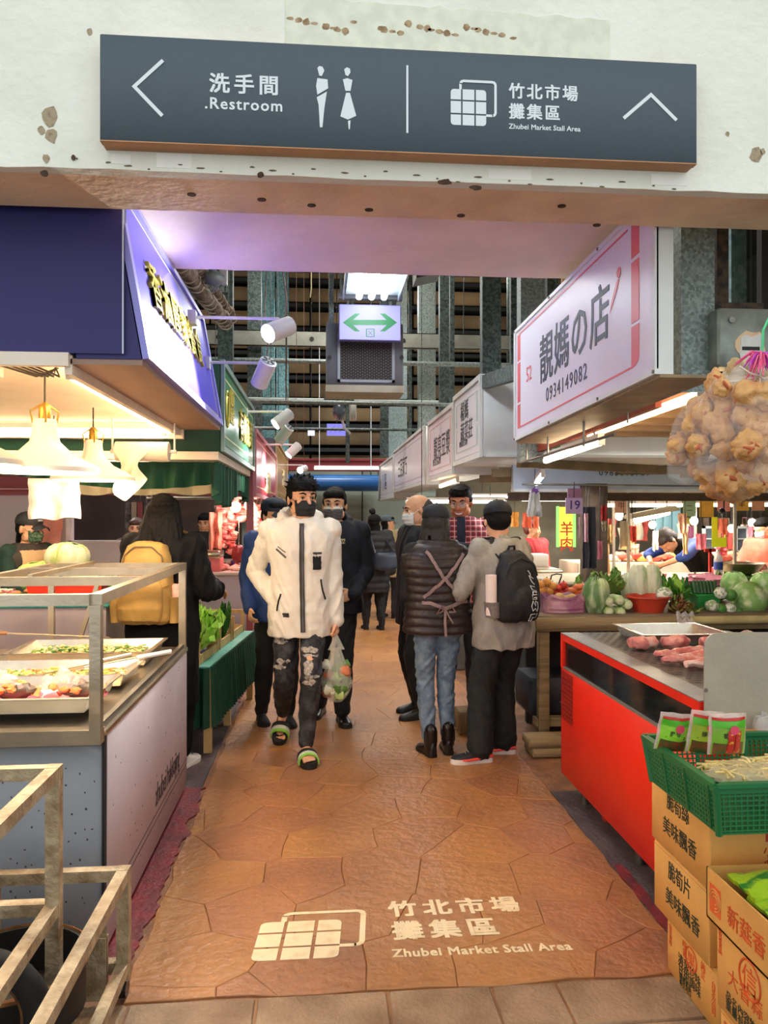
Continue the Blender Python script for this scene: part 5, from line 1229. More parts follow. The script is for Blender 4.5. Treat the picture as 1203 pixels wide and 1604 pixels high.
def packet(px, py, Y, w, h, tilt, lean, label, design):
    c0 = aty(px, py, Y)
    o = thing('snack_packet', label, 'packet', tuple(c0), 0, 'green packets standing in the plastic basket')
    R = Matrix.Rotation(tilt, 3, 'Y') @ Matrix.Rotation(lean, 3, 'X')
    def P(u, v, off=0): 
        bul = .022*math.sin(PI*min(1, max(0, u)))*math.sin(PI*min(1, max(0, v)))**.6
        return c0+R @ V((u-.5)*w, -bul-off+.006*noise.noise(V(u*4, v*4, px)), (v-.5)*h)
    def band(u0, u1, v0, v1, m, nm, off=.0, nu=8): G().sheet(lambda u, v: P(u0+(u1-u0)*u, v0+(v1-v0)*v, off), nu, 6, .002).build(nm, m, o)
    band(0, 1, 0, 1, film('#f2d9cf', .45, .15), 'clear_edge')
    band(.07, .96, .02, .9, design[0], 'front', .002)
    band(.07, .96, .86, .92, mat('#c5281f', .35), 'red_stripe', .004)
    band(.07, .96, .70, .85, mat('#57b82a', .3), 'green_stripe', .004)
    band(.10, .9, .02, .32, mat('#8a4a2c', .35, 0, .3, 25, col2='#3f5a2a'), 'contents', .004)
    g = G(); cc = P(.58, .66, .006); g.lathe([(0, 0), (.014, 0), (.014, .002), (0, .002)], cc, 14, R=R @ Matrix.Rotation(PI/2, 3, 'X')); g.build('round_badge', mat('#e0506a', .4), o)
    g = G(); write(g, design[1], P(.3, .46, .006), R @ V(1, 0, 0), R @ V(0, 0, 1), .018, th=.001); write(g, design[2], P(.16, .36, .006), R @ V(1, 0, 0), R @ V(0, 0, 1), .014, th=.001); g.build('print', INK, o)
    if len(design) > 3:
        for q in (.42, .62): band(q, q+.17, .08, .62, mat('#c42a25', .35, 0, .3, 60, col2='#e8b13a', ramp=(.55, .6)), 'chilli_panel', .006, 4)
    return o
packet(1054, 1142, 2.36, .105, .125, .12, .15, 'lime green packet at the left of the basket with a pink badge', (LIME, '脆筍', '・美味可口・'))
packet(1103, 1142, 2.30, .105, .135, .10, .12, 'olive green packet in the middle of the basket', (mat('#9fb93a', .25, 0, .15, 10), '辣筍', '・香脆・'))
packet(1138, 1145, 2.20, .115, .125, .0, .1, 'wide green packet at the right with two red chilli panels', (mat('#7fae3a', .25, 0, .1, 10), '筍', ' ', 1))
for i, (x, y_, z, rx, ry, rz_) in enumerate(((1.27, 2.19, .775, .14, .085, .03), (1.45, 2.2, .78, .13, .09, .035), (1.36, 2.27, .75, .12, .08, .04))):
    o = thing('noodle_bag', ('cream coloured bag of shredded bamboo at the near corner of the basket', 'yellowish bag of bamboo shreds at the right of the basket', 'bag of bamboo shreds half covered by the two front bags')[i], 'bag', (x, y_, z), 0, 'bags of bamboo shreds in the basket')
    g = G(); rr_ = random.Random(i)
    for k in range(60):
        a = rr_.uniform(0, PI); u, v = rr_.uniform(-.7, .7), rr_.uniform(-.7, .7); c0 = V(x+u*rx, y_+v*ry, z+.02*rr_.random()); d = V(math.cos(a), math.sin(a), 0)*.04; g.tube([c0-d, c0+V(0, 0, .008), c0+d], .004, 5)
    g.build('shreds', mat('#e6cf86', .5, 0, .1, 20), o)
    g = G().ell((x, y_, z), (rx, ry, rz_), n=26, k=14, dist=.35, seed=i+20); g.build('clear_bag', film('#f0e0b4', .42, .15, .5, 26), o)
o = thing('bread_bag', 'clouded plastic bag at the right edge beside the steel shield', 'bag', tuple(aty(1200, 1165, 2.55)))
G().ell(aty(1208, 1150, 2.55), (.06, .07, .08), n=20, k=12, dist=.4, seed=9).build('bag_body', film('#eef0f0', .45), o)
G().box(1.42, 1.62, 2.505, 2.56, .5, .80).build('support_box', CARD2, o)
# ---- vegetable stall
t = thing('vegetable_stall', 'long timber edged vegetable table behind the red cabinet', 'table', (3.2, 5.4, 0))
VX0 = aty(838, 960, 5.02).x; zt = .865
OLDW = mat('#8d7a57', .7, 0, .2, 8, .3, 30, stretch=(.2, 1, 3), name='old_timber')
G().box(VX0, 5.2, 5.02, 5.95, zt-.02, zt, bev=.004).build('tabletop', mat('#7b6a55', .6, 0, .2, 5), t)
G().box(VX0, 5.2, 4.99, 5.02, zt-.10, zt-.01, bev=.004).build('front_board', OLDW, t)
G().box(VX0+.03, VX0+.10, 5.02, 5.09, 0, zt-.02, bev=.004).build('leg', OLDW, t)
for xx in (2.6, 3.8, 5.1): G().box(xx, xx+.07, 5.05, 5.12, 0, zt-.02).build('leg', OLDW, t)
G().box(VX0+.1, 5.1, 5.6, 5.64, .0, zt-.02).build('rear_board', mat('#2c2420', .8), t)
G().box(VX0+.02, VX0+1.5, 5.05, 5.15, .12, .17).build('cross_board', OLDW, t)
tag(G().tube([(2.5, 4.975, .83), (5.2, 4.965, .835)], .028, 10).build('bamboo_pole', mat('#c0b47d', .5, 0, .15, 6)), 'bamboo pole along the front edge of the vegetable table', 'pole')
# timber pallets below
for k, (a, b, c_, d_, z0, lab) in enumerate(((VX0-.08, 1.72, 4.78, 5.0, 0, 'lowest rough timber plank at the foot of the vegetable table'), (VX0-.10, 1.70, 4.80, 4.98, .055, 'upper rough timber plank at the foot of the vegetable table'))):
    tag(G().box(a, b, c_, d_, z0, z0+.052, bev=.006).build('timber_plank', OLDW), lab, 'plank')
tag(G().box(VX0+.0, VX0+.9, 5.15, 5.55, .17, .42, bev=.02).build('storage_crate', mat('#2a2f3a', .6, 0, .3, 6)), 'dark crate stored under the vegetable table', 'crate')
tag(G().box(.97, 1.20, 5.3, 5.5, 0, .16, bev=.01).build('stone_block', mat('#7d6645', .8, 0, .2, 8)), 'low tan block behind the legs of the shoppers', 'block')
def at5(px, py, Y=5.2): return aty(px, py, Y)
def fruit(name, px, py, Y, r, m, label, grp, sq=(1, 1, .92), seed=0, stem=None):
    p = at5(px, py, Y); o = G().ell(p, (r*sq[0], r*sq[1], r*sq[2]), n=14, k=10, dist=.15, seed=seed).build(name, m); tag(o, label, 'vegetable' if name not in ('orange', 'guava') else 'fruit', grp)
    if stem: G().tube([p+V(0, 0, r*.8), p+V(.004, 0, r*1.1)], .004, 5).build('stem', stem, o)
    return o
TOM = mat('#c2392a', .25, 0, .15, 10); ORG = mat('#e39a45', .4, 0, .1, 20); POT = mat('#d9b36d', .6, 0, .15, 14)
for i, (px, py, m) in enumerate(((846, 912, ORG), (856, 908, ORG), (865, 914, ORG), (849, 921, ORG), (860, 922, ORG))): fruit('orange', px, py, 5.45, .036, m, 'yellow orange fruit in the blue rimmed basket beside the black backpack', 'oranges in the blue rimmed basket', seed=i, stem=LETD)
tag(G().lathe([(.14, 0), (.17, .06), (.18, .06), (.175, .07), (.165, .066), (.135, .01), (0, .01), (0, 0)], at5(860, 938, 5.45)+V(0, 0, -.015), 24).build('fruit_basket', mat('#4a54a0', .4)), 'blue rimmed basket beside the black backpack', 'basket')
for i, (px, py) in enumerate(((874, 918), (882, 913), (888, 921), (878, 926), (869, 925), (893, 927))): fruit('tomato', px, py, 5.5, .034, TOM, 'red tomato in the heap behind the potatoes', 'tomatoes', seed=i, stem=LETD)
for i, (px, py) in enumerate(((897, 921), (905, 916), (911, 923), (902, 928), (914, 915))): fruit('carrot', px, py, 5.45, .032, mat('#dd7440', .5, 0, .15, 20), 'orange red vegetable in the net beside the wrapped greens', 'orange vegetables', sq=(1.3, 1, .8), seed=i)
for i, (px, py) in enumerate(((866, 936), (876, 931), (885, 935), (895, 933), (904, 936), (872, 941), (883, 943), (895, 942), (906, 943))): fruit('potato', px, py, 5.22, .034, POT, 'yellow potato showing over the pink striped bag', 'potatoes', sq=(1.2, 1, .85), seed=i)
a_, b_ = at5(853, 962, 5.16), at5(917, 938, 5.16); g = G()
g.sheet(lambda u, v: V((a_.x+b_.x)/2+(b_.x-a_.x)*.52*math.copysign(abs(math.cos(u*2*PI))**.6, math.cos(u*2*PI)), 5.22+.10*math.copysign(abs(math.sin(u*2*PI))**.7, math.sin(u*2*PI))+.01*noise.noise(V(u*8, v*6, 0)), zt+.005+.115*v+.010*math.sin(u*40)*v), 64, 8, .003)
tag(g.build('striped_bag', mat('#a25f86', .35, 0, .2, 7, .3, 30, col2='#d9a3b5', ramp=(.4, .6), alpha=.93)), 'pink striped plastic bag holding the potatoes', 'bag')
g = G(); 
def wrapped(px, py, Y, rx, rz, label, m, seed, lean=0, ry=None, net=False):
    p = at5(px, py, Y); o = thing('wrapped_cabbage', label, 'vegetable', tuple(p), 0, 'film wrapped greens on the vegetable table'); R = Matrix.Rotation(lean, 3, 'Y'); ry = ry or rx
    G().ell(p, (rx*.92, ry*.9, rz*.94), R, 20, 14, dist=.12, seed=seed).build('head', m, o)
    for k in range(7):
        a = 2*PI*k/7+seed
        G().sheet(lambda u, v: p+R @ V(rx*.97*math.cos(a+(u-.5)*1.1)*math.sin(.35+v*2.3), ry*.97*math.sin(a+(u-.5)*1.1)*math.sin(.35+v*2.3), -rz*math.cos(.35+v*2.45)*.98+.008*math.sin(u*12)), 7, 8, .003).build('leaf', m, o)
    G().ell(p, (rx*1.05, ry*1.05, rz*1.06), R, 24, 16, dist=.1, seed=seed+5).build('clear_wrap', film('#f4fbf6', .08, .08, 1.0, 26), o)
    return o
BOK = mat('#4f8438', .4, 0, .2, 11, .6, 22, col2='#cfe0a8', ramp=(.45, .6), stretch=(1, 1, .35)); NAPA = mat('#e6edd2', .4, 0, .1, 14, .6, 22, col2='#9cc274', ramp=(.48, .66), stretch=(1, 1, .3))
wrapped(933, 930, 5.18, .095, .135, 'large wrapped dark green cabbage right of the potatoes', BOK, 1, .1)
wrapped(1000, 912, 5.4, .075, .15, 'wrapped pale cabbage standing behind the red bowl, left one', NAPA, 2)
wrapped(1022, 912, 5.38, .065, .15, 'wrapped white stemmed cabbage standing behind the red bowl, right one', NAPA, 3)
wrapped(985, 918, 5.45, .06, .12, 'wrapped pale cabbage half hidden at the left of the standing pair', NAPA, 4)
CABG = mat('#86bb55', .4, 0, .12, 10, .6, 22, col2='#e0eebc', ramp=(.45, .62))
wrapped(1172, 935, 5.25, .13, .115, 'big wrapped green cabbage lying at the right end, nearest', CABG, 5, .9)
wrapped(1150, 915, 5.5, .10, .11, 'round wrapped cabbage behind the big one', CABG, 6)
wrapped(1200, 918, 5.45, .12, .12, 'wrapped green cabbage cut by the right edge', CABG, 7)
GRAD = mat('#a9c77a', .45, 0, .1, 9, col2='#e2e8c4', ramp=(.4, .7))
for i, (px, py) in enumerate(((953, 938), (953, 954), (970, 936), (972, 955), (983, 943))):
    p = at5(px, py, 5.12); o = thing('gourd', ('upper left pale green gourd of the small pile', 'lower left pale green gourd of the small pile', 'upper middle pale green gourd of the small pile', 'lower middle pale green gourd of the small pile', 'rightmost pale green gourd of the small pile')[i], 'vegetable', tuple(p), 0, 'pale green gourds')
    G().tube([p+V(-.01, .16, 0), p+V(-.006, .1, 0), p, p+V(0, -.02, 0), p+V(0, -.028, 0)], [.02, .034, .035, .028, .012], 16).build('body', GRAD, o)
    G().tube([p+V(0, -.026, 0), p+V(0, -.034, 0)], .008, 8).build('stem', mat('#e6e3c2', .5), o)
leafy(tuple(at5(960, 925, 5.4)), .14, 18, [mat('#6fa046', .5, 0, .2, 15), SCAL2], 'leafy greens with thin stems above the gourds', seed=21, spread=1.3)
leafy(tuple(at5(1060, 938, 5.35)), .13, 20, [LETD, LET, mat('#5ca03a', .5, 0, .2, 15)], 'bright green celery leaves between the standing cabbages and cucumbers', seed=22, spread=1.2, h=1.4)
for i, (px, py, Y_, m_, n_) in enumerate(((1035, 905, 5.75, LETD, 14), (985, 900, 5.78, PARS, 14), (1090, 903, 5.85, LETD, 12), (1125, 905, 5.8, PARS, 14), (930, 902, 5.8, SCAL2, 12))):
    leafy((at5(px, py, Y_).x, Y_, zt), .14, n_, [m_, SCAL2], ('leafy greens at the back behind the white netted fruit', 'dark herb bunch at the back behind the red bowl', 'leafy greens at the back beside the pink plastic bag', 'dark herb bunch at the back above the netted fruit', 'pale leafy bunch at the back left of the gourds')[i], seed=40+i, spread=1.3, h=1.5, ruf=.2)
REDL = mat('#7a4a2a', .5, 0, .3, 14, .3, 30, col2='#8fa34a', ramp=(.4, .65))
leafy(tuple(at5(1068, 960, 5.12)), .13, 30, [REDL], 'red brown leaf lettuce at the front of the table', seed=23, spread=1.5, h=1.0)
tag(G().lathe([(.10, 0), (.14, .095), (.155, .10), (.155, .112), (.145, .112), (.135, .10), (.098, .01), (0, .01), (0, 0)], (at5(1015, 960, 5.2).x, 5.2, zt), 28).build('bowl', mat('#c9432c', .35, 0, .05, 6)), 'red plastic bowl in the middle of the vegetable table', 'bowl')
NETW = mat('#eef0e6', .6, 0, .15, 70, col2='#9fb98a', ramp=(.48, .6), tex='voronoi'); GUA = mat('#4f8a3a', .4, 0, .15, 14)
for i, (px, py, r, m) in enumerate(((1041, 927, .055, NETW), (1128, 925, .045, NETW), (1144, 928, .045, GUA), (1115, 945, .045, NETW), (1129, 950, .04, GUA), (1155, 955, .036, GUA), (1143, 950, .042, NETW))):
    fruit('guava', px, py, 5.16, r, m, ('large white netted fruit beside the standing cabbages', 'white netted fruit left of the bare green one', 'bare dark green fruit above the netted row', 'white netted fruit at the front left of the right heap', 'small dark green fruit at the front', 'small dark green fruit touching the big wrapped cabbage', 'white netted fruit at the front right of the heap')[i], 'netted fruit', seed=i)
open_crate(at5(1088, 930, 5.3).x, at5(1125, 930, 5.3).x, 5.25, 5.5, zt, .10, mat('#35a04f', .4), name='crate', label='green plastic tub of cucumbers', cat='tub')
CUC = mat('#2c5a34', .4, 0, .2, 20)
for k in range(7): p = at5(1089+k*5.4, 915, 5.3); tag(G().tube([p+V(0, .0, -.05), p+V(.0, .02, .0), p+V(.002, .03, .035), p+V(.002, .035, .042)], [.016, .019, .015, .006], 10).build('cucumber', CUC), 'dark green cucumber standing in the green tub', 'vegetable', 'cucumbers in the green tub')
tag(G().ell(at5(1105, 905, 5.7), (.19, .10, .05), n=24, k=12, dist=.5, seed=4).build('plastic_bag', mat('#e08a9c', .35, 0, .15, 12, .4, 20)), 'pink plastic bag spread behind the cucumbers', 'bag')
o = G().sheet(lambda u, v: at5(1062+28*u, 978-22*v, 4.97)+V(0, .03*v+.012*noise.noise(V(u*6, v*6, 2)), .01*math.sin(u*16)), 14, 10, .002).build('clear_bag', film('#e9e6e6', .4)); tag(o, 'small crumpled clear bag hanging at the table edge', 'bag')
tag(G().ell((at5(908, 905, 5.75).x, 5.75, zt+.045), (.11, .1, .05), n=20, k=10).build('stone_bowl', mat('#6c6a66', .7, 0, .15, 30)), 'grey bowl at the back of the vegetable table', 'bowl')
# ---- meat counter behind with the bending man
t = thing('meat_counter', 'grey topped meat counter behind the vegetable table', 'counter', (3.4, 6.9, 0))
G().box(1.95, 5.6, 6.35, 7.3, .93, .97, bev=.008).build('counter_top', mat('#b7a98e', .5, .1, .1, 5), t)
G().box(2.0, 5.5, 6.4, 7.25, 0, .93).build('cabinet', mat('#4b4a48', .6), t)
for i, (px, py, rx, m) in enumerate(((965, 889, .10, FAT), (978, 893, .08, PORK2), (1010, 893, .12, FAT), (1022, 890, .10, PORK2), (1000, 885, .12, WHITEP), (1030, 895, .07, PORK))):
    p = aty(px, 895, 6.6+.08*(i % 3)); p.z = .99
    tag(G().ell(p, (rx, .08, .03), n=14, k=8, dist=.3, seed=i).build('meat_cut', m), 'pale piece of meat before the bending man', 'meat', 'meat in front of the bending man')
tag(G().box(aty(980, 890, 6.7).x, aty(1025, 890, 6.7).x, 6.7, 7.0, .97, 1.0, bev=.006).build('cutting_board', mat('#eadfc8', .5)), 'cream cutting board in front of the bending man', 'board')
o = thing('steel_bowl', 'wide steel bowl on the counter right of the bending man', 'bowl', (aty(1158, 900, 6.6).x, 6.6, .97))
x_ = o.location.x; G().lathe([(.09, 0), (.15, .03), (.205, .10), (.215, .105), (.205, .108), (.145, .035), (.085, .008), (0, .008), (0, 0)], (x_, 6.6, 1.0), 28).build('bowl_body', STEEL, o); G().lathe([(.10, 0), (.10, .03), (0, .03), (0, 0)], (x_, 6.6, .97), 16).build('foot', STEEL, o)
t_ = thing('water_bottle', 'small water bottle with a blue label on the right counter', 'bottle', (aty(1125, 895, 6.55).x, 6.55, .97)); x_ = t_.location.x
G().lathe([(.035, 0), (.038, .02), (.038, .17), (.03, .20), (.014, .225), (.014, .24), (0, .24)], (x_, 6.55, .97), 16).build('bottle_body', mat('#dfe9ee', .1, 0, 0, alpha=.55, spec=.8), t_); G().lathe([(.039, 0), (.039, .07)], (x_, 6.55, 1.05), 16).build('label', mat('#2f4fa8', .4), t_); G().lathe([(.016, 0), (.016, .02), (0, .02)], (x_, 6.55, 1.21), 12).build('cap', WHITEP, t_)
tag(G().box(aty(1150, 900, 6.45).x, aty(1190, 900, 6.45).x, 6.4, 6.6, .975, 1.0, bev=.006).build('tray', mat('#5f9a3c', .5)), 'green tray in front of the steel bowl', 'tray')
o = thing('red_stand', 'thin red metal stand on the right counter', 'stand', (aty(1112, 895, 6.5).x, 6.5, .97)); x_ = o.location.x
G().box(x_-.01, x_+.01, 6.49, 6.51, .97, 1.24).build('upright', mat('#c33024', .4), o); G().box(x_-.05, x_+.05, 6.49, 6.51, 1.21, 1.24).build('crossbar', mat('#c33024', .4), o); G().box(x_-.05, x_+.05, 6.45, 6.55, .97, .98).build('base', mat('#c33024', .4), o)
for i in range(10):
    px = 1120+i*9; p = aty(px, 882, 7.1); p.z = 1.0+.02*(i % 3)
    tag(G().ell(p, (.05, .05, .04), n=10, k=7, dist=.3, seed=i).build('produce', mat(('#d4402c', '#e7b84a', '#3fa45a', '#e58d7c', '#e8ddc4')[i % 5], .4)), 'small bright produce packed on the back of the right counter', 'food', 'bright produce on the right counter')
# steel service counter behind the backpack
t = thing('steel_counter', 'plain steel counter behind the black backpack', 'counter', (2.0, 7.8, 0))
G().box(1.25, 2.42, 7.5, 8.2, .93, .99, bev=.006).build('counter_top', STEEL, t); G().box(1.28, 2.4, 7.55, 8.15, 0, .93).build('cabinet', mat('#8d9294', .4, .5, .1, 5), t)
G().box(1.28, 2.4, 7.9, 8.14, .99, 1.12, bev=.01).build('white_box', WHITEP, t)
tag(G().box(1.55, 1.74, 7.5, 7.7, .99, 1.11, bev=.008).build('maroon_box', mat('#7d2027', .5)), 'maroon box on the plain steel counter', 'box')
o = thing('wire_stand', 'bent black wire stand at the edge of the steel counter', 'stand', (1.72, 6.9, .86))
G().tube([aty(862, 905, 6.0), aty(864, 897, 6.0), aty(872, 895, 6.0), aty(880, 896, 6.0), aty(879, 900, 6.0), aty(876, 908, 6.0), aty(872, 935, 6.0)], .006, 6).build('wire', DARK, o)
# pillar with hanging things
PIL = tag(G().box(aty(917, 800, 6.3).x, aty(951, 800, 6.3).x, 6.28, 6.44, 0, 1.8, bev=.006).build('pillar', mat('#5a4a38', .8, 0, .3, 10)), 'dark timber pillar in the middle of the right stalls', 'pillar')
def card(px0, py0, px1, py1, Y, m, label, grp='paper cards hanging over the right stalls', txt=None, tm=None, ts=.05, name='price_card', hang=1.73):
    a, b = aty(px0, py1, Y), aty(px1, py0, Y)
    o = thing(name, label, 'card', ((a.x+b.x)/2, Y, a.z), 0, grp)
    G().box(a.x, b.x, Y, Y+.004, a.z, b.z).build('sheet', m, o)
    if txt: g = G(); write(g, txt, (a.x+(b.x-a.x)*.5, Y-.0005, a.z+(b.z-a.z)*.3), (1, 0, 0), (0, 0, 1), ts, th=.001, align='CENTER', bold=.02); g.build('print', tm or INK, o)
    G().tube([((a.x+b.x)/2, Y+.006, b.z-.01), ((a.x+b.x)/2, Y+.006, max(b.z+.02, hang))], .003, 5).build('string', DARK, o)
    return o
LIL19 = mat('#b99fc4', .6, 0, .05, 9)
card(886, 776, 913, 801, 5.95, LIL19, 'lilac card with the number 19 hanging over the vegetable stall', None, '19', mat('#3a2a78', .5), .10, hang=1.76)
card(889, 761, 911, 777, 5.96, mat('#9b6f8c', .6), 'darker plum card right above the number card', None, hang=1.8)
g = G(); g.tube([(1.6, 5.98, 1.78), (4.3, 5.98, 1.76)], .008, 6); tag(g.build('hanging_wire', STEELD), 'thin wire rail carrying the number card', 'rail')
cols = ('#b58f7a', '#8fae8a', '#d9a53a', '#dc8a78', '#dca63e', '#d0936a'); xs = ((963, 983), (1070, 1090), (1096, 1118), (1124, 1144), (1151, 1173), (1178, 1198))
nm = ('brownish card left of the glowing lamp shade', 'greyish green card, first right of the lamp shade', 'mustard yellow card, hanging long', 'salmon card in the middle of the row', 'orange yellow card with dark strokes', 'tan orange card nearest the right edge')
for k, ((a, b), c_) in enumerate(zip(xs, cols)): card(a, 775, b, (800, 805, 806, 797, 796, 796)[k], 7.0, mat(c_, .7, 0, .08, 12), nm[k], txt=('牛', '二', '', '', '羊', '')[k] or None, ts=.07, tm=mat('#6b4a3a', .7))
tag(G().box(2.2, 5.8, 6.98, 7.03, 1.70, 1.76).box(2.25, 2.29, 6.99, 7.02, 1.76, 6.9).build('timber_beam', mat('#b08a5c', .7, 0, .1, 9)), 'light timber beam carrying the row of paper cards', 'beam')
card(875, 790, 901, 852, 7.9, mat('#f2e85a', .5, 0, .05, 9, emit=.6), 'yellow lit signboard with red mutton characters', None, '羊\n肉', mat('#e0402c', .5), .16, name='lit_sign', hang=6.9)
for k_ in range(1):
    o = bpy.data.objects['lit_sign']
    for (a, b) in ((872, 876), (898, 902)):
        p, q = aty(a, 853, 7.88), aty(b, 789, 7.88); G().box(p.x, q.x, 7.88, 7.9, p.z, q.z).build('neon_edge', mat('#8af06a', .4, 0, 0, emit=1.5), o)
L1 = thing('yellow_card', 'bright yellow L shaped card with an added faint glow', 'card', tuple(aty(1125, 850, 7.2)))
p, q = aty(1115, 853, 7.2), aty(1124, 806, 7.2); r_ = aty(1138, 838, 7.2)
G().poly([(p.x, 7.2, p.z), (r_.x, 7.2, p.z), (r_.x, 7.2, r_.z), (q.x, 7.2, r_.z), (q.x, 7.2, q.z), (p.x, 7.2, q.z)], (0, .004, 0)).build('sheet', mat('#e9f21a', .5, 0, 0, emit=.25), L1); G().tube([(q.x-.02, 7.21, q.z-.01), (q.x-.02, 7.21, 6.9)], .003, 5).build('string', DARK, L1)  # sheet emits a little so the card looks bright, though it is no lamp
# big lamp shade glowing
o = thing('work_lamp', 'broad glowing work lamp over the bending man', 'lamp', tuple(aty(1015, 806, 6.85)))
a_, b_ = aty(983, 812, 6.85), aty(1058, 790, 6.85)
G().hexa([(a_.x, 6.75, a_.z+.02), (b_.x, 6.75, b_.z-.03), (b_.x, 7.0, b_.z-.03), (a_.x, 7.0, a_.z+.02), (a_.x+.02, 6.8, a_.z+.06), (b_.x-.02, 6.8, b_.z+.01), (b_.x-.02, 6.95, b_.z+.01), (a_.x+.02, 6.95, a_.z+.06)]).build('shade', mat('#e8d2a8', .5), o)
G().tube([(a_.x+.08, 6.88, a_.z+.0), (b_.x-.05, 6.88, b_.z-.045)], .028, 12).build('tube', tube_mat('#fff0c8', 14), o)
for x_ in (a_.x+.06, b_.x-.06): G().tube([(x_, 6.9, a_.z+.04), (x_, 6.9, 1.72)], .005, 5).build('hanger', DARK, o)
light('work_light', 'AREA', (3.0, 6.85, 1.48), 14, WARM, .5, .2)
for i, (px, py, Y) in enumerate(((1087, 812, 8.5), (1146, 824, 8.8), (970, 804, 8.2), (1022, 818, 9.2), (1178, 815, 8.6))):
    p = aty(px, py, Y); o = thing('bulb_lamp', 'bare glowing bulb among the far right stalls', 'lamp', tuple(p), 0, 'bare bulbs in the far right stalls'); G().ell(p, (.045, .045, .05), n=14, k=10).build('bulb', tube_mat('#f4f8ff' if i == 0 else '#fff0d0', 16), o); G().tube([p+V(0, 0, .04), V(p.x, p.y, 6.9)], .004, 5).build('cord', DARK, o)
light('far_light', 'POINT', (3.4, 8.6, 1.5), 12, NEUT, .2); light('far_light', 'POINT', (4.6, 9.0, 1.5), 12, NEUT, .2)
# hanging coats, bags and cloths: (px, py top, width px, height px, Y, colour, label)
hang = ((923, 790, 20, 98, 5.985, '#1c2230', 'dark coat hanging in front of the timber pillar'), (918, 800, 6, 45, 5.975, '#c79aa0', 'narrow pinkish cloth beside the dark coat'), (940, 843, 8, 30, 5.985, '#c9788c', 'pink cloth strip on the timber pillar'),
        (946, 788, 10, 24, 5.985, '#b32a26', 'red pouch pinned on the timber pillar'), (946, 812, 9, 14, 5.985, '#b8ac8c', 'beige pouch below the red one'), (955, 818, 10, 30, 6.9, '#9a7f55', 'brown bundle left of the glowing lamp'), (977, 812, 12, 42, 6.7, '#e9d6b0', 'cream cloth hanging from the lamp end'), (991, 820, 12, 26, 6.75, '#d0453a', 'red bag hanging under the lamp'),
        (995, 848, 13, 16, 6.9, '#c9a894', 'patterned box like bag under the red bag'), (1027, 828, 9, 30, 6.9, '#efd3b8', 'cream pointed cloth above the bending man'), (1069, 800, 16, 32, 6.9, '#e7b59a', 'peach bundle with a handle'), (1073, 830, 10, 35, 6.9, '#e8c898', 'pale yellow strip hanging below the peach bundle'), (1082, 820, 9, 36, 8.4, '#a5628c', 'mauve cloth beside the blue panels'),
        (1098, 832, 17, 26, 7.0, '#ee7f96', 'pink shirt shaped cloth in the middle right'), (1133, 808, 16, 26, 7.1, '#ea8468', 'coral bag overlapping the yellow card'), (1131, 853, 18, 14, 7.6, '#e45a66', 'pinkish red bag low behind the counter'), (1176, 820, 10, 34, 8.0, '#e79cb4', 'pale pink cloth near the right edge'), (1192, 815, 14, 34, 7.8, '#d96a6c', 'red patterned cloth at the right edge'),
        (948, 848, 13, 50, 6.9, '#d8b48a', 'beige sack standing by the pillar'), (910, 806, 8, 34, 6.9, '#d7b3c0', 'pale mauve cloth right of the yellow signboard'), (806, 798, 14, 24, 8.4, '#e8a04a', 'orange sheet behind the grey blazer man'), (826, 799, 14, 24, 8.4, '#ef6a4a', 'bright red sheet behind the white hanging bags'), (840, 802, 10, 22, 8.4, '#f07a5a', 'coral sheet beside the bright red one'))
for k, (px, py, w, h, Y, c_, lab) in enumerate(hang):
    p = aty(px, py, Y); o = cloth('hanging_cloth', lab, 'cloth', p.x, Y, p.z, w*Y/FPX, h*Y/FPX, mat(c_, .6, 0, .1, 9, .2, 20), k, amp=.012, taper=.15 if k % 3 else -.1, hook=False)
    G().tube([(p.x, Y, p.z-.005), (p.x, Y, 6.9 if Y > 6.6 else max(p.z+.02, 1.76))], .003, 5).build('string', DARK, o)
p = aty(838, 765, 5.8); 
t = thing('bag_bundle', 'bunch of white plastic bags hanging behind the grey blazer man', 'bags', (p.x, 5.8, p.z-.2))
G().ell((p.x, 5.8, p.z), (.035, .03, .025), n=12, k=8, dist=.4).build('knot', mat('#7a4aa0', .4), t)
for k in range(4): G().sheet(lambda u, v: (p.x+(u-.5)*(.06+.05*v)+.01*noise.noise(V(u*5, v*4, k)), 5.8-.02+.02*k+.012*math.sin(u*14+k), p.z-.01-.17*v-.02*math.sin(u*7+k)*v), 12, 8, .002).build('bag', mat('#e4e8ea', .5, 0, .05, 9, alpha=.9), t)
G().tube([(p.x, 5.8, p.z), (p.x, 5.8, 1.93)], .003, 5).build('string', DARK, t)
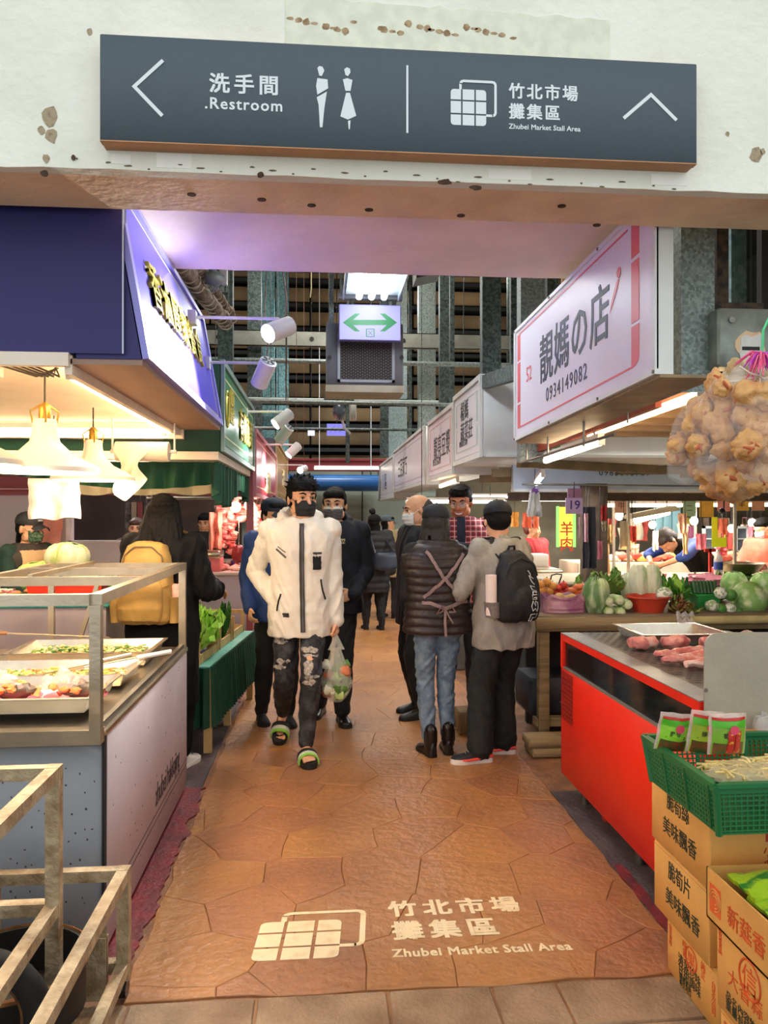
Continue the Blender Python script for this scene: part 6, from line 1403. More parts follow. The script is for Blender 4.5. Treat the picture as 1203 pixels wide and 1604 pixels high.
# blue panels and far partitions
for k in range(3):
    a_, b_ = aty(1026+k*14, 880, 10.2), aty(1039+k*14, 808, 10.2); tag(G().box(a_.x, b_.x, 10.2, 10.25, 0, 1.95, bev=.01).build('blue_panel', mat('#7fa9b4', .5, 0, .06, 4)), ('left blue grey locker panel', 'middle blue grey locker panel', 'right blue grey locker panel')[k]+' far behind the bending man', 'panel')
w = struct(G().box(1.9, 9, 12.4, 12.5, 0, 3.2).build('wall_right', mat('#6d6552', .8, 0, .2, 2))); w['label'] = 'olive partition far behind the right stalls'
tag(G().box(1.5, 2.6, 10.6, 10.7, 0, 1.78).build('olive_screen', mat('#565640', .7, 0, .1, 3)), 'olive screen behind the woman in red', 'screen')
WINM = mat('#c9ced0', .4, .1, .05, 5)
for k in range(2):
    a_, b_ = aty(1102+k*50, 862, 9.4), aty(1124+k*50, 820, 9.4)
    o = thing('glazed_cabinet', ('left', 'right')[k]+' white framed glazed cabinet in the far right stalls', 'cabinet', (a_.x, 9.4, 0)); g = G()
    for a in ((a_.x, a_.x+.03, a_.z, b_.z), (b_.x-.03, b_.x, a_.z, b_.z), (a_.x, b_.x, a_.z, a_.z+.03), (a_.x, b_.x, b_.z-.03, b_.z), (a_.x, b_.x, (a_.z+b_.z)/2, (a_.z+b_.z)/2+.015)): g.box(a[0], a[1], 9.4, 9.44, a[2], a[3])
    g.build('frame', WINM, o); G().box(a_.x+.03, b_.x-.03, 9.42, 9.43, a_.z+.03, b_.z-.03).build('glass_pane', mat('#5b6672', .1, 0, .1, 9, spec=.8), o); G().box(a_.x, b_.x, 9.4, 9.9, 0, a_.z).build('base_cabinet', WINM, o)
rr_ = random.Random(9)
for k in range(26):   # far row of hung bags and goods
    px = rr_.uniform(955, 1203); py = rr_.uniform(806, 835); Y = rr_.choice((9.63, 10.63, 11.63)); p = aty(px, py, Y)
    c_ = rr_.choice(('#d8584e', '#e8d9bc', '#c79a5a', '#e08fa4', '#a9a08c', '#d9c24a', '#7f6a5a'))
    g = G().sheet(lambda u, v: (p.x+(u-.5)*.17+.02*math.sin(v*4+k), Y+.02*math.sin(u*9+k), p.z-.28*v), 8, 5, .003); o = g.build('hanging_bag', mat(c_, .6, 0, .1, 9)); tag(o, 'small coloured bag hung in the farthest right stalls', 'bag', 'bags hung in the farthest right stalls')
    G().tube([(p.x, Y, p.z-.003), (p.x, Y, 2.35)], .004, 4).build('string', DARK, o)
for k in range(3): tag(G().box(2.2, 7.5, 9.6+k*1.0, 9.66+k*1.0, 2.35, 2.42).box(7.35, 7.42, 9.6+k, 9.66+k, 0, 2.35).box(4.9, 4.94, 9.61+k, 9.65+k, 2.42, 6.9).build('timber_beam', mat('#9a7a50', .7, 0, .1, 9)), ('nearest', 'middle', 'farthest')[k]+' of the timber beams over the farthest right stalls', 'beam')
tag(G().box(2.95, 7.0, 8.6, 9.3, 0, .98, bev=.01).build('far_counter', mat('#b9a68a', .6, 0, .15, 4)), 'cream counter of the farthest right stall', 'counter')
for k in range(22):
    px = 960+k*11; p = aty(px, 880, 8.8); p.z = 1.02+.03*(k % 2)
    tag(G().ell(p, (.09, .08, .05), n=10, k=7, dist=.3, seed=k).build('produce', mat(('#e8ddc4', '#d86a58', '#e9b090', '#c9463a', '#e7c46a')[k % 5], .45)), 'small pile of goods on the cream counter far right', 'food', 'goods on the far cream counter')
o = thing('cctv_cable', 'black hooked cable hanging below the timber beam', 'cable', tuple(aty(1070, 765, 6.75)))
G().tube([aty(1069, 760, 6.72), aty(1070, 770, 6.72), aty(1076, 776, 6.72), aty(1086, 777, 6.72)], .012, 6).build('cable', DARK, o)
o = thing('hanging_plug', 'black cable with a plug hanging before the salmon card', 'cable', tuple(aty(1133, 795, 6.8))); G().tube([aty(1134, 762, 6.72), aty(1134, 793, 6.72)], .006, 6).build('cable', DARK, o); G().ell(aty(1131, 796, 6.72), (.03, .02, .025), n=10).build('plug', BLACKP, o)
for k, (px, Y) in enumerate(((985, 6.75), (1152, 6.75), (962, 8.0), (1090, 9.0))):
    p = aty(px, 800, Y); tag(G().box(p.x-.012, p.x+.012, Y, Y+.024, .97 if k < 2 else 0, 1.75).build('slim_post', mat('#c8c2b4', .4, .3, .1, 9)), ('slim pale post left of the bending man', 'slim pale post right of the coral bag', 'slim pale post behind the pillar', 'slim pale post beside the pink shirt cloth')[k], 'post')
# ================================================================ OVER THE AISLE
t = thing('air_curtain', 'grey ventilator box with a dark perforated grille under the exit sign', 'ventilator', (.27, 5.6, 2.42))
BOXG = mat('#6d6f78', .5, .2, .08, 6); YB = 5.5
a, b = aty(511, 605, YB), aty(632, 503, YB)
G().box(a.x, b.x, YB+.01, YB+.34, a.z+.03, b.z, bev=.006).build('casing', BOXG, t)
G().box(a.x-.004, b.x+.004, YB+.0, YB+.36, a.z-.02, a.z+.03).build('lower_flange', mat('#a39a86', .5, .1, .1, 6), t)
ga, gb = aty(533, 590, YB), aty(614, 520, YB)
G().box(ga.x, gb.x, YB+.004, YB+.012, ga.z, gb.z).build('grille', mat('#2a2526', .8, 0, .2, 90), t)
g = G()
for x0_, x1_, z0_, z1_ in ((ga.x-.02, ga.x, ga.z-.02, gb.z), (gb.x, gb.x+.02, ga.z-.02, gb.z), (ga.x-.02, gb.x+.02, ga.z-.02, ga.z)): g.box(x0_, x1_, YB-.004, YB+.012, z0_, z1_)
g.build('grille_frame', mat('#8c8d96', .4, .3, .05, 9), t)
g = G()
for i in range(22):
    for j in range(16): x_ = ga.x+.01+i*(gb.x-ga.x-.02)/21; z_ = ga.z+.01+j*(gb.z-ga.z-.02)/15+(.008 if i % 2 else 0); g.obox((x_, YB+.002, z_), (.008, .003, .008), Matrix.Rotation(PI/4, 3, 'Y'))
o = g.build('mesh_pattern', mat('#5e5550', .5, .3), t); o['kind'] = 'stuff'
for px in (516, 629): p = aty(px, 556, YB-.01); G().lathe([(0, 0), (.015, 0), (.015, .012), (0, .012)], p, 12, R=Matrix.Rotation(PI/2, 3, 'X')).build('knob', DARK, t)
for x_ in (a.x+.04, b.x-.05): G().beam((x_, YB+.2, b.z), (x_, YB+.2, 6.9), .035).build('hanger', GALV, t)
t = thing('exit_sign', 'lit exit sign with green double arrow on a pale violet panel', 'sign', tuple(aty(580, 527, 5.38)))
a, b = aty(532, 527, 5.38), aty(627, 475, 5.38)
G().box(a.x-.006, b.x+.006, 5.385, 5.44, a.z-.006, b.z+.006, bev=.004).build('casing', mat('#7d78b8', .4), t)
G().box(a.x, b.x, 5.38, 5.386, a.z, b.z).build('lit_panel', mat('#b9b4f0', .4, 0, 0, emit=.55), t)
GRA = mat('#0f9a52', .4, 0, 0, emit=.35)
def ex(pts): return [aty(px, py, 5.379) for px, py in pts]
L_ = ex([(537, 501), (556, 487), (564, 487), (553, 497), (580, 497), (580, 505), (553, 505), (564, 515), (556, 515)])
R_ = ex([(622, 501), (603, 487), (595, 487), (606, 497), (579, 497), (579, 505), (606, 505), (595, 515), (603, 515)])
g = G()
for P in (L_, R_):   # head strokes and shaft as convex pieces
    g.poly([P[0], P[1], P[2], P[3]], (0, -.001, 0)); g.poly([P[0], P[6], P[7], P[8]], (0, -.001, 0)); g.poly([P[0], P[3], P[4], P[5], P[6]], (0, -.001, 0))
g.build('arrow', GRA, t)
g = G(); q = ex([(574, 511), (586, 511), (586, 523), (574, 523)])
for i in range(4): g.beam(q[i]-V(0, .001, 0), q[(i+1) % 4]-V(0, .001, 0), .006, .002)
g.beam(ex([(577, 514)])[0], ex([(583, 521)])[0], .006, .002); g.beam(ex([(583, 514)])[0], ex([(577, 521)])[0], .006, .002); g.build('door_symbol', GRA, t)
for px in (552, 607): p = aty(px, 470, 5.41); G().beam(p+V(0, 0, -.03), p+V(0, 0, .08), .02, .012).build('hanger', DARK, t)
a, b = aty(530, 464, 5.42), aty(630, 458, 5.42); G().box(a.x, b.x, 5.40, 5.46, a.z, b.z).build('mounting_bar', BOXG, t)
for x_ in (a.x+.02, b.x-.03): G().beam((x_, 5.43, b.z), (x_, 5.43, 6.9), .02).build('hanger', GALV, t)
# ceiling fluorescent over the aisle
t = thing('ceiling_light', 'bright three tube fluorescent fitting above the exit sign', 'lamp', (.36, 4.7, 3.06))
for k in range(3):
    x_ = .27+.085*k; G().tube([(x_, 4.1, 3.03), (x_, 5.25, 3.03)], .022, 12).build('tube', tube_mat('#f2fbff', 16), t)
G().hexa([(.18, 4.05, 3.06), (.54, 4.05, 3.06), (.54, 5.3, 3.06), (.18, 5.3, 3.06), (.24, 4.05, 3.12), (.48, 4.05, 3.12), (.48, 5.3, 3.12), (.24, 5.3, 3.12)]).build('housing', mat('#bfc8cc', .4, .2, .05, 6), t)
for x_ in (.165, .545): G().beam((x_, 4.05, 3.045), (x_, 5.3, 3.045), .01, .05).build('reflector', mat('#9fb0ba', .3, .4, .05, 6), t)
for y_ in (4.2, 5.1): G().beam((.36, y_, 3.12), (.36, y_, 6.9), .025).build('hanger', GALV, t)
t = tag(G().hexa([(.62, 4.9, 3.06), (.78, 4.9, 3.10), (.78, 5.1, 3.10), (.62, 5.1, 3.06), (.62, 4.9, 3.14), (.78, 4.9, 3.17), (.78, 5.1, 3.17), (.62, 5.1, 3.14)]).build('spare_lamp', BLACKP), 'dark unlit lamp beside the bright fluorescent fitting', 'lamp')
G().beam((.7, 5, 3.14), (.7, 5, 6.9), .015).build('hanger', DARK, t)
# small far signs
for (x0_, y0_, x1_, y1_, Y, c_, lab, e_) in ((512, 678, 543, 660, 12, '#8d8af0', 'small far exit sign glowing violet down the aisle', .8), (482, 678, 493, 666, 12, '#e6eaff', 'tiny white lit sign left of the far exit sign', .9)):
    a, b = aty(x0_, y0_, Y), aty(x1_, y1_, Y); t = thing('small_sign', lab, 'sign', tuple(a)); G().box(a.x, b.x, Y, Y+.05, a.z, b.z).build('lit_panel', mat(c_, .4, 0, 0, emit=e_), t)
    G().beam(((a.x+b.x)/2, Y+.03, b.z), ((a.x+b.x)/2, Y+.03, 6.9), .015).build('hanger', DARK, t)
    if x0_ == 512:
        g = G()
        for k in range(3): g.beam((a.x+.05+.07*k, Y-.002, a.z+.05), (a.x+.12+.07*k, Y-.002, b.z-.04), .02, .004)
        g.build('arrow', mat('#2a3550', .4), t)
# track spot lamps
SPW = mat('#dfe2e6', .4, 0, .03, 9)
def spot(px, py, Y, aim, label, lit, power, r=.05, L_=.17, sgn_x=-.6):
    p = aty(px, py, Y); t = thing('spot_lamp', label, 'lamp', tuple(p), 0, 'cylinder spot lamps over the left signs'); d = V(*aim).normalized()
    R = d.to_track_quat('Z', 'Y').to_matrix()
    G().lathe([(r*.86, -L_*.5), (r, -L_*.47), (r, L_*.5), (r*.93, L_*.5), (r*.9, L_*.40), (0, L_*.40)], p, 22, R=R).build('cylinder', SPW, t)
    G().lathe([(0, -L_*.52), (r*.8, -L_*.52), (r*.86, -L_*.48), (0, -L_*.48)], p, 22, R=R).build('vented_cap', mat('#9aa1a8', .5), t)
    g = G()
    for k in range(6): a_ = k*PI/3; g.obox(p+R @ V(r*.48*math.cos(a_), r*.48*math.sin(a_), -L_*.525), (r*.5, r*.2, .004), R @ Matrix.Rotation(a_, 3, 'Z'))
    g.build('vent_slots', DARK, t)
    if lit:
        G().lathe([(0, 0), (r*.88, 0), (r*.88, .006), (0, .006)], p+d*(L_*.42), 20, R=R).build('lens', tube_mat('#fff1d0' if lit == 1 else '#ffffff', 40 if power else 12), t)
    q = p-d*L_*.25; arm = V(sgn_x, p.y+.02, p.z+.06)
    G().tube([q, V(p.x, p.y+.02, p.z+.06), arm], .009, 6).build('arm', SPW, t)
    G().box(sgn_x-.03, sgn_x+.01, p.y-.01, p.y+.05, arm.z-.04, arm.z+.03).build('clamp', SPW, t)
    G().tube([q+V(0, 0, .02), q+V(.01, .02, .16), q+V(-.01, .0, .3), V(q.x, q.y, 2.9), V(q.x, q.y, 6.9)], .003, 5).build('cord', mat('#7a4a3a', .6), t)
    if power:
        light('spot_light', 'SPOT', tuple(p+d*(L_*.56)), power, (1, .97, .9), .03, rot=V(*aim).to_track_quat('-Z', 'Y').to_euler(), spot=1.9, blend=.6)
spot(437, 512, 4.0, (-.50, -.52, -.33), 'brightest spot lamp, glaring toward the camera above the indigo sign', 1, 150, sgn_x=-.64)
spot(413, 580, 4.5, (-.35, .55, -.65), 'unlit looking spot lamp turned away, below the brightest one', 0, 0, sgn_x=-.64)
spot(443, 652, 6.4, (-.55, -.25, -.45), 'white spot lamp lighting the green sign', 2, 50)
spot(445, 676, 7.0, (-.5, .35, -.6), 'small spot lamp just below the lamp lighting the green sign', 0, 0)
spot(460, 701, 8.5, (-.5, -.2, -.5), 'spot lamp lighting the dusty red sign', 2, 60)
spot(474, 731, 11, (-.35, -.75, -.2), 'farthest glaring spot lamp over the white jacket man', 1, 12)
# lagged pipes above the indigo sign
LAG = mat('#6d5c4a', .9, 0, .3, 25, .6, 40, col2='#a19384', ramp=(.4, .75))
def bundle(a, b, r, label, seed):
    a, b = V(*a), V(*b); n = 30; pts_ = [a.lerp(b, k/n)+V(.01*math.sin(k*.9+seed), 0, .012*math.sin(k*.7+seed)) for k in range(n+1)]
    o = tag(G().tube(pts_, [r*(1+.14*math.sin(k*2.3+seed)) for k in range(n+1)], 12).build('lagged_pipe', LAG), label, 'pipe')
    g = G()
    for k in range(16): 
        p = a.lerp(b, (k+.5)/16); g.tube([p+V(r*1.05*math.cos(t_*PI/5), .012*t_, r*1.05*math.sin(t_*PI/5)) for t_ in range(11)], .005, 5)
    g.build('binding', mat('#b3a894', .8), o)
    for u in (.1, .9): p = a.lerp(b, u); G().tube([p+V(0, 0, r), (p.x, p.y, 6.9)], .006, 5).build('hanger', GALV, o)
    return o
bundle(aty(262, 385, 3.85), aty(352, 500, 5.6), .045, 'thick brown lagged pipe slanting above the indigo sign', 1)
bundle(aty(300, 400, 4.3), aty(362, 492, 6.0), .035, 'second lagged pipe beside the thick one above the indigo sign', 2)
t = thing('clamp_lamp', 'grey clamp lamp tangled with wires above the indigo sign', 'lamp', tuple(aty(335, 430, 4.6)))
p = aty(335, 432, 4.6); G().ell(p, (.06, .07, .045), n=16, k=10).build('lamp_head', mat('#8f9a9c', .4, .2), t)
G().box(p.x+.04, p.x+.075, p.y, p.y+.04, p.z-.03, p.z+.09).build('bracket', SPW, t)
g = G()
for k in range(6): g.tube([p+V(-.08+.02*k, .02*k, .09), p+V(-.1+.03*k, 0, -.02-.01*k), p+V(-.03+.02*k, .03, -.07), p+V(.06, .02*k, .02+.02*k)], .004, 5)
g.build('wires', mat('#9aa49e', .5), t); G().tube([p+V(0, 0, .04), V(p.x, p.y, 6.9)], .008, 5).build('hanger', GALV, t)
for (px, pt, pb, Y, lab, c_) in ((486, 424, 462, 7.5, 'short pale cord hanging from above, left of the exit sign', '#c9bd90'), (552, 424, 450, 6.2, 'thin dangling wire left of the fluorescent fitting', '#3a3a3a')):
    p = aty(px, pb, Y); tag(G().tube([p, p+V(.01, 0, .1), V(p.x-.01, Y, 6.9)], .006, 5).build('cord', mat(c_, .6)), lab, 'cord')
# camera cluster under the ventilator
t = thing('camera_cluster', 'small surveillance camera and junction box hanging under the ventilator', 'camera', tuple(aty(530, 640, 8.2)))
p = aty(531, 640, 8.2); G().box(p.x-.16, p.x+.16, 8.15, 8.3, p.z+.10, p.z+.16).build('bracket', GALVD, t); G().ell(p, (.07, .07, .10), n=14).build('dome', mat('#55606a', .3, .3), t); G().tube([p, p+V(.06, 0, -.18), p+V(.12, 0, -.24)], .014, 6).build('stem', mat('#aab0b4', .5), t)
for s_ in (-.1, .1): G().tube([(p.x+s_, 8.22, p.z+.16), (p.x+s_, 8.22, 6.9)], .01, 5).build('hanger', GALVD, t)
t = thing('speaker_box', 'small pale box hanging right of the surveillance camera', 'box', tuple(aty(555, 640, 7.6)))
p = aty(553, 640, 7.6); G().box(p.x-.035, p.x+.035, 7.6, 7.68, p.z-.09, p.z+.09, bev=.01).build('casing', mat('#b3b4ac', .5), t); G().tube([(p.x, 7.64, p.z+.09), (p.x, 7.64, 6.9)], .006, 5).build('hanger', DARK, t)

# ================================================================ metal trolleys lower left
RUST = mat('#b5a384', .55, .25, .12, 14, .4, 50, col2='#7d6244', ramp=(.38, .72), name='weathered_steel_tube')
def frame(label, x0, x1, y0, y1, zs, w, legs=True, braces=()):
    t = thing('trolley_frame', label, 'trolley', ((x0+x1)/2, (y0+y1)/2, 0))
    for z in zs:
        G().beam((x0, y1, z), (x1+w/2, y1, z), w).build('rail', RUST, t); G().beam((x1, y0, z), (x1, y1+w/2, z), w).build('rail', RUST, t)
        G().beam((x0, y0, z), (x0, y1, z), w).build('rail', RUST, t); G().beam((x0, y0, z), (x1, y0, z), w).build('rail', RUST, t)
    for x, y_ in ((x0, y0), (x1, y0), (x1, y1), (x0, y1)): G().box(x-w/2-.001, x+w/2+.001, y_-w/2-.001, y_+w/2+.001, .06, max(zs)+w/2+.001).build('upright', RUST, t)
    for x, y_ in ((x0, y0), (x1, y0), (x1, y1), (x0, y1)): G().tube([(x-.012, y_, .03), (x+.012, y_, .03)], .03, 14).build('caster', BLACKP, t)
    return t
ta = frame('taller weathered steel trolley frame at the lower left, cut by the left edge', -1.4, -.755, 1.30, 2.27, (.81, .425), .036)
tb = frame('lower weathered steel trolley frame nearest the aisle', -1.03, -.625, 1.35, 2.53, (.395, .10), .036)
g = G(); g.box(-.86, -.665, 2.47, 2.50, .03, .22); g.poly([(-.665, 2.48, .02), (-.665, 2.48, .30), (-.70, 2.48, .22), (-.78, 2.48, .05), (-.80, 2.48, .02)], (0, .006, 0)); g.build('corroded_plate', RUST, tb)
o = thing('oil_drum', 'black rimmed metal tub standing inside the lower trolley', 'tub', (-.86, 2.30, .12))
G().lathe([(.17, 0), (.19, .02), (.19, .14), (.198, .145), (.198, .16), (.186, .16), (.18, .03), (0, .02)], (-.86, 2.26, .12), 32).build('tub_body', mat('#1a1715', .6, .2, .2, 8), o)
G().lathe([(.196, 0), (.203, .004), (.203, .014), (.196, .018)], (-.86, 2.26, .27), 32).build('rusty_rim', mat('#8a5a30', .7, .2, .3, 20), o)
o = thing('scooter_wheel', 'dark tyre with a rusty rim leaning inside the trolley', 'wheel', (-.90, 2.05, .12))
R = Matrix.Rotation(PI/2, 3, 'X')
g = G(); g.tube([V(-.86+.15*math.cos(k*PI/16), 2.02, .27+.15*math.sin(k*PI/16)) for k in range(33)], .035, 10); g.build('tyre', mat('#161412', .8, 0, .2, 20), o)
g = G(); g.tube([V(-.86+.118*math.cos(k*PI/16), 2.02, .27+.118*math.sin(k*PI/16)) for k in range(33)], .012, 8); g.build('rim', mat('#7a5230', .6, .4, .3, 20), o)
o = tag(G().box(-1.34, -.82, 1.4, 2.2, .445, .452).build('shelf_sheet', mat('#24211f', .8, 0, .2, 8)), 'dark sheet lying on the middle shelf of the taller trolley', 'sheet') if False else None
tag(G().box(-1.30, -1.06, 1.6, 2.2, .0, .36, bev=.02).build('dark_crate', mat('#191716', .8, 0, .3, 6)), 'black crate stored beneath the taller trolley', 'crate')
# ================================================================ PEOPLE
def remesh(g, voxel, smooth=4, fold=0, fscale=(7, 7, 4), seed=0, fn=None):
    me = bpy.data.meshes.new('tmp'); me.from_pydata(g.v, [], g.f)
    o = bpy.data.objects.new('tmp', me); COL.objects.link(o)
    r = o.modifiers.new('r', 'REMESH'); r.mode = 'VOXEL'; r.voxel_size = voxel
    if smooth: s_ = o.modifiers.new('s', 'SMOOTH'); s_.factor = .5; s_.iterations = smooth
    dg = bpy.context.evaluated_depsgraph_get(); m2 = bpy.data.meshes.new_from_object(o.evaluated_get(dg))
    bpy.data.objects.remove(o); bpy.data.meshes.remove(me)
    n = len(m2.vertices); co = np.empty(n*3); m2.vertices.foreach_get('co', co); co = co.reshape(n, 3)
    nn = np.empty(n*3); m2.vertices.foreach_get('normal', nn); nn = nn.reshape(n, 3)
    if fold:
        a = np.array([noise.noise((p[0]*fscale[0]+seed, p[1]*fscale[1], p[2]*fscale[2]+4*math.sin(p[0]*5+seed))) for p in co])
        b = np.array([noise.noise((p[0]*fscale[0]*2.6, p[1]*fscale[1]*2.6+seed, p[2]*fscale[2]*2.6)) for p in co])
        co = co+nn*((-np.abs(a)*1.6+.3+.4*b)*fold)[:, None]
    if fn is not None: co = co+nn*np.array([fn(p, q) for p, q in zip(co, nn)])[:, None]
    m2.vertices.foreach_set('co', co.reshape(-1)); m2.update()
    return m2
def mobj(name, me, m, parent, label=None):
    me.materials.clear(); me.materials.append(m); me.shade_smooth(); me.name = name
    o = bpy.data.objects.new(name, me); COL.objects.link(o); o.parent = parent
    if label: o['label'] = label
    return o
def decal(src, test, off, name, m, parent, label=None):
    """patch of cloth laid on the faces of src chosen by test(centre, normal)"""
    me = src.data; keep = [p for p in me.polygons if test(p.center, p.normal)]
    if not keep: return None
    idx = {}; vs = []; fs = []
    vn = me.vertices
    for p in keep:
        f = []
        for v in p.vertices:
            if v not in idx: idx[v] = len(vs); vs.append(tuple(vn[v].co+vn[v].normal*off))
            f.append(idx[v])
        fs.append(tuple(f))
    n = len(vs)   # thin solid underside
    inv = list(idx.keys()); vs += [tuple(vn[v].co+vn[v].normal*off*.1) for v in inv]
    fs += [tuple(i+n for i in reversed(f)) for f in fs]
    me2 = bpy.data.meshes.new(name); me2.from_pydata(vs, [], fs); return mobj(name, me2, m, parent, label)
def bvh_of(o): return BVHTree.FromPolygons([v.co.copy() for v in o.data.vertices], [tuple(p.vertices) for p in o.data.polygons])
def proj(b, x, z, side, off=.004):
    """point of the garment hit from the front (side=-1) or back (+1)"""
    h = b.ray_cast(Vector((x, side*1.5, z)), Vector((0, -side, 0)))
    return (h[0]+h[1]*off) if h[0] is not None else None
def strap(b, pts2, side, w, name, m, parent, th=.004, n=14, label=None, off=.004):
    P = []; N = []
    for (x0, z0), (x1, z1) in zip(pts2, pts2[1:]):
        for k in range(n):
            p = proj(b, x0+(x1-x0)*k/n, z0+(z1-z0)*k/n, side, off)
            if p is not None: P.append(p)
    if len(P) < 2: return None
    g = G()
    for i in range(1, len(P)-1): P[i] = (P[i-1]+P[i]*2+P[i+1])/4
    d = G(); Q = []
    vs = []
    for i, p in enumerate(P):
        t_ = (P[min(i+1, len(P)-1)]-P[max(i-1, 0)]).normalized(); nv = Vector((0, side, 0)); s_ = t_.cross(nv).normalized()
        vs += [p-s_*w/2, p+s_*w/2, p+s_*w/2+nv*th, p-s_*w/2+nv*th]
    fs = [(i*4+j, i*4+(j+1) % 4, i*4+4+(j+1) % 4, i*4+4+j) for i in range(len(P)-1) for j in range(4)]+[(3, 2, 1, 0), tuple(len(vs)-4+j for j in range(4))]
    g.add(vs, fs); me = g.mesh(name, [m]); return mobj(name, me, m, parent, label)
def ik(a, b, l1, l2, pole):
    d = b-a; L_ = min(d.length, (l1+l2)*.999); d = d.normalized(); b = a+d*L_
    x_ = (l1*l1-l2*l2+L_*L_)/(2*L_); h = math.sqrt(max(0, l1*l1-x_*x_)); p = pole-d*pole.dot(d); p = p.normalized()
    return a+d*x_+p*h, b

SKIN = mat('#e2aa84', .5, 0, .06, 20, spec=.35, name='skin'); SKINR = mat('#c9805c', .5, 0, .06, 20, spec=.35, name='skin_ruddy')
HAIRM = mat('#0c0a09', .65, 0, .3, 60, .4, 120, spec=.2, name='black_hair'); EYEW = mat('#ece6df', .25, 0, 0); IRIS = mat('#160e0a', .15, 0, 0); LIP = mat('#b0625a', .45, 0, .05)

def head(g, M, s, nose=True, ears=True):
    def e(c, r, rot=None): 
        q = G().ell(c, r, rot, 16, 10); g.merge(q, M @ Matrix.Scale(s, 4))
    def c(a, b, ra, rb): g.merge(G().cap(a, b, ra, rb, 10), M @ Matrix.Scale(s, 4))
    e((0, .012, .032), (.077, .096, .084)); e((0, -.022, -.028), (.063, .068, .084)); e((0, -.03, -.072), (.048, .05, .038)); e((0, -.068, -.094), (.022, .018, .017))
    for q in (-1, 1):
        e((q*.036, -.062, -.022), (.024, .022, .024)); e((q*.05, -.01, -.062), (.02, .04, .03)); c((q*.012, -.088, .024), (q*.042, -.078, .026), .0095, .008)
        if ears: e((q*.078, .012, -.008), (.009, .019, .031), Matrix.Rotation(q*.3, 3, 'Z'))
        c((q*.011, -.094, -.030), (q*.012, -.096, -.030), .0075, .0075)
    c((0, -.086, .014), (0, -.105, -.024), .008, .0135)
    e((0, -.083, -.057), (.027, .012, .008)); e((0, -.082, -.067), (.024, .012, .009))
def hand(g, w, d, n, side, curl=.5, s=1.0, spread=.10, thumb=.7):
    """w wrist, d finger direction, n palm normal (palm faces n), side: thumb toward +side*(d x n)"""
    d = d.normalized(); n = (n-d*n.dot(d)).normalized(); x = d.cross(n)*side
    g.cap(w-d*.03*s, w+d*.01*s, .027*s, .025*s, 10, flat=.8, up=n)
    for k in (-.5, 0, .5): g.cap(w+d*.015*s+x*k*.034*s, w+d*.075*s+x*k*.05*s, .016*s, .013*s, 10)
    L_ = (.066, .078, .072, .056)
    for i in range(4):
        off = (1.5-i)*.0195*s; p = w+d*(.085-.004*abs(i-1))*s+x*off; dd = (d+x*(1.5-i)*spread).normalized(); l = L_[i]*s; r_ = (.0092, .0096, .0092, .0080)[i]*s
        ang = 0
        for q, f in enumerate((.42, .33, .25)):
            ang += curl*(.9, 1.0, .7)[q]+.06*i*curl
            nd = dd*math.cos(ang)+n*math.sin(ang); p2 = p+nd*l*f; g.cap(p, p2, r_*(1-.08*q), r_*(1-.08*(q+1)), 8); p = p2
    b = w+d*.025*s+x*.026*s; t1_ = b+(d*.7+x*.65+n*.35*thumb).normalized()*.042*s; t2_ = t1_+(d*.85+x*.2+n*.55*thumb).normalized()*.032*s
    g.cap(b, t1_, .0145*s, .0115*s, 8); g.cap(t1_, t2_, .0112*s, .009*s, 8)

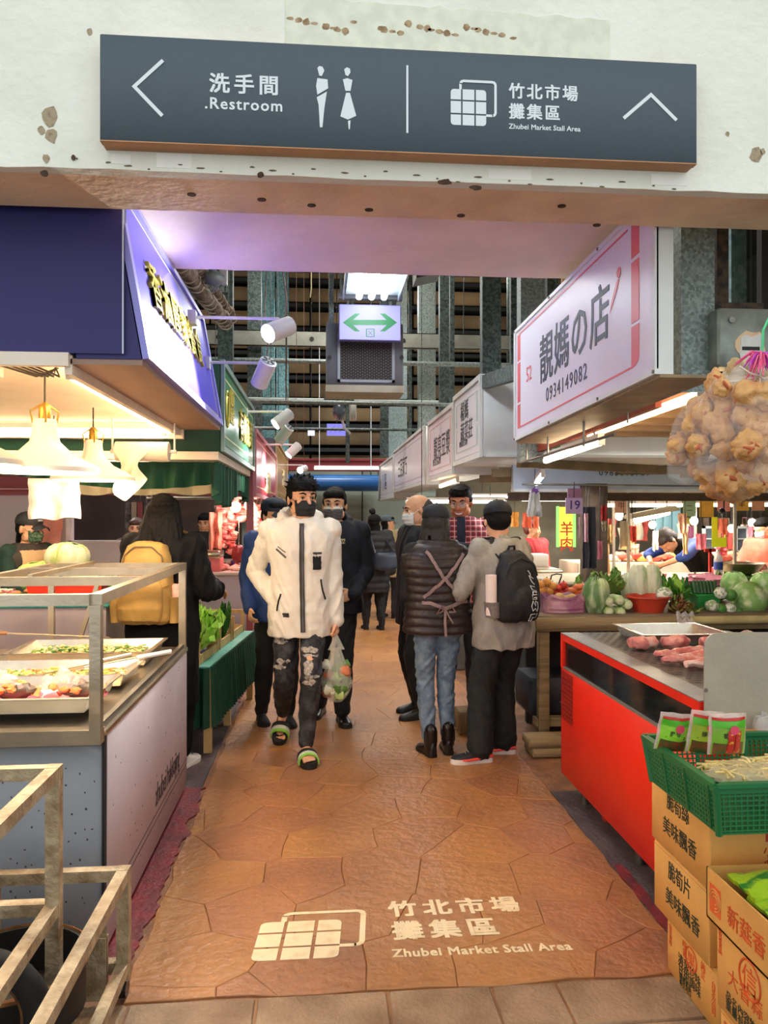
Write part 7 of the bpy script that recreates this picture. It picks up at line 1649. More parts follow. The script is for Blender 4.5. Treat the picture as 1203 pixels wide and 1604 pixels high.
class Person:
    def __init__(s, label, x, y, rz, H, feet=((-.10, 0, 0, 0), (.10, 0, 0, 0)), chest=(0, 0), hips=(0, 0), hipdrop=0, wfeet=None, hands=None, poles=None, hd=(0, 0, 0), headoff=(0, 0, 0), sw=1.0, group=None):
        if wfeet:   # feet given in the world: (X, Y, toe direction x, y, lift)
            feet = []
            for X, Y, dx, dy, lf in wfeet:
                c_, s_ = math.cos(-rz), math.sin(-rz); a, b = X-x, Y-y; lx, ly = c_*dx-s_*dy, s_*dx+c_*dy
                feet.append((c_*a-s_*b, s_*a+c_*b, math.degrees(math.atan2(lx, -ly)), lf))
        s.H = H; s.root = thing('person', label, 'person', (x, y, 0), rz, group); k = H
        v = Vector
        s.P = v((hips[0], hips[1], .525*k-hipdrop)); s.C = s.P+v((chest[0], chest[1], .0))+v((0, 0, math.sqrt(max(.01, (.255*k)**2-chest[0]**2-chest[1]**2))))
        up = (s.C-s.P).normalized()
        s.N = s.C+up*.060*k; s.S = [s.C+v((q*.103*k*sw, 0, 0))+up*.028*k for q in (-1, 1)]
        s.hip = [s.P+v((q*.050*k, 0, 0)) for q in (-1, 1)]
        s.A = []; s.K = []; s.feet = feet
        for i, f in enumerate(feet):
            yaw = math.radians(f[2]); tz = .045*k+f[3]
            a = v((f[0]+(0 if not f[3] else 0), f[1], tz)); kn, a = ik(s.hip[i], a, .245*k, .245*k, v((math.sin(yaw)*-1 if 0 else 0, -1, 0))); s.K.append(kn); s.A.append(a)
        s.E = []; s.Wr = []
        hands = hands or [None, None]; poles = poles or [(-.5, .6, -.4), (.5, .6, -.4)]
        for i, q in enumerate((-1, 1)):
            h = v(hands[i]) if hands[i] is not None else s.S[i]+v((q*.07, -.03, -.30*k))
            e, w = ik(s.S[i], h, .172*k, .150*k, v(poles[i])); s.E.append(e); s.Wr.append(w)
        s.sc = .143*k/.228
        s.hc = s.N+up*.028*k+v((0, -.012, .055*k))+v(headoff)
        y_, p_, r_ = hd; s.M = Matrix.Translation(s.hc) @ Matrix.Rotation(math.radians(y_), 4, 'Z') @ Matrix.Rotation(math.radians(p_), 4, 'X') @ Matrix.Rotation(math.radians(r_), 4, 'Y')
        s.parts = {}
    def hm(s, p): return s.M @ (Vector(p)*s.sc)
    def torso(s, g, grow, hem, chestw=1, belly=1, depth=1):
        """rings from hem height fraction along P->C; sheared to follow the lean"""
        k = s.H; up = s.C-s.P
        def c(t): return s.P+up*t
        rows = []
        T = [(1.30, .052, .050), (1.22, .080, .058), (1.12, .112, .066), (1.0, .121, .074), (.85, .113, .077), (.6, .101, .073), (.35, .096, .070), (.12, .101, .072), (-.1, .106, .074), (-.3, .104, .072), (-.55, .103, .07), (-.9, .10, .068), (-1.4, .10, .07), (-2.0, .11, .08)]
        last = None
        for t, w, d in T:
            if t < hem:
                c_ = c(hem) if hem > -.1 else s.P+Vector((0, 0, up.z*hem)); rows.append((c_, last[0], last[1])); break
            c_ = c(t) if t > 0 else s.P+Vector((0, 0, up.z*t))
            mw = chestw if t > .5 else belly
            last = (w*k*mw+grow, d*k*depth*(mw*.5+.5)+grow); rows.append((c_, *last))
        n = 28; vs = []
        for c_, w, d in rows:
            for j in range(n):
                a = 2*PI*j/n; cc, q = math.cos(a), math.sin(a); vs.append((c_.x+w*math.copysign(abs(cc)**.84, cc), c_.y+d*math.copysign(abs(q)**.84, q), c_.z))
        kk = len(rows)
        g.add(vs, [((i+1)*n+j, (i+1)*n+(j+1) % n, i*n+(j+1) % n, i*n+j) for i in range(kk-1) for j in range(n)]+[tuple(range(n)), tuple(range(kk*n-1, (kk-1)*n-1, -1))])
    def arms(s, g, grow, to=1.0, both=(0, 1), cuff=1.0):
        k = s.H
        for i in both:
            S, E, W_ = s.S[i], s.E[i], s.Wr[i]; q = (-1, 1)[i]
            g.ell(S, .040*k+grow, n=14, k=10); g.cap(S, E, .033*k+grow, .027*k+grow, 14)
            if to > .5: g.cap(E, E.lerp(W_, min(1, (to-.5)*2)), .0265*k+grow, (.0185*k+grow)*cuff, 14)
    def legs(s, g, grow, to=1.0, flare=1.0, thick=1.0):
        k = s.H
        for i in (0, 1):
            g.cap(s.hip[i]+Vector((0, 0, .01)), s.K[i], (.048*k+grow)*thick, (.034*k+grow)*thick, 16); e = s.K[i].lerp(s.A[i], to)
            g.cap(s.K[i], s.K[i].lerp(e, .35), (.034*k+grow)*thick, (.0335*k+grow)*thick, 14); g.cap(s.K[i].lerp(e, .35), e, (.0335*k+grow)*thick, ((.023*k+grow)*flare)*thick, 14)
    def body(s, vox=.007, curl=(.5, .5), handd=None, barefoot=False, m=None, face=True, thumb=(1, 1), palm=None, hands=(1, 1)):
        g = G(); k = s.H; head(g, s.M, s.sc)
        g.cap(s.N-(s.N-s.C)*.5, s.hm((0, .018, -.062)), .030*k, .029*k, 14)
        s.torso(g, -.022, -.1); s.arms(g, -.009); s.legs(g, -.010 if not barefoot else -.006, 1.0)
        for i in (0, 1):
            d = (s.Wr[i]-s.E[i]).normalized() if not handd or handd[i] is None else Vector(handd[i])
            if hands[i]: hand(g, s.Wr[i], d, Vector(palm[i]) if palm and palm[i] else Vector(((1, -1)[i], 0, 0)), (1, -1)[i]*thumb[i], curl[i], k/1.72)
            yaw = math.radians(s.feet[i][2]); lift = s.feet[i][3]; fd = Vector((math.sin(yaw), -math.cos(yaw), 0))
            A = s.A[i]; toe = Vector((A.x, A.y, 0))+fd*.135*k/1.75*(1 if not lift else .95)
            if barefoot:
                bz = .035
                ball = toe-fd*.02; ball.z = bz+.016; 
                g.cap(Vector((A.x, A.y, A.z-.03))-fd*.035, ball, .032, .022, 12, flat=.9); g.cap(A, ball, .030, .022, 12); sd = fd.cross(Vector((0, 0, 1)))
                g.cap(ball-sd*.02, ball+sd*.02, .019, .018, 10)
                for q in range(5):
                    o_ = (2-q)*.0165*(-1, 1)[i]; b = ball+sd*o_; L_ = (.055, .052, .047, .041, .034)[q]; g.cap(b, b+fd*L_-Vector((0, 0, .006)), .0115 if q == 0 else .0085, .0105 if q == 0 else .0075, 8)
            else:
                g.cap(A-Vector((0, 0, .045)), Vector((A.x, A.y, .03))+fd*.08, .022, .016, 10)
        o = mobj('body', remesh(g, vox, 2), m or SKIN, s.root); s.parts['body'] = o
        if face:
            for q in (-1, 1):
                f = G(); f.merge(G().ell((q*.0305, -.0745, .004), (.0125, .0095, .0068), n=14, k=8), s.M @ Matrix.Scale(s.sc, 4)); e = f.build('eye', EYEW); e.parent = s.root
                f = G(); f.merge(G().ell((q*.0305, -.0822, .0045), (.0062, .0035, .0062), n=12, k=8), s.M @ Matrix.Scale(s.sc, 4)); e2 = f.build('iris', IRIS); e2.parent = e
                f = G(); f.merge(G().tube([(q*.0165, -.0825, .006), (q*.0305, -.0865, .0120), (q*.0455, -.077, .0065)], [.0015, .0026, .0015], 6), s.M @ Matrix.Scale(s.sc, 4)); f.build('eyelid', IRIS).parent = e
                f = G(); f.merge(G().tube([(q*.014, -.0945, .026), (q*.032, -.0915, .034), (q*.051, -.0755, .028)], [.0042, .0050, .002], 8), s.M @ Matrix.Scale(s.sc, 4)); f.build('eyebrow', HAIRM).parent = s.root
        return o
    def mouth(s, smile=False):
        f = G(); 
        if smile:
            f.merge(G().tube([(-.03, -.080, -.052), (-.015, -.0915, -.0615), (0, -.094, -.064), (.015, -.0915, -.0615), (.03, -.080, -.052)], [.002, .0065, .0075, .0065, .002], 8), s.M @ Matrix.Scale(s.sc, 4)); f.build('teeth', EYEW).parent = s.root; f = G()
            f.merge(G().tube([(-.034, -.078, -.049), (-.016, -.0935, -.0545), (0, -.096, -.056), (.016, -.0935, -.0545), (.034, -.078, -.049)], [.002, .004, .0045, .004, .002], 8), s.M @ Matrix.Scale(s.sc, 4))
            f.merge(G().tube([(-.032, -.078, -.053), (-.015, -.091, -.068), (0, -.093, -.071), (.015, -.091, -.068), (.032, -.078, -.053)], [.002, .004, .005, .004, .002], 8), s.M @ Matrix.Scale(s.sc, 4))
        else:
            f.merge(G().tube([(-.024, -.086, -.060), (0, -.094, -.059), (.024, -.086, -.060)], [.002, .0045, .002], 8), s.M @ Matrix.Scale(s.sc, 4))
        f.build('lips', LIP).parent = s.root
    def garment(s, name, m, g, vox=.009, fold=.006, smooth=4, fscale=(7, 7, 4), seed=0, fn=None, label=None):
        o = mobj(name, remesh(g, vox, smooth, fold, fscale, seed, fn), m, s.root, label); s.parts[name] = o; return o
    def top(s, name, m, grow=.014, hem=-.3, vox=.009, fold=.008, sleeves=1.0, chestw=1, belly=1, cuff=1.0, collar=0, seed=0, fn=None, armgrow=None, depth=1, extra=None, fs=(7, 7, 5)):
        g = G(); s.torso(g, grow, hem, chestw, belly, depth); 
        if sleeves: s.arms(g, armgrow if armgrow is not None else grow, sleeves, cuff=cuff)
        if collar: g.cap(s.N-Vector((0, 0, .03)), s.N+Vector((0, .0, collar)), .038*s.H, .034*s.H, 16)
        if extra: extra(g)
        return s.garment(name, m, g, vox, fold, seed=seed, fn=fn, fscale=fs)
    def trousers(s, m, grow=.010, to=1.0, flare=1.0, vox=.009, fold=.008, thick=1.0, seed=3, name='trousers', fs=(8, 8, 9)):
        g = G(); s.legs(g, grow, to, flare, thick)
        g.rings([(s.P.z-.045*s.H, s.P.x, s.P.y, .096*s.H*thick+grow, .066*s.H+grow), (s.P.z+.02*s.H, s.P.x, s.P.y, .100*s.H+grow, .070*s.H+grow), (s.P.z+.06*s.H, s.P.x, s.P.y, .096*s.H, .066*s.H)])
        return s.garment(name, m, g, vox, fold, seed=seed, fscale=fs)
    def shoe(s, i, m, sole, kind='sneaker', s_=1.0, lab=None):
        yaw = math.radians(s.feet[i][2]); lift = s.feet[i][3]; A = s.A[i]; k = s.H/1.75*s_
        fd = Vector((math.sin(yaw), -math.cos(yaw), 0)); sd = Vector((math.cos(yaw), math.sin(yaw), 0))
        pitch = math.atan2(lift, .17) if lift else 0
        org = Vector((A.x, A.y, lift))-fd*.0
        fdp = fd*math.cos(pitch)-Vector((0, 0, math.sin(pitch))); up = Vector((0, 0, 1))*math.cos(pitch)+fd*math.sin(pitch)
        def Q(u, v, w): return org+fdp*(u*k)+sd*(v*k)+up*(w*k)
        # outline of sole: u along foot (-.075 heel .. +.19 toe)
        us = [-.078, -.07, -.045, 0, .05, .10, .14, .17, .188, .192]; ws = [.012, .028, .036, .035, .038, .046, .046, .036, .018, .006]
        ol = [(u, w) for u, w in zip(us, ws)]+[(u, -w) for u, w in reversed(list(zip(us, ws)))]
        root = bpy.data.objects.new('shoe' if kind != 'slide' else 'slide_sandal', None)
        root = None
        th = .03 if kind == 'sneaker' else (.035 if kind == 'slide' else .022)
        g = G(); n = len(ol); g.add([Q(u, v*1.06, .0) for u, v in ol]+[Q(u, v*1.10, th*.6+(.012 if kind == 'sneaker' and abs(u) > .06 else 0)) for u, v in ol]+[Q(u, v, th) for u, v in ol],
            [tuple(range(n-1, -1, -1)), tuple(range(2*n, 3*n))]+[(r*n+q, r*n+(q+1) % n, (r+1)*n+(q+1) % n, (r+1)*n+q) for r in range(2) for q in range(n)])
        if kind == 'slide':
            so = g.build('sandal', m); so.parent = s.root
            for j, (off, mm) in enumerate(((0, m), (.030, sole[0]), (.052, sole[1]))):
                if mm is None: continue
                f = G(); 
                for r_ in range(9):
                    pass
                u0 = .055+off*.9; 
                f.sheet(lambda u, v: Q(u0+.03*v, .058*math.cos(PI*(1-u)), th*.7+.062*abs(math.sin(PI*u))**.7-.012*(off/.05)), 14, 3, .008); f.build('strap', mm).parent = so
            return so
        so = g.build('shoe', sole); so.parent = s.root
        f = G(); hts = [.07, .085, .09, .088, .075, .058, .05, .045, .035, .028]
        f_ = G(); vs = []
        nn = 14
        for u, w, h in zip(us, ws, hts):
            h = h+(.02 if kind == 'boot' and u < .04 else 0)
            for j in range(nn): a = PI*j/(nn-1); vs.append(Q(u, w*1.02*math.cos(a), th*.5+(h-th*.5)*abs(math.sin(a))**.75))
        fs = [(a_*nn+j, a_*nn+j+1, (a_+1)*nn+j+1, (a_+1)*nn+j) for a_ in range(len(us)-1) for j in range(nn-1)]+[(a_*nn, (a_+1)*nn, (a_+1)*nn+nn-1, a_*nn+nn-1) for a_ in range(len(us)-1)]+[tuple(range(nn)), tuple(range(len(us)*nn-1, (len(us)-1)*nn-1, -1))]
        f_.add(vs, fs).build('upper', m).parent = so
        if kind == 'boot':
            G().cap(Q(-.02, 0, .08), Q(-.025, 0, .19), .047*k, .046*k, 18).build('boot_shaft', m).parent = so
            for q in (-1, 1): G().sheet(lambda u, v: Q(-.045+.05*u, q*.049*math.cos((u-.5)*1.2), .10+.08*v), 5, 4, .004).build('elastic_panel', mat('#2a2624', .8)).parent = so
            G().tube([Q(-.068, 0, .18), Q(-.08, 0, .205), Q(-.070, 0, .22)], .005, 6).build('pull_tab', m).parent = so
        elif kind == 'sneaker':
            f = G()
            for q in range(4): f.tube([Q(.045+.018*q, -.022, .082-.007*q), Q(.045+.018*q, 0, .090-.008*q), Q(.045+.018*q, .022, .082-.007*q)], .003, 5)
            f.build('laces', mat('#8d8f94', .6)).parent = so
        return so
    def hair(s, kind='short', m=None, seed=0):
        M = s.M @ Matrix.Scale(s.sc, 4); g = G(); m = m or HAIRM; rr_ = random.Random(seed)
        def e(c, r): g.merge(G().ell(c, r, n=16, k=10), M)
        def c(a, b, ra, rb): g.merge(G().cap(a, b, ra, rb, 7), M)
        e((0, .022, .048), (.083, .098, .082)); e((0, .05, .0), (.079, .07, .075))
        if kind in ('short', 'tousled', 'neat', 'cap'):
            for q in (-1, 1): e((q*.072, .005, .022), (.014, .03, .03))
        if kind == 'tousled':
            e((0, -.02, .075), (.08, .075, .055)); e((-.02, -.045, .075), (.06, .045, .04))
            for i in range(70):
                a = rr_.uniform(0, 2*PI); b = rr_.uniform(.05, 1.15); d = Vector((math.cos(a)*math.cos(b), math.sin(a)*math.cos(b), math.sin(b))); p = Vector((d.x*.08, d.y*.092+.01, d.z*.09+.045)); t_ = Vector((rr_.uniform(-.5, .5), rr_.uniform(-.8, .1), rr_.uniform(-.2, .5))); c(p, p+(d*.9+t_).normalized()*rr_.uniform(.018, .036), .010, .003)
            for i in range(9): x_ = -.06+.014*i; c((x_, -.072, .075), (x_+.012, -.092, .045+.012*rr_.random()), .011, .004)
        elif kind == 'neat':
            e((0, -.028, .078), (.078, .066, .042))
            for i in range(26): a = rr_.uniform(-2.6, -.5); c((.07*math.cos(a), .075*math.sin(a)+.01, .085), (.076*math.cos(a)+.01, .086*math.sin(a), .098+.015*rr_.random()), .012, .005)
        elif kind == 'short':
            e((0, -.03, .072), (.077, .062, .04))
        elif kind == 'long':
            e((0, -.02, .07), (.085, .075, .05)); e((0, .045, -.04), (.092, .065, .10))
            for i in range(90):
                a = rr_.uniform(-.35, PI+.35); x_ = .083*math.cos(a); y_ = .06*math.sin(a)+.03; z_ = rr_.uniform(-.02, .05); p = Vector((x_, y_, z_)); l = rr_.uniform(.16, .24)
                p2 = p+Vector((x_*.25+.02*rr_.uniform(-1, 1), .025, -l*.55)); p3 = p2+Vector((.03*rr_.uniform(-1, 1), .012+.02*rr_.uniform(-1, 1), -l*.55)); c(p, p2, .014, .014); c(p2, p3, .013, .004)
        elif kind == 'bob':
            e((0, -.02, .07), (.08, .07, .045)); e((0, .05, -.035), (.085, .05, .075))
            for i in range(46):
                a = rr_.uniform(-.2, PI+.2); p = Vector((.08*math.cos(a), .06*math.sin(a)+.03, rr_.uniform(-.03, .03))); p2 = p+Vector((p.x*.2, .01, -.09-.04*rr_.random())); c(p, p2, .012, .006)
        elif kind == 'bald':
            g = G(); e((0, .058, .018), (.083, .072, .066))
            for q in (-1, 1): e((q*.070, .03, .0), (.016, .04, .03))
        elif kind == 'tied':
            e((0, -.015, .07), (.079, .07, .04)); e((0, .115, .03), (.03, .03, .035))
        me = remesh(g, .0055*s.sc if kind in ('tousled', 'long') else .006*s.sc, 1, .002, (40, 40, 14))
        o = mobj('hair', me, m, s.root); s.parts['hair'] = o; return o
    def cap(s, m, backwards=False, logo=None):
        M = s.M @ Matrix.Scale(s.sc, 4)
        g = G(); g.merge(G().lathe([(.093, -.012), (.096, .0), (.094, .028), (.082, .058), (.055, .080), (.02, .090), (0, .091)], (0, 0, 0), 28), M @ Matrix.Translation((0, .018, .045)) @ Matrix.Diagonal((.95, 1.12, .95, 1)))
        o = g.build('cap', m); o.parent = s.root
        y0 = -.088; g = G(); g.sheet(lambda u, v: M @ Vector(((u-.5)*.15*(1-.25*v*v), y0-.075*v*abs(math.sin(PI*(.12+.76*u)))**.5, .040-.018*v-.030*(2*u-1)**2)), 14, 6, .005); g.build('brim', m).parent = o
        g = G(); g.merge(G().ell((0, .018, .137), (.008, .008, .005)), M)
        for k_ in range(6):
            a = k_*PI/3; g.merge(G().tube([(.088*math.cos(a)*math.cos(b), .018+.104*math.sin(a)*math.cos(b), .045+.088*math.sin(b)) for b in (0, .4, .8, 1.2, 1.5)], .0018, 5), M)
        g.build('cap_seams', m).parent = o
        if logo:
            g = G(); g.merge(G().box(-.022, .022, -.098, -.094, .062, .078, bev=.003), M); g.build('cap_emblem', logo).parent = o
        s.parts['cap'] = o; return o
    def mask(s, m, pleats=3, top_m=None):
        M = s.M @ Matrix.Scale(s.sc, 4)
        def f(u, v):
            a = (u-.5)*2.5; z_ = -.008-.088*v; bul = abs(math.sin(PI*v))**.7
            r_ = .066+.006*bul; y_ = -.030-(.058+.020*bul)*math.cos(a)**1.1 if abs(a) < PI/2 else -.03
            return M @ Vector((r_*math.sin(a)*(1-.18*v), y_-.012*math.exp(-(a*3.2)**2)*(1-v*.6)-.0028*math.cos(v*pleats*2*PI+PI)*math.cos(a), z_))
        o = G().sheet(f, 26, 22, .003).build('face_mask', m); o.parent = s.root
        for q in (-1, 1): g = G(); g.merge(G().tube([(q*.062, -.045, -.016), (q*.074, -.02, .004), (q*.083, .018, .012), (q*.082, .028, -.022), (q*.074, -.008, -.048), (q*.055, -.045, -.082)], .0016, 5), M); g.build('ear_loop', m).parent = o
        if top_m: g = G().sheet(lambda u, v: f(u, v*.18)+(s.M.to_3x3() @ Vector((0, -.0035, 0))), 20, 3, .001); g.build('mask_rim', top_m).parent = o
        return o
JACK = mat('#e9e2d2', .55, 0, .04, 9, .12, 50, name='cream_shell_jacket'); NAVY = mat('#0e1220', .75, 0, .15, 10, .15, 60, name='navy_hoodie'); BLKC = mat('#121214', .8, 0, .15, 12, .15, 60, name='black_cloth')
BLKD = mat('#26272b', .8, 0, .2, 14, .3, 60, col2='#5a5b5f', ramp=(.45, .8), name='washed_black_denim')
# ---- man in the cream jacket
p = Person('young man in a cream hooded jacket and ripped black jeans carrying a plastic bag', -.125, 5.06, math.radians(3), 1.815,
    feet=((-.115, .30, -8, .085), (.03, -.20, 6, 0)), hips=(0, 0), hipdrop=.03, chest=(0, -.01), hands=((-.155, -.045, .985), (.235, -.05, .81)), poles=[(-.62, .62, -.2), (.4, .9, -.1)], hd=(20, 3, 0), headoff=(.012, -.012, 0))
b = p.body(.0065, curl=(.3, 1.25), barefoot=True, thumb=(1, 1), palm=((1, 0, 0), (-1, 0.2, 0)), handd=((.45, .25, -.85), None))
def hood(g):
    N = p.N; g.tube([N+V(-.055, -.075, -.02), N+V(-.115, .0, .035), N+V(-.085, .085, .055), N+V(0, .115, .05), N+V(.085, .085, .055), N+V(.115, .0, .035), N+V(.055, -.075, -.02)], [.025, .04, .05, .055, .05, .04, .025], 12)
    g.ell(N+V(0, .09, -.02), (.11, .06, .09)); g.cap(N+V(0, -.02, -.05), N+V(0, 0, .01), .075, .066, 16)
    for i in (0, 1): g.cap(p.hip[i]+V(0, 0, .02), p.hip[i].lerp(p.K[i], .13), .108, .100, 16)
jk = p.top('jacket', JACK, grow=.017, hem=-.36, vox=.0065, fold=.011, cuff=1.15, chestw=.98, belly=1.02, depth=1.2, armgrow=.013, seed=1, extra=hood, fs=(8, 8, 8))
bj = bvh_of(jk)
strap(bj, [(.004, p.N.z-.01), (.004, 1.2), (.012, p.P.z-.145)], -1, .030, 'zip_placket', mat('#3b3431', .7), p.root, .004, 20)
strap(bj, [(.006, p.N.z-.03), (.012, p.P.z-.14)], -1, .005, 'zipper', mat('#777777', .4, .6), p.root, .006, 30)
decal(jk, lambda c, n: n.y < -.2 and .075 < c.x < .128 and 1.195 < c.z < 1.275, .004, 'chest_pocket', BLKC, p.root)
decal(jk, lambda c, n: n.y < -.2 and .075 < c.x < .130 and 1.288 < c.z < 1.303, .004, 'pocket_flap', mat('#3a3a3c', .7), p.root)
decal(jk, lambda c, n: n.y < -.2 and -.115 < c.x < -.075 and .895 < c.z < .92, .004, 'hem_badge', mat('#2a2826', .6), p.root)
strap(bj, [(-.155, 1.325), (-.085, 1.265)], -1, .012, 'chest_print', mat('#4a4640', .6), p.root, .002, 10)
strap(bj, [(-.145, 1.34), (-.09, 1.30)], -1, .006, 'chest_print', mat('#4a4640', .6), p.root, .002, 10)
strap(bj, [(.125, 1.13), (.135, 1.06), (.158, .99)], -1, .010, 'pocket_zip', BLKC, p.root, .003, 8); strap(bj, [(-.125, 1.04), (-.14, .99), (-.15, .92)], -1, .010, 'pocket_zip', BLKC, p.root, .003, 8)
w_ = p.Wr[0]; G_ = G().tube([w_+(p.E[0]-w_).normalized()*.035, w_+(p.E[0]-w_).normalized()*.005], [.044, .042], 16); o = mobj('cuff_tab', G_.mesh('cuff_tab', [BLKC]), BLKC, p.root)
tr = p.trousers(BLKD, grow=.010, to=.93, vox=.0065, fold=.011, flare=.95, thick=.95)
RAG = mat('#c9bfb2', .8, 0, .25, 60, .4, 90, col2='#6b6660', ramp=(.4, .7)); 
def ragged(cx, cz, rx, rz, sd): return lambda c, n: n.y < -.15 and ((c.x-cx)/rx)**2+((c.z-cz)/rz)**2 < .75+.9*noise.noise(Vector((c.x*34, c.z*26, sd)))
for k, (cx, cz, rx, rz) in enumerate(((-.135, .77, .045, .05), (-.12, .725, .05, .014), (.055, .69, .055, .022), (.055, .655, .05, .012), (.045, .585, .034, .06), (.06, .53, .055, .014), (-.12, .60, .055, .018), (.05, .50, .045, .018), (-.135, .565, .05, .014))): decal(tr, ragged(cx, cz, rx, rz, k), .003, 'frayed_patch', RAG, p.root)
for k, (cx, cz, rx, rz) in enumerate(((-.135, .78, .018, .018), (.055, .64, .02, .012))): decal(tr, ragged(cx, cz, rx, rz, k+9), .0045, 'skin_showing', SKIN, p.root)
GREENS = mat('#8fd64a', .4, 0, .05, 9); WST = mat('#d6dccb', .5)
p.shoe(0, mat('#1c1c1e', .6), (WST, GREENS), 'slide'); p.shoe(1, mat('#1c1c1e', .6), (WST, GREENS), 'slide')
p.hair('tousled', seed=4); p.mask(mat('#17181c', .7, 0, .1, 30, .2, 60)); MANW = p
# shopping bag
hw = p.root.matrix_basis @ (p.Wr[1]+V(0, -.01, -.085))
t = thing('shopping_bag', 'translucent plastic bag of green vegetables carried by the man in the cream jacket', 'bag', tuple(hw))
rr_ = random.Random(5); c0 = hw+V(.0, -.02, -.27)
g = G()
for k in range(26): g.ell(c0+V(rr_.uniform(-.06, .06), rr_.uniform(-.04, .04), rr_.uniform(-.12, .08)), (.04, .03, .035), n=9, k=6, dist=.5, seed=k, m=k % 4)
g.build('vegetables', [mat('#b7cf7a', .5, 0, .2, 20), mat('#5f8a3a', .5), mat('#e6e4c4', .5), mat('#c9774a', .5)], t)
vs = []; n_, k_ = 30, 18
for i in range(k_+1):
    v = i/k_; z_ = c0.z-.17+.35*v; r_ = (math.sin(PI*min(.5, .06+v*1.1))**.6 if v < .4 else 1-(v-.4)/.6*.72)
    for j in range(n_):
        t_ = 2*PI*j/n_; wr = 1+.07*math.sin(t_*9+v*5)+.06*noise.noise(V(t_*2, v*5, 3)); vs.append((c0.x+.098*r_*wr*math.cos(t_), c0.y+.062*r_*wr*math.sin(t_), z_))
BAGF = film('#eef0e0', .34, .18, .9, 30)
G().add(vs, [(i*n_+j, i*n_+(j+1) % n_, (i+1)*n_+(j+1) % n_, (i+1)*n_+j) for i in range(k_) for j in range(n_)]).build('clear_bag', BAGF, t)
for q in (-1, 1): G().sheet(lambda u, v: (c0.x+.03*q*(1-v)+(u-.5)*(.05-.035*v), c0.y+q*.008*(1-v), c0.z+.165+.10*v), 4, 5, .002).build('handle', BAGF, t)
# ---- man in the navy hoodie
p = Person('young man in a dark navy hoodie and striped grey mask walking behind the cream jacket', .115, 5.82, math.radians(-4), 1.745,
    feet=((-.12, .12, -14, 0), (.06, -.10, 14, 0)), hands=((-.20, -.05, .83), (.15, -.17, .96)), poles=[(-.2, .9, 0), (.5, .8, -.4)], hd=(-6, 2, 0))
p.body(.008, curl=(.6, .7), palm=((1, 0, 0), (0, 1, 0)), handd=(None, (-.8, -.3, -.25)))
def hood2(g): N = p.N; g.tube([N+V(-.06, -.075, -.03), N+V(-.11, .0, .03), N+V(-.08, .08, .05), N+V(0, .11, .045), N+V(.08, .08, .05), N+V(.11, .0, .03), N+V(.06, -.075, -.03)], [.024, .034, .042, .045, .042, .034, .024], 10); g.cap(N-V(0, 0, .06), N, .075, .06, 14)
h2 = p.top('hoodie', NAVY, grow=.026, hem=-.25, vox=.009, fold=.010, seed=5, extra=hood2, belly=1.05)
b2 = bvh_of(h2)
for nm_, x_, z_, sx, mm in (('chest_patch', .075, 1.345, .085, mat('#c9b98c', .6)),): decal(h2, lambda c, n: n.y < -.1 and .01 < c.x < .082 and 1.325 < c.z < 1.36, .004, nm_, mm, p.root)
g = G(); q_ = proj(b2, .02, 1.33, -1, .006); write(g, 'NOW', q_+V(-.02, -.003, 0), (1, 0, 0), (0, 0, 1), .034, bold=.03, th=.001); mobj('chest_lettering', g.mesh('chest_lettering', [DARK]), DARK, p.root)
tr = p.trousers(mat('#101116', .8, 0, .2, 14, .2, 60), grow=.013, to=.96, fold=.010, flare=1.2)
p.shoe(0, mat('#0c0c0d', .3), mat('#1c1c1c', .5), 'dress'); p.shoe(1, mat('#0c0c0d', .3), mat('#1c1c1c', .5), 'dress')
p.hair('short', seed=2); p.mask(mat('#6b6a6c', .7, 0, .4, 90, .2, 60, col2='#3f3e42', stretch=(.2, .2, 1.6)), 4, mat('#d9d6d0', .6))
# ---- person in blue behind the cream jacket
p = Person('person in a bright blue jacket and dark cap mostly hidden behind the cream jacket', -.31, 5.72, math.radians(12), 1.66,
    feet=((-.10, .10, 0, 0), (.08, .0, 0, 0)), hands=((-.215, -.10, .87), (.20, 0, .85)), poles=[(-.15, .9, 0), (1, .5, 0)], hd=(20, 5, 0), headoff=(-.02, 0, 0))
p.body(.009, curl=(.5, .5), hands=(1, 1)); p.top('jacket', mat('#1e3f7a', .7, 0, .1, 12, .2, 60), grow=.018, hem=-.25, fold=.010, seed=8); p.trousers(BLKC, .012, fold=.010)
for i in (0, 1): p.shoe(i, BLKC, DARK, 'dress')
p.hair('short'); p.cap(mat('#1f2a3a', .7))
# ---- bald man with white mask and folder
p = Person('balding man in a dark coat and white mask holding a dark folder', .76, 5.88, math.radians(-72), 1.70,
    feet=((-.11, .05, 0, 0), (.10, -.02, 0, 0)), hands=((-.24, .04, .83), (.17, -.05, .84)), poles=[(-.5, 1, 0), (.5, 1, 0)], hd=(-8, 6, 0))
p.body(.009, curl=(1.1, 1.0), palm=((.8, -.6, 0), None)); p.top('coat', mat('#12151f', .8, 0, .15, 12, .15, 60), grow=.028, hem=-.45, fold=.010, collar=.01, seed=9, belly=1.1); p.trousers(mat('#0f0f12', .8), .014, fold=.009)
for i in (0, 1): p.shoe(i, mat('#2a2622', .5), mat('#1a1816', .6), 'dress')
p.hair('bald', mat('#3a3431', .6)); p.mask(mat('#eef0ee', .7))
M_ = p.root.matrix_basis; w = M_ @ (p.Wr[0]+V(0, -.02, -.08))
t = thing('folder', 'dark blue folder held low by the balding man', 'folder', tuple(w+V(0, 0, -.2)))
G().hexa([w+V(-.02, -.09, -.26), w+V(.0, -.09, -.26), w+V(.0, .10, -.20), w+V(-.02, .10, -.20), w+V(-.03, -.10, .02), w+V(-.01, -.10, .02), w+V(-.01, .06, .03), w+V(-.03, .06, .03)]).build('cover', mat('#2b3c52', .35), t)
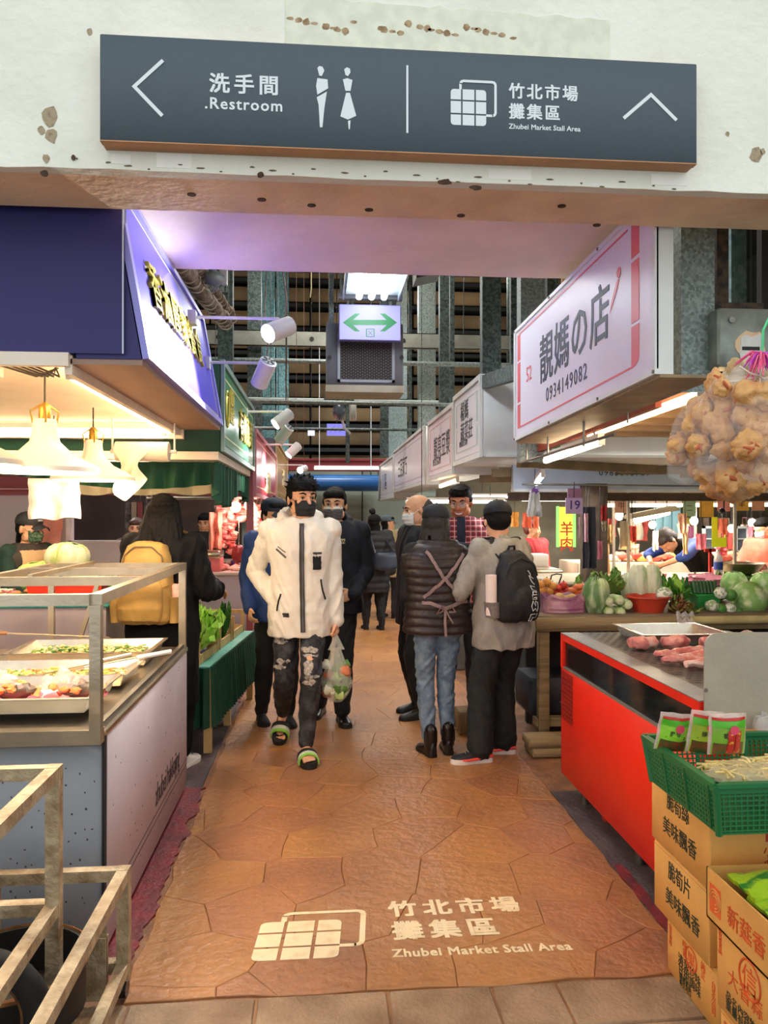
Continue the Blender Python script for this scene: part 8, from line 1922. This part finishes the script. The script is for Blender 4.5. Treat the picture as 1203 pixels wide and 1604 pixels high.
G().hexa([w+V(-.018, -.098, -.258), w+V(-.004, -.098, -.258), w+V(-.004, -.092, -.25), w+V(-.018, -.092, -.25), w+V(-.028, -.106, .02), w+V(-.014, -.106, .02), w+V(-.014, -.10, .02), w+V(-.028, -.10, .02)]).build('spine', DARK, t)
# ---- smiling man in plaid
PL = bpy.data.materials.new('red_plaid'); PL.use_nodes = True; nt = PL.node_tree; N_, Lk = nt.nodes, nt.links; bs = N_['Principled BSDF']; bs.inputs['Roughness'].default_value = .8
tc = N_.new('ShaderNodeTexCoord'); sp_ = N_.new('ShaderNodeSeparateXYZ'); Lk.new(tc.outputs['Object'], sp_.inputs[0])
def stripe(out, per, duty, ph=0):
    a = N_.new('ShaderNodeMath'); a.operation = 'MULTIPLY_ADD'; a.inputs[1].default_value = 1/per; a.inputs[2].default_value = 50+ph; Lk.new(out, a.inputs[0])
    f = N_.new('ShaderNodeMath'); f.operation = 'FRACT'; Lk.new(a.outputs[0], f.inputs[0]); l = N_.new('ShaderNodeMath'); l.operation = 'LESS_THAN'; l.inputs[1].default_value = duty; Lk.new(f.outputs[0], l.inputs[0]); return l.outputs[0]
prev = None; base = (.50, .03, .035, 1)
for out, per, du, ph, colr in ((sp_.outputs[0], .042, .4, 0, (.10, .015, .03, 1)), (sp_.outputs[2], .042, .4, .2, (.10, .015, .03, 1)), (sp_.outputs[0], .042, .12, .3, (.75, .70, .66, 1)), (sp_.outputs[2], .042, .12, .5, (.75, .70, .66, 1))):
    mx = N_.new('ShaderNodeMix'); mx.data_type = 'RGBA'; 
    if prev is None: mx.inputs['A'].default_value = base
    else: Lk.new(prev, mx.inputs['A'])
    mx.inputs['B'].default_value = colr; m2_ = N_.new('ShaderNodeMath'); m2_.operation = 'MULTIPLY'; m2_.inputs[1].default_value = .7; Lk.new(stripe(out, per, du, ph), m2_.inputs[0]); Lk.new(m2_.outputs[0], mx.inputs['Factor']); prev = mx.outputs['Result']
Lk.new(prev, bs.inputs['Base Color'])
p = Person('smiling man with glasses in a red plaid shirt standing behind the two shoppers', 1.12, 6.06, math.radians(-8), 1.775,
    feet=((-.11, 0, 0, 0), (.11, .02, 0, 0)), hands=((-.2, -.1, .92), (.2, -.1, .92)), hd=(-14, 14, 0), headoff=(0, -.03, 0), sw=1.05)
p.body(.007, m=SKINR); p.mouth(True); s_ = p.top('shirt', PL, grow=.020, hem=-.2, fold=.009, collar=.005, chestw=1.06, belly=1.1, seed=10)
decal(s_, lambda c, n: n.y < -.1 and abs(c.x-.0) < .035 and c.z > 1.12, .006, 'inner_shirt', mat('#141a33', .7), p.root)
for q in (-1, 1): strap(bvh_of(s_), [(q*.06, p.N.z-.02), (q*.04, 1.25), (q*.05, 1.0)], -1, .03, 'shirt_edge', PL, p.root, .008)
p.trousers(mat('#15161c', .8), .014)
for i in (0, 1): p.shoe(i, BLKC, DARK, 'dress')
p.hair('neat', seed=6)
M = p.M @ Matrix.Scale(p.sc, 4); fr_ = mat('#b9aa90', .3, .8)
g = G()
for q in (-1, 1): g.merge(G().tube([(q*.032+.026*math.cos(a*PI/10), -.0985+.004*abs(math.cos(a*PI/10)), .002+.018*math.sin(a*PI/10)) for a in range(21)], .0016, 6), M); g.merge(G().tube([(q*.058, -.094, .008), (q*.078, -.05, .008), (q*.084, .01, .0)], .0017, 6), M)
g.merge(G().tube([(-.007, -.100, .004), (0, -.104, .007), (.007, -.100, .004)], .0018, 6), M)
o = mobj('glasses', g.mesh('glasses', [fr_]), fr_, p.root)
for q in (-1, 1):
    f = G(); f.merge(G().ell((q*.032, -.0985, .002), (.025, .0012, .017), n=16), M); l_ = mobj('lens', f.mesh('lens', [fr_]), film('#cfd6da', .16, .05, 0, 10), p.root); l_.parent = o
# ---- vest woman
VEST = mat('#2c211f', .45, 0, .12, 14, .2, 60, name='puffer_vest'); JEAN = mat('#7e95aa', .75, 0, .15, 16, .3, 90, col2='#4f6478', ramp=(.35, .75), name='washed_denim'); STR = mat('#8d7673', .7, 0, .08, 30, name='apron_strap')
p = Person('woman in a brown quilted vest, cap and light jeans, seen from behind', .765, 4.93, math.radians(186), 1.60,
    feet=((-.065, 0, -8, 0), (.065, .03, 10, 0)), hands=((-.06, -.27, 1.06), (.07, -.27, 1.06)), poles=[(-.25, .1, -1), (.25, .1, -1)], hd=(-26, 10, 0), chest=(0, -.01), headoff=(0, -.02, 0))
p.body(.009)
def quilt(c, n): return .011*abs(math.sin(c[2]*PI/.052+.5*noise.noise((c[0]*6, c[1]*6, c[2]*3))))**.6
v_ = p.top('vest', VEST, grow=.022, hem=-.12, vox=.0075, fold=.004, sleeves=0, collar=.03, fn=quilt, chestw=1.12, belly=1.18, depth=1.1)
g = G(); p.arms(g, .010); p.garment('sleeves', mat('#17151c', .8, 0, .1, 14), g, .009, .006)
bv = bvh_of(v_)
z1, z0 = 1.24, 1.0
strap(bv, [(-.125, 1.29), (-.02, 1.16), (.14, 1.01)], 1, .020, 'apron_strap', STR, p.root, .005, 14, off=.012); strap(bv, [(.11, 1.31), (.02, 1.16), (-.13, .985)], 1, .020, 'apron_strap', STR, p.root, .005, 14, off=.015)
strap(bv, [(-.15, 1.0), (0, .955), (.15, 1.0)], 1, .022, 'waist_tie', STR, p.root, .005, 12, off=.013)
q_ = proj(bv, 0, .955, 1, .01)
for pts_ in ([q_, q_+V(-.035, .02, .02), q_+V(-.06, .015, -.02), q_+V(-.02, .012, -.02)], [q_, q_+V(.035, .02, .018), q_+V(.055, .015, -.03), q_+V(.015, .012, -.01)], [q_, q_+V(.008, .02, -.08), q_+V(.004, .025, -.17)], [q_, q_+V(-.02, .02, -.05), q_+V(-.045, .02, -.09)]):
    mobj('apron_bow', G().tube(pts_, .009, 6, flat=.35).mesh('apron_bow', [STR]), STR, p.root)
tr = p.trousers(JEAN, grow=.008, to=.86, flare=1.05, fold=.010, vox=.0075, thick=.98, seed=12, fs=(5, 5, 17))
for q in (-1, 1): decal(tr, lambda c, n: n.y > .3 and abs(c.x-q*.075) < .038 and .78 < c.z < .86 and c.z > .80-.3*(.04-abs(c.x-q*.075)), .0035, 'back_pocket', mat('#71889c', .75, 0, .1, 20, .2, 90), p.root)
for i in (0, 1): p.shoe(i, mat('#1d1613', .3, 0, .1, 20), mat('#15110f', .6), 'boot', .95)
p.hair('bob', mat('#1c1513', .5, 0, .3, 60, .4, 120), 3); p.cap(mat('#10131c', .7))
# ---- grey blazer man with backpack
BLZ = mat('#99948a', .75, 0, .08, 14, .35, 40, name='grey_blazer')
p = Person('man in a grey blazer and cap wearing a black backpack, seen from behind', 1.17, 4.82, math.radians(208), 1.625,
    wfeet=((1.19, 4.90, -.95, .1, 0), (1.0, 4.74, -1, -.12, 0)), hands=((-.10, -.32, 1.08), (.16, -.30, 1.0)), poles=[(-.5, .4, -1), (.8, .5, -.7)], hd=(-30, 14, 0), chest=(-.0, -.03), headoff=(-.01, -.02, 0))
p.body(.009)
def lapel(g): g.cap(p.N+V(0, .01, -.04), p.N+V(0, .015, .01), .062, .052, 14)
bz = p.top('blazer', BLZ, grow=.020, hem=-.36, vox=.0075, fold=.014, cuff=1.2, chestw=1.03, belly=1.12, seed=14, extra=lapel, depth=1.1)
bb = bvh_of(bz)
tr = p.trousers(mat('#1d2122', .85, 0, .15, 20, .2, 70), grow=.026, to=.96, flare=1.25, fold=.013, vox=.0085, thick=1.05, seed=15)
SOLE = mat('#e9e6e0', .5); RUN = mat('#1e2228', .7, 0, .2, 60, .2, 90)
for i in (0, 1):
    so = p.shoe(i, RUN, SOLE, 'sneaker', 1.08)
    yaw = math.radians(p.feet[i][2]); fd = V(math.sin(yaw), -math.cos(yaw), 0); sd = V(math.cos(yaw), math.sin(yaw), 0); A = V(p.A[i].x, p.A[i].y, 0)
    for q in (-1, 1): mobj('red_midsole', G().tube([A-fd*.072+sd*q*.033+V(0, 0, .045), A+sd*q*.043+V(0, 0, .035), A+fd*.09+sd*q*.052+V(0, 0, .028), A+fd*.15+sd*q*.042+V(0, 0, .026)], [.010, .010, .008, .004], 8).mesh('red_midsole', [RUN]), mat('#f0503f', .4), p.root)
p.hair('cap', seed=8); p.cap(mat('#0f1218', .7))
# backpack worn on the back (+Y local)
BP = mat('#141518', .7, 0, .12, 20, .2, 90, name='black_nylon')
t = thing('backpack', 'black backpack with outlined white lettering and a rolled paper in the side pocket', 'backpack', tuple(p.root.location), p.root.rotation_euler.z)
by = p.C.y+.155
g = G(); cx = .035
g.rings([(.885, cx, by+.03, .125, .075), (.91, cx, by+.03, .15, .095), (1.0, cx, by+.035, .158, .11), (1.12, cx, by+.03, .150, .10), (1.22, cx, by+.02, .125, .085), (1.30, cx, by+.0, .09, .06), (1.32, cx, by, .05, .03)], n=26)
g.ell((cx, by+.12, 1.0), (.11, .05, .11)); o = mobj('pack_body', remesh(g, .009, 3, .007, (9, 9, 6), 3), BP, t); bo = bvh_of(o)
strap(bo, [(cx-.13, 1.16), (cx-.09, 1.24), (cx, 1.275), (cx+.09, 1.24), (cx+.13, 1.16)], 1, .012, 'zipper', mat('#2c2d30', .5), t, .005)
g = G(); write(g, 'isnuo', (0, 0, 0), (1, 0, 0), (0, 1, 0), .13, th=.001, bold=0.0, spacing=.95)
# outlined letters running down the pack: every outline segment as a thin cord
LET_ = mat('#c9ccd0', .5)
def cord(pl): 
    P = [proj(bo, cx+.0+x_, z_, 1, .003) for x_, z_ in pl]; P = [q for q in P if q is not None]
    return P
g = G()
outl = [[(-.02, 1.20), (-.035, 1.18), (-.03, 1.16)], [(-.055, 1.15), (-.02, 1.17), (-.035, 1.13), (-.055, 1.115)], [(-.05, 1.10), (-.015, 1.11), (-.02, 1.085), (-.05, 1.075), (-.05, 1.068), (-.02, 1.075), (-.015, 1.06)], [(-.05, 1.055), (-.01, 1.055), (-.01, 1.03), (-.045, 1.03), (-.045, 1.04), (-.02, 1.04)],
        [(-.05, 1.01), (-.03, 1.02), (-.03, .99), (-.01, 1.02), (.005, .99), (-.01, .96), (-.03, .975), (-.045, .955), (-.055, .98), (-.05, 1.01)], [(-.06, .94), (.005, .94), (0, .90), (-.018, .90), (-.018, .92), (-.06, .915), (-.06, .94)]]
for pl in outl:
    P = cord(pl)
    if len(P) > 1: g.tube(P, .0032, 5)
mobj('outlined_lettering', g.mesh('outlined_lettering', [LET_]), LET_, t)
for q in (-1, 1):
    P = [V(cx+q*.075, by-.03, 1.27), V(cx+q*.09, by-.085, 1.33), V(q*.10, p.C.y+.045, 1.392), V(q*.11, p.C.y-.055, 1.375), V(q*.12, p.C.y-.125, 1.24), V(q*.13, p.C.y-.10, 1.10), V(q*.155, p.C.y+.02, .98), V(cx+q*.13, by-.02, .93)]
    mobj('shoulder_strap', G().tube(P, [.026, .028, .028, .028, .026, .018, .014, .014], 8, flat=.35).mesh('shoulder_strap', [BP]), BP, t)
mobj('grab_handle', G().tube([V(cx-.03, by-.02, 1.31), V(cx-.02, by-.01, 1.345), V(cx+.02, by-.01, 1.345), V(cx+.03, by-.02, 1.31)], .008, 8).mesh('grab_handle', [BP]), BP, t)
mp_ = mat('#7d746e', .6, 0, .2, 90, alpha=.85)
g = G(); g.rings([(.915, cx+.165, by+.0, .035, .05), (1.01, cx+.172, by+.0, .042, .055)], n=18); mobj('mesh_pocket', g.mesh('mesh_pocket', [mp_]), mp_, t)
rp_ = thing('paper_roll', 'rolled pinkish white paper standing in the side pocket of the black backpack', 'paper', tuple(p.root.location), p.root.rotation_euler.z)
g = G().tube([V(cx+.175, by, .93), V(cx+.178, by, 1.175)], .034, 18); mobj('roll', g.mesh('roll', [PAPER]), mat('#eddcd2', .7, 0, .03, 9), rp_)
# ---- woman with the yellow backpack
p = Person('woman with long dark hair in a long black coat by the food counter', -.955, 4.82, math.radians(172), 1.665,
    feet=((-.13, .03, -12, 0), (.06, 0, 6, 0)), hands=((-.235, -.27, 1.06), (.13, -.24, 1.02)), poles=[(-.35, .2, -1), (.3, .3, -1)], hd=(8, 8, 0), sw=1.05)
p.body(.009, curl=(.55, .5), palm=((0, 0, -1), (0, 0, -1)), handd=((-.45, -.75, -.15), None))
COAT = mat('#0d0d0f', .85, 0, .12, 12, .15, 60, spec=.2, name='black_coat')
ct = p.top('coat', COAT, grow=.024, hem=-1.15, vox=.009, fold=.012, cuff=1.4, chestw=1.06, belly=1.14, seed=20, depth=1.15)
p.trousers(COAT, .02, to=.90, fold=.006)
g = G()
WSH = mat('#dcd5ca', .6, 0, .08, 14)
for i in (0, 1): p.shoe(i, WSH, mat('#efe9de', .5), 'sneaker', 1.0)
p.hair('long', HAIRM, 7)
YB_ = mat('#a98645', .7, 0, .08, 9, .15, 70, name='mustard_canvas'); YD = mat('#9a6f28', .7, 0, .08, 9)
t = thing('backpack', 'mustard yellow canvas backpack on the woman in the long black coat', 'backpack', tuple(p.root.location), p.root.rotation_euler.z)
by = p.C.y+.16; cx = .035
g = G(); g.rings([(.90, cx, by+.03, .14, .07), (.925, cx, by+.03, .165, .095), (1.0, cx, by+.035, .172, .10), (1.15, cx, by+.03, .160, .09), (1.28, cx, by+.025, .145, .08), (1.36, cx, by+.015, .115, .065), (1.385, cx, by+.01, .07, .04)], n=28, pw=2.8)
bodyo = mobj('pack_body', remesh(g, .009, 2, .006, (8, 8, 5), 7), YB_, t); bo = bvh_of(bodyo)
g = G(); g.rings([(.92, cx, by+.10, .115, .035), (1.0, cx, by+.115, .13, .045), (1.10, cx, by+.11, .125, .04), (1.16, cx, by+.095, .11, .025)], n=24, pw=3); mobj('front_pocket', remesh(g, .009, 2, .005, (9, 9, 6), 2), YB_, t)
strap(bo, [(cx-.125, 1.20), (cx-.11, 1.30), (cx-.05, 1.352), (cx+.05, 1.352), (cx+.11, 1.30), (cx+.125, 1.20)], 1, .008, 'zipper', mat('#5a4426', .6), t, .006, 10)
strap(bo, [(cx-.15, 1.13), (cx-.05, 1.085), (cx+.05, 1.085), (cx+.15, 1.15)], 1, .006, 'seam', YD, t, .006, 10)
for q in (-1, 1):
    P = [V(cx+q*.06, by-.03, 1.37), V(q*.085, by-.10, 1.40), V(q*.095, p.C.y+.03, 1.447), V(q*.105, p.C.y-.07, 1.425), V(q*.115, p.C.y-.14, 1.28), V(q*.13, p.C.y-.10, 1.1), V(q*.15, by-.10, 1.0), V(cx+q*.15, by-.02, .95)]
    mobj('shoulder_strap', G().tube(P, [.024, .026, .028, .028, .026, .018, .014, .014], 8, flat=.35).mesh('shoulder_strap', [YB_]), YB_, t)
for q in (-1, 1): g = G(); g.rings([(.91, cx+q*.175, by+.03, .03, .055), (1.06, cx+q*.18, by+.03, .036, .06)], n=16); mobj('side_pocket', g.mesh('side_pocket', [YB_]), YB_, t)
mobj('pack_label', G().box(cx-.14, cx-.115, by+.13, by+.134, .95, .985).mesh('pack_label', [mat('#1a1a1a', .6)]), mat('#1a1a1a', .6), t) if False else None
bt = thing('drink_bottle', 'pink lidded bottle in the side pocket of the mustard backpack', 'bottle', tuple(p.root.location), p.root.rotation_euler.z)
g = G().lathe([(.028, 0), (.03, .01), (.03, .15), (.026, .17), (0, .17)], (cx-.18, by+.03, .93), 16); mobj('bottle_body', g.mesh('bottle_body', [WHITEP]), mat('#e8b4a8', .4), bt); g = G().lathe([(.027, 0), (.027, .025), (.02, .035), (0, .035)], (cx-.18, by+.03, 1.10), 16); mobj('lid', g.mesh('lid', [WHITEP]), mat('#f2a598', .4), bt)
# ---- stall lady far left
p = Person('stallholder in a black cap, dark green mask and cream apron at the far left', -1.93, 5.02+.62, math.radians(58), 1.555,
    feet=((-.1, 0, 0, 0), (.1, 0, 0, 0)), hands=((-.12, -.30, .98), (.14, -.30, .96)), hd=(4, 4, 0), headoff=(0, -.02, 0))
p.root.location = (-2.14, 5.86, 0)
p.body(.008); p.top('sweater', mat('#1c3a30', .8, 0, .15, 14), grow=.014, hem=-.2, fold=.007); 
vv = p.top('apron_vest', mat('#3a322c', .7, 0, .2, 12), grow=.022, hem=-.3, sleeves=0, fold=.005); decal(vv, lambda c, n: n.y < -.15 and c.z < 1.28 and abs(c.x) < .13, .006, 'apron', mat('#d9b384', .7, 0, .06, 9), p.root)
g = G(); N = p.N; g.tube([N+V(.06*math.cos(a*PI/6), -.01+.06*math.sin(a*PI/6), .0) for a in range(13)], .022, 8); p.garment('scarf', mat('#7d7066', .8, 0, .4, 60, col2='#c9bda8'), g, .008, .004)
p.trousers(BLKC, .01); 
for i in (0, 1): p.shoe(i, BLKC, DARK, 'dress')
p.hair('tied', seed=3); p.cap(mat('#25272b', .7), logo=mat('#b9bcc0', .6)); p.mask(mat('#2e4a3a', .7, 0, .4, 70, col2='#5f7a5a', ramp=(.45, .6)))
g = G(); g.tube([p.hm((0, .11, -.03)), p.hm((.01, .13, -.10)), p.hm((0, .12, -.17))], [.022, .018, .008], 8); mobj('ponytail', g.mesh('ponytail', [HAIRM]), HAIRM, p.root)
# ---- background shoppers
p = Person('woman in a long black puffer coat and knit hat walking away far off', .735, 10.2, math.radians(190), 1.53,
    feet=((-.09, 0, 0, 0), (.10, -.10, 0, 0)), hd=(-30, 5, 0))
p.body(.014, face=False); p.top('coat', mat('#18171b', .7, 0, .15, 12), grow=.035, hem=-.75, vox=.014, fold=.006, collar=.03, fn=lambda c, n: .012*abs(math.sin(c[2]*PI/.09))); p.trousers(BLKC, .02, vox=.014, to=.8)
for i in (0, 1): p.shoe(i, BLKC, DARK, 'boot')
p.hair('bob', seed=1); p.cap(mat('#101014', .9)); g = G().ell(p.hm((0.03, .03, .17)), .045, dist=.3); mobj('pompom', g.mesh('pompom', [BLKC]), BLKC, p.root)
t = thing('shoulder_bag', 'dark blue shoulder bag on the woman in the long black puffer coat', 'bag', (.90, 9.98, .85)); g = G().rings([(.80, .86, 9.98, .10, .05), (.84, .86, 9.98, .16, .07), (1.0, .86, 9.98, .16, .06), (1.04, .86, 9.98, .12, .04)]); mm = remesh(g, .014, 3); mobj('bag_body', mm, mat('#232d3c', .4), t).matrix_parent_inverse = Matrix.Translation((-.90, -9.98, -.85))
G().tube([(.72, 9.98, 1.03), (.66, 10.05, 1.28), (.8, 10.16, 1.32), (.98, 10.0, 1.03)], .012, 6).build('strap', mat('#232d3c', .4), t)
p = Person('shopper in a cream coat partly hidden beyond the black puffer coat', 1.02, 11.4, math.radians(150), 1.52, hd=(-60, 0, 0)); p.body(.015, face=False); p.top('coat', mat('#c9b98a', .7), grow=.03, hem=-.5, vox=.015); p.trousers(mat('#2a2a2e', .8), .015, vox=.015); p.hair('bob'); p.cap(mat('#5a6a72', .8))
for i in (0, 1): p.shoe(i, BLKC, DARK, 'dress')
# background sellers
p = Person('woman in a red top standing behind the yellow mutton sign stall', 2.50, 8.9, math.radians(20), 1.47, hd=(40, 5, 0)); p.body(.012, face=False); p.top('top', mat('#b52a2e', .7), grow=.016, hem=-.2, vox=.012); p.trousers(BLKC, .015, vox=.014); p.hair('tied', mat('#6b3a28', .6), 5)
for i in (0, 1): p.shoe(i, BLKC, DARK, 'dress')
cx_ = aty(1045, 880, 7.65)
p = Person('man in a black vest and blue sleeves bending low over the meat counter', aty(1098, 880, 7.75).x, 7.78, math.radians(-78), 1.70,
    feet=((-.12, .1, 0, 0), (.12, .1, 0, 0)), hips=(0, .15), hipdrop=.01, chest=(0, -.30), hands=((-.12, -.50, 1.02), (.12, -.56, 1.02)), poles=[(-.6, .4, .3), (.6, .4, .3)], hd=(0, 62, 0), headoff=(0, -.13, -.13))
p.body(.010, face=False); p.top('shirt', mat('#23408f', .7, 0, .1, 12), grow=.012, hem=-.1, sleeves=.62, vox=.011); p.top('vest', mat('#1c1a16', .8, 0, .15, 12), grow=.028, hem=-.2, sleeves=0, vox=.011, fold=.008); p.trousers(BLKC, .015, vox=.012); p.hair('short', mat('#3a332f', .6))
for i in (0, 1): p.shoe(i, BLKC, DARK, 'dress')
ex_ = aty(1196, 870, 7.75)
p = Person('seller in a coral jacket at the right edge behind the steel bowl', ex_.x, 7.75, math.radians(-70), 1.50, hands=((-.1, -.3, 1.0), (.12, -.28, 1.0)), hd=(-10, 20, 0)); p.body(.011, face=False); p.top('jacket', mat('#ee7156', .7, 0, .1, 12), grow=.026, hem=-.2, vox=.011, collar=.01); p.trousers(BLKC, .015, vox=.014); p.hair('tied', seed=4); p.mask(mat('#f0d6d0', .7))
for i in (0, 1): p.shoe(i, BLKC, DARK, 'dress')
q_ = aty(320, 832, 8.6)
p = Person('butcher in a black top seen beyond the salmon bags on the far left counter', q_.x, 8.6-.35+1.5, math.radians(15), 1.55, hd=(-20, 12, 0)); p.root.location = (q_.x, 9.75, 0); p.root.location.x = aty(320, 832, 9.75).x; p.body(.009); p.mouth(); p.top('top', BLKC, grow=.016, hem=-.2, vox=.012); p.trousers(BLKC, .012, vox=.014); p.hair('short', seed=5)
for i in (0, 1): p.shoe(i, BLKC, DARK, 'dress')
q_ = aty(214, 828, 8.4)
p = Person('woman with brown hair seen through the opening in the lilac wall', q_.x, 8.4, math.radians(5), 1.50, hd=(0, 5, 0)); p.body(.010); p.mouth(); p.top('top', mat('#4a3028', .7, 0, .2, 12), grow=.018, hem=-.2, vox=.012); p.trousers(BLKC, .012, vox=.014); p.hair('bob', mat('#4a2f22', .5, 0, .3, 60), 2)
for i in (0, 1): p.shoe(i, BLKC, DARK, 'dress')

# ---- tell alike things apart: those that still share a label get their place in the row, counted from the left
SC.view_layers[0].update()
ORD = ['first', 'second', 'third', 'fourth', 'fifth', 'sixth', 'seventh', 'eighth', 'ninth', 'tenth']
def centre_px(o):
    P = []
    def walk(q):
        if q.type == 'MESH': P.extend(q.matrix_world @ Vector(c) for c in q.bound_box)
        for c in q.children: walk(c)
    walk(o); c = sum(P, Vector())/max(1, len(P))-CAMP; return c.dot(CR)/max(.1, c.dot(CF)), c.length
same = {}
for o in list(COL.objects):
    if o.parent is None and 'label' in o: same.setdefault(o['label'], []).append(o)
for lab, L in same.items():
    if len(L) < 2: continue
    L.sort(key=lambda o: centre_px(o)[0])
    for i, o in enumerate(L):
        k = i if i < (len(L)+1)//2 else len(L)-1-i; side = 'left' if i < (len(L)+1)//2 else 'right'
        w = ORD[k] if k < 10 else {10: 'eleventh', 11: 'twelfth', 12: 'thirteenth'}.get(k, 'middle')
        o['label'] = '%s, %s from the %s' % (lab, w, side)
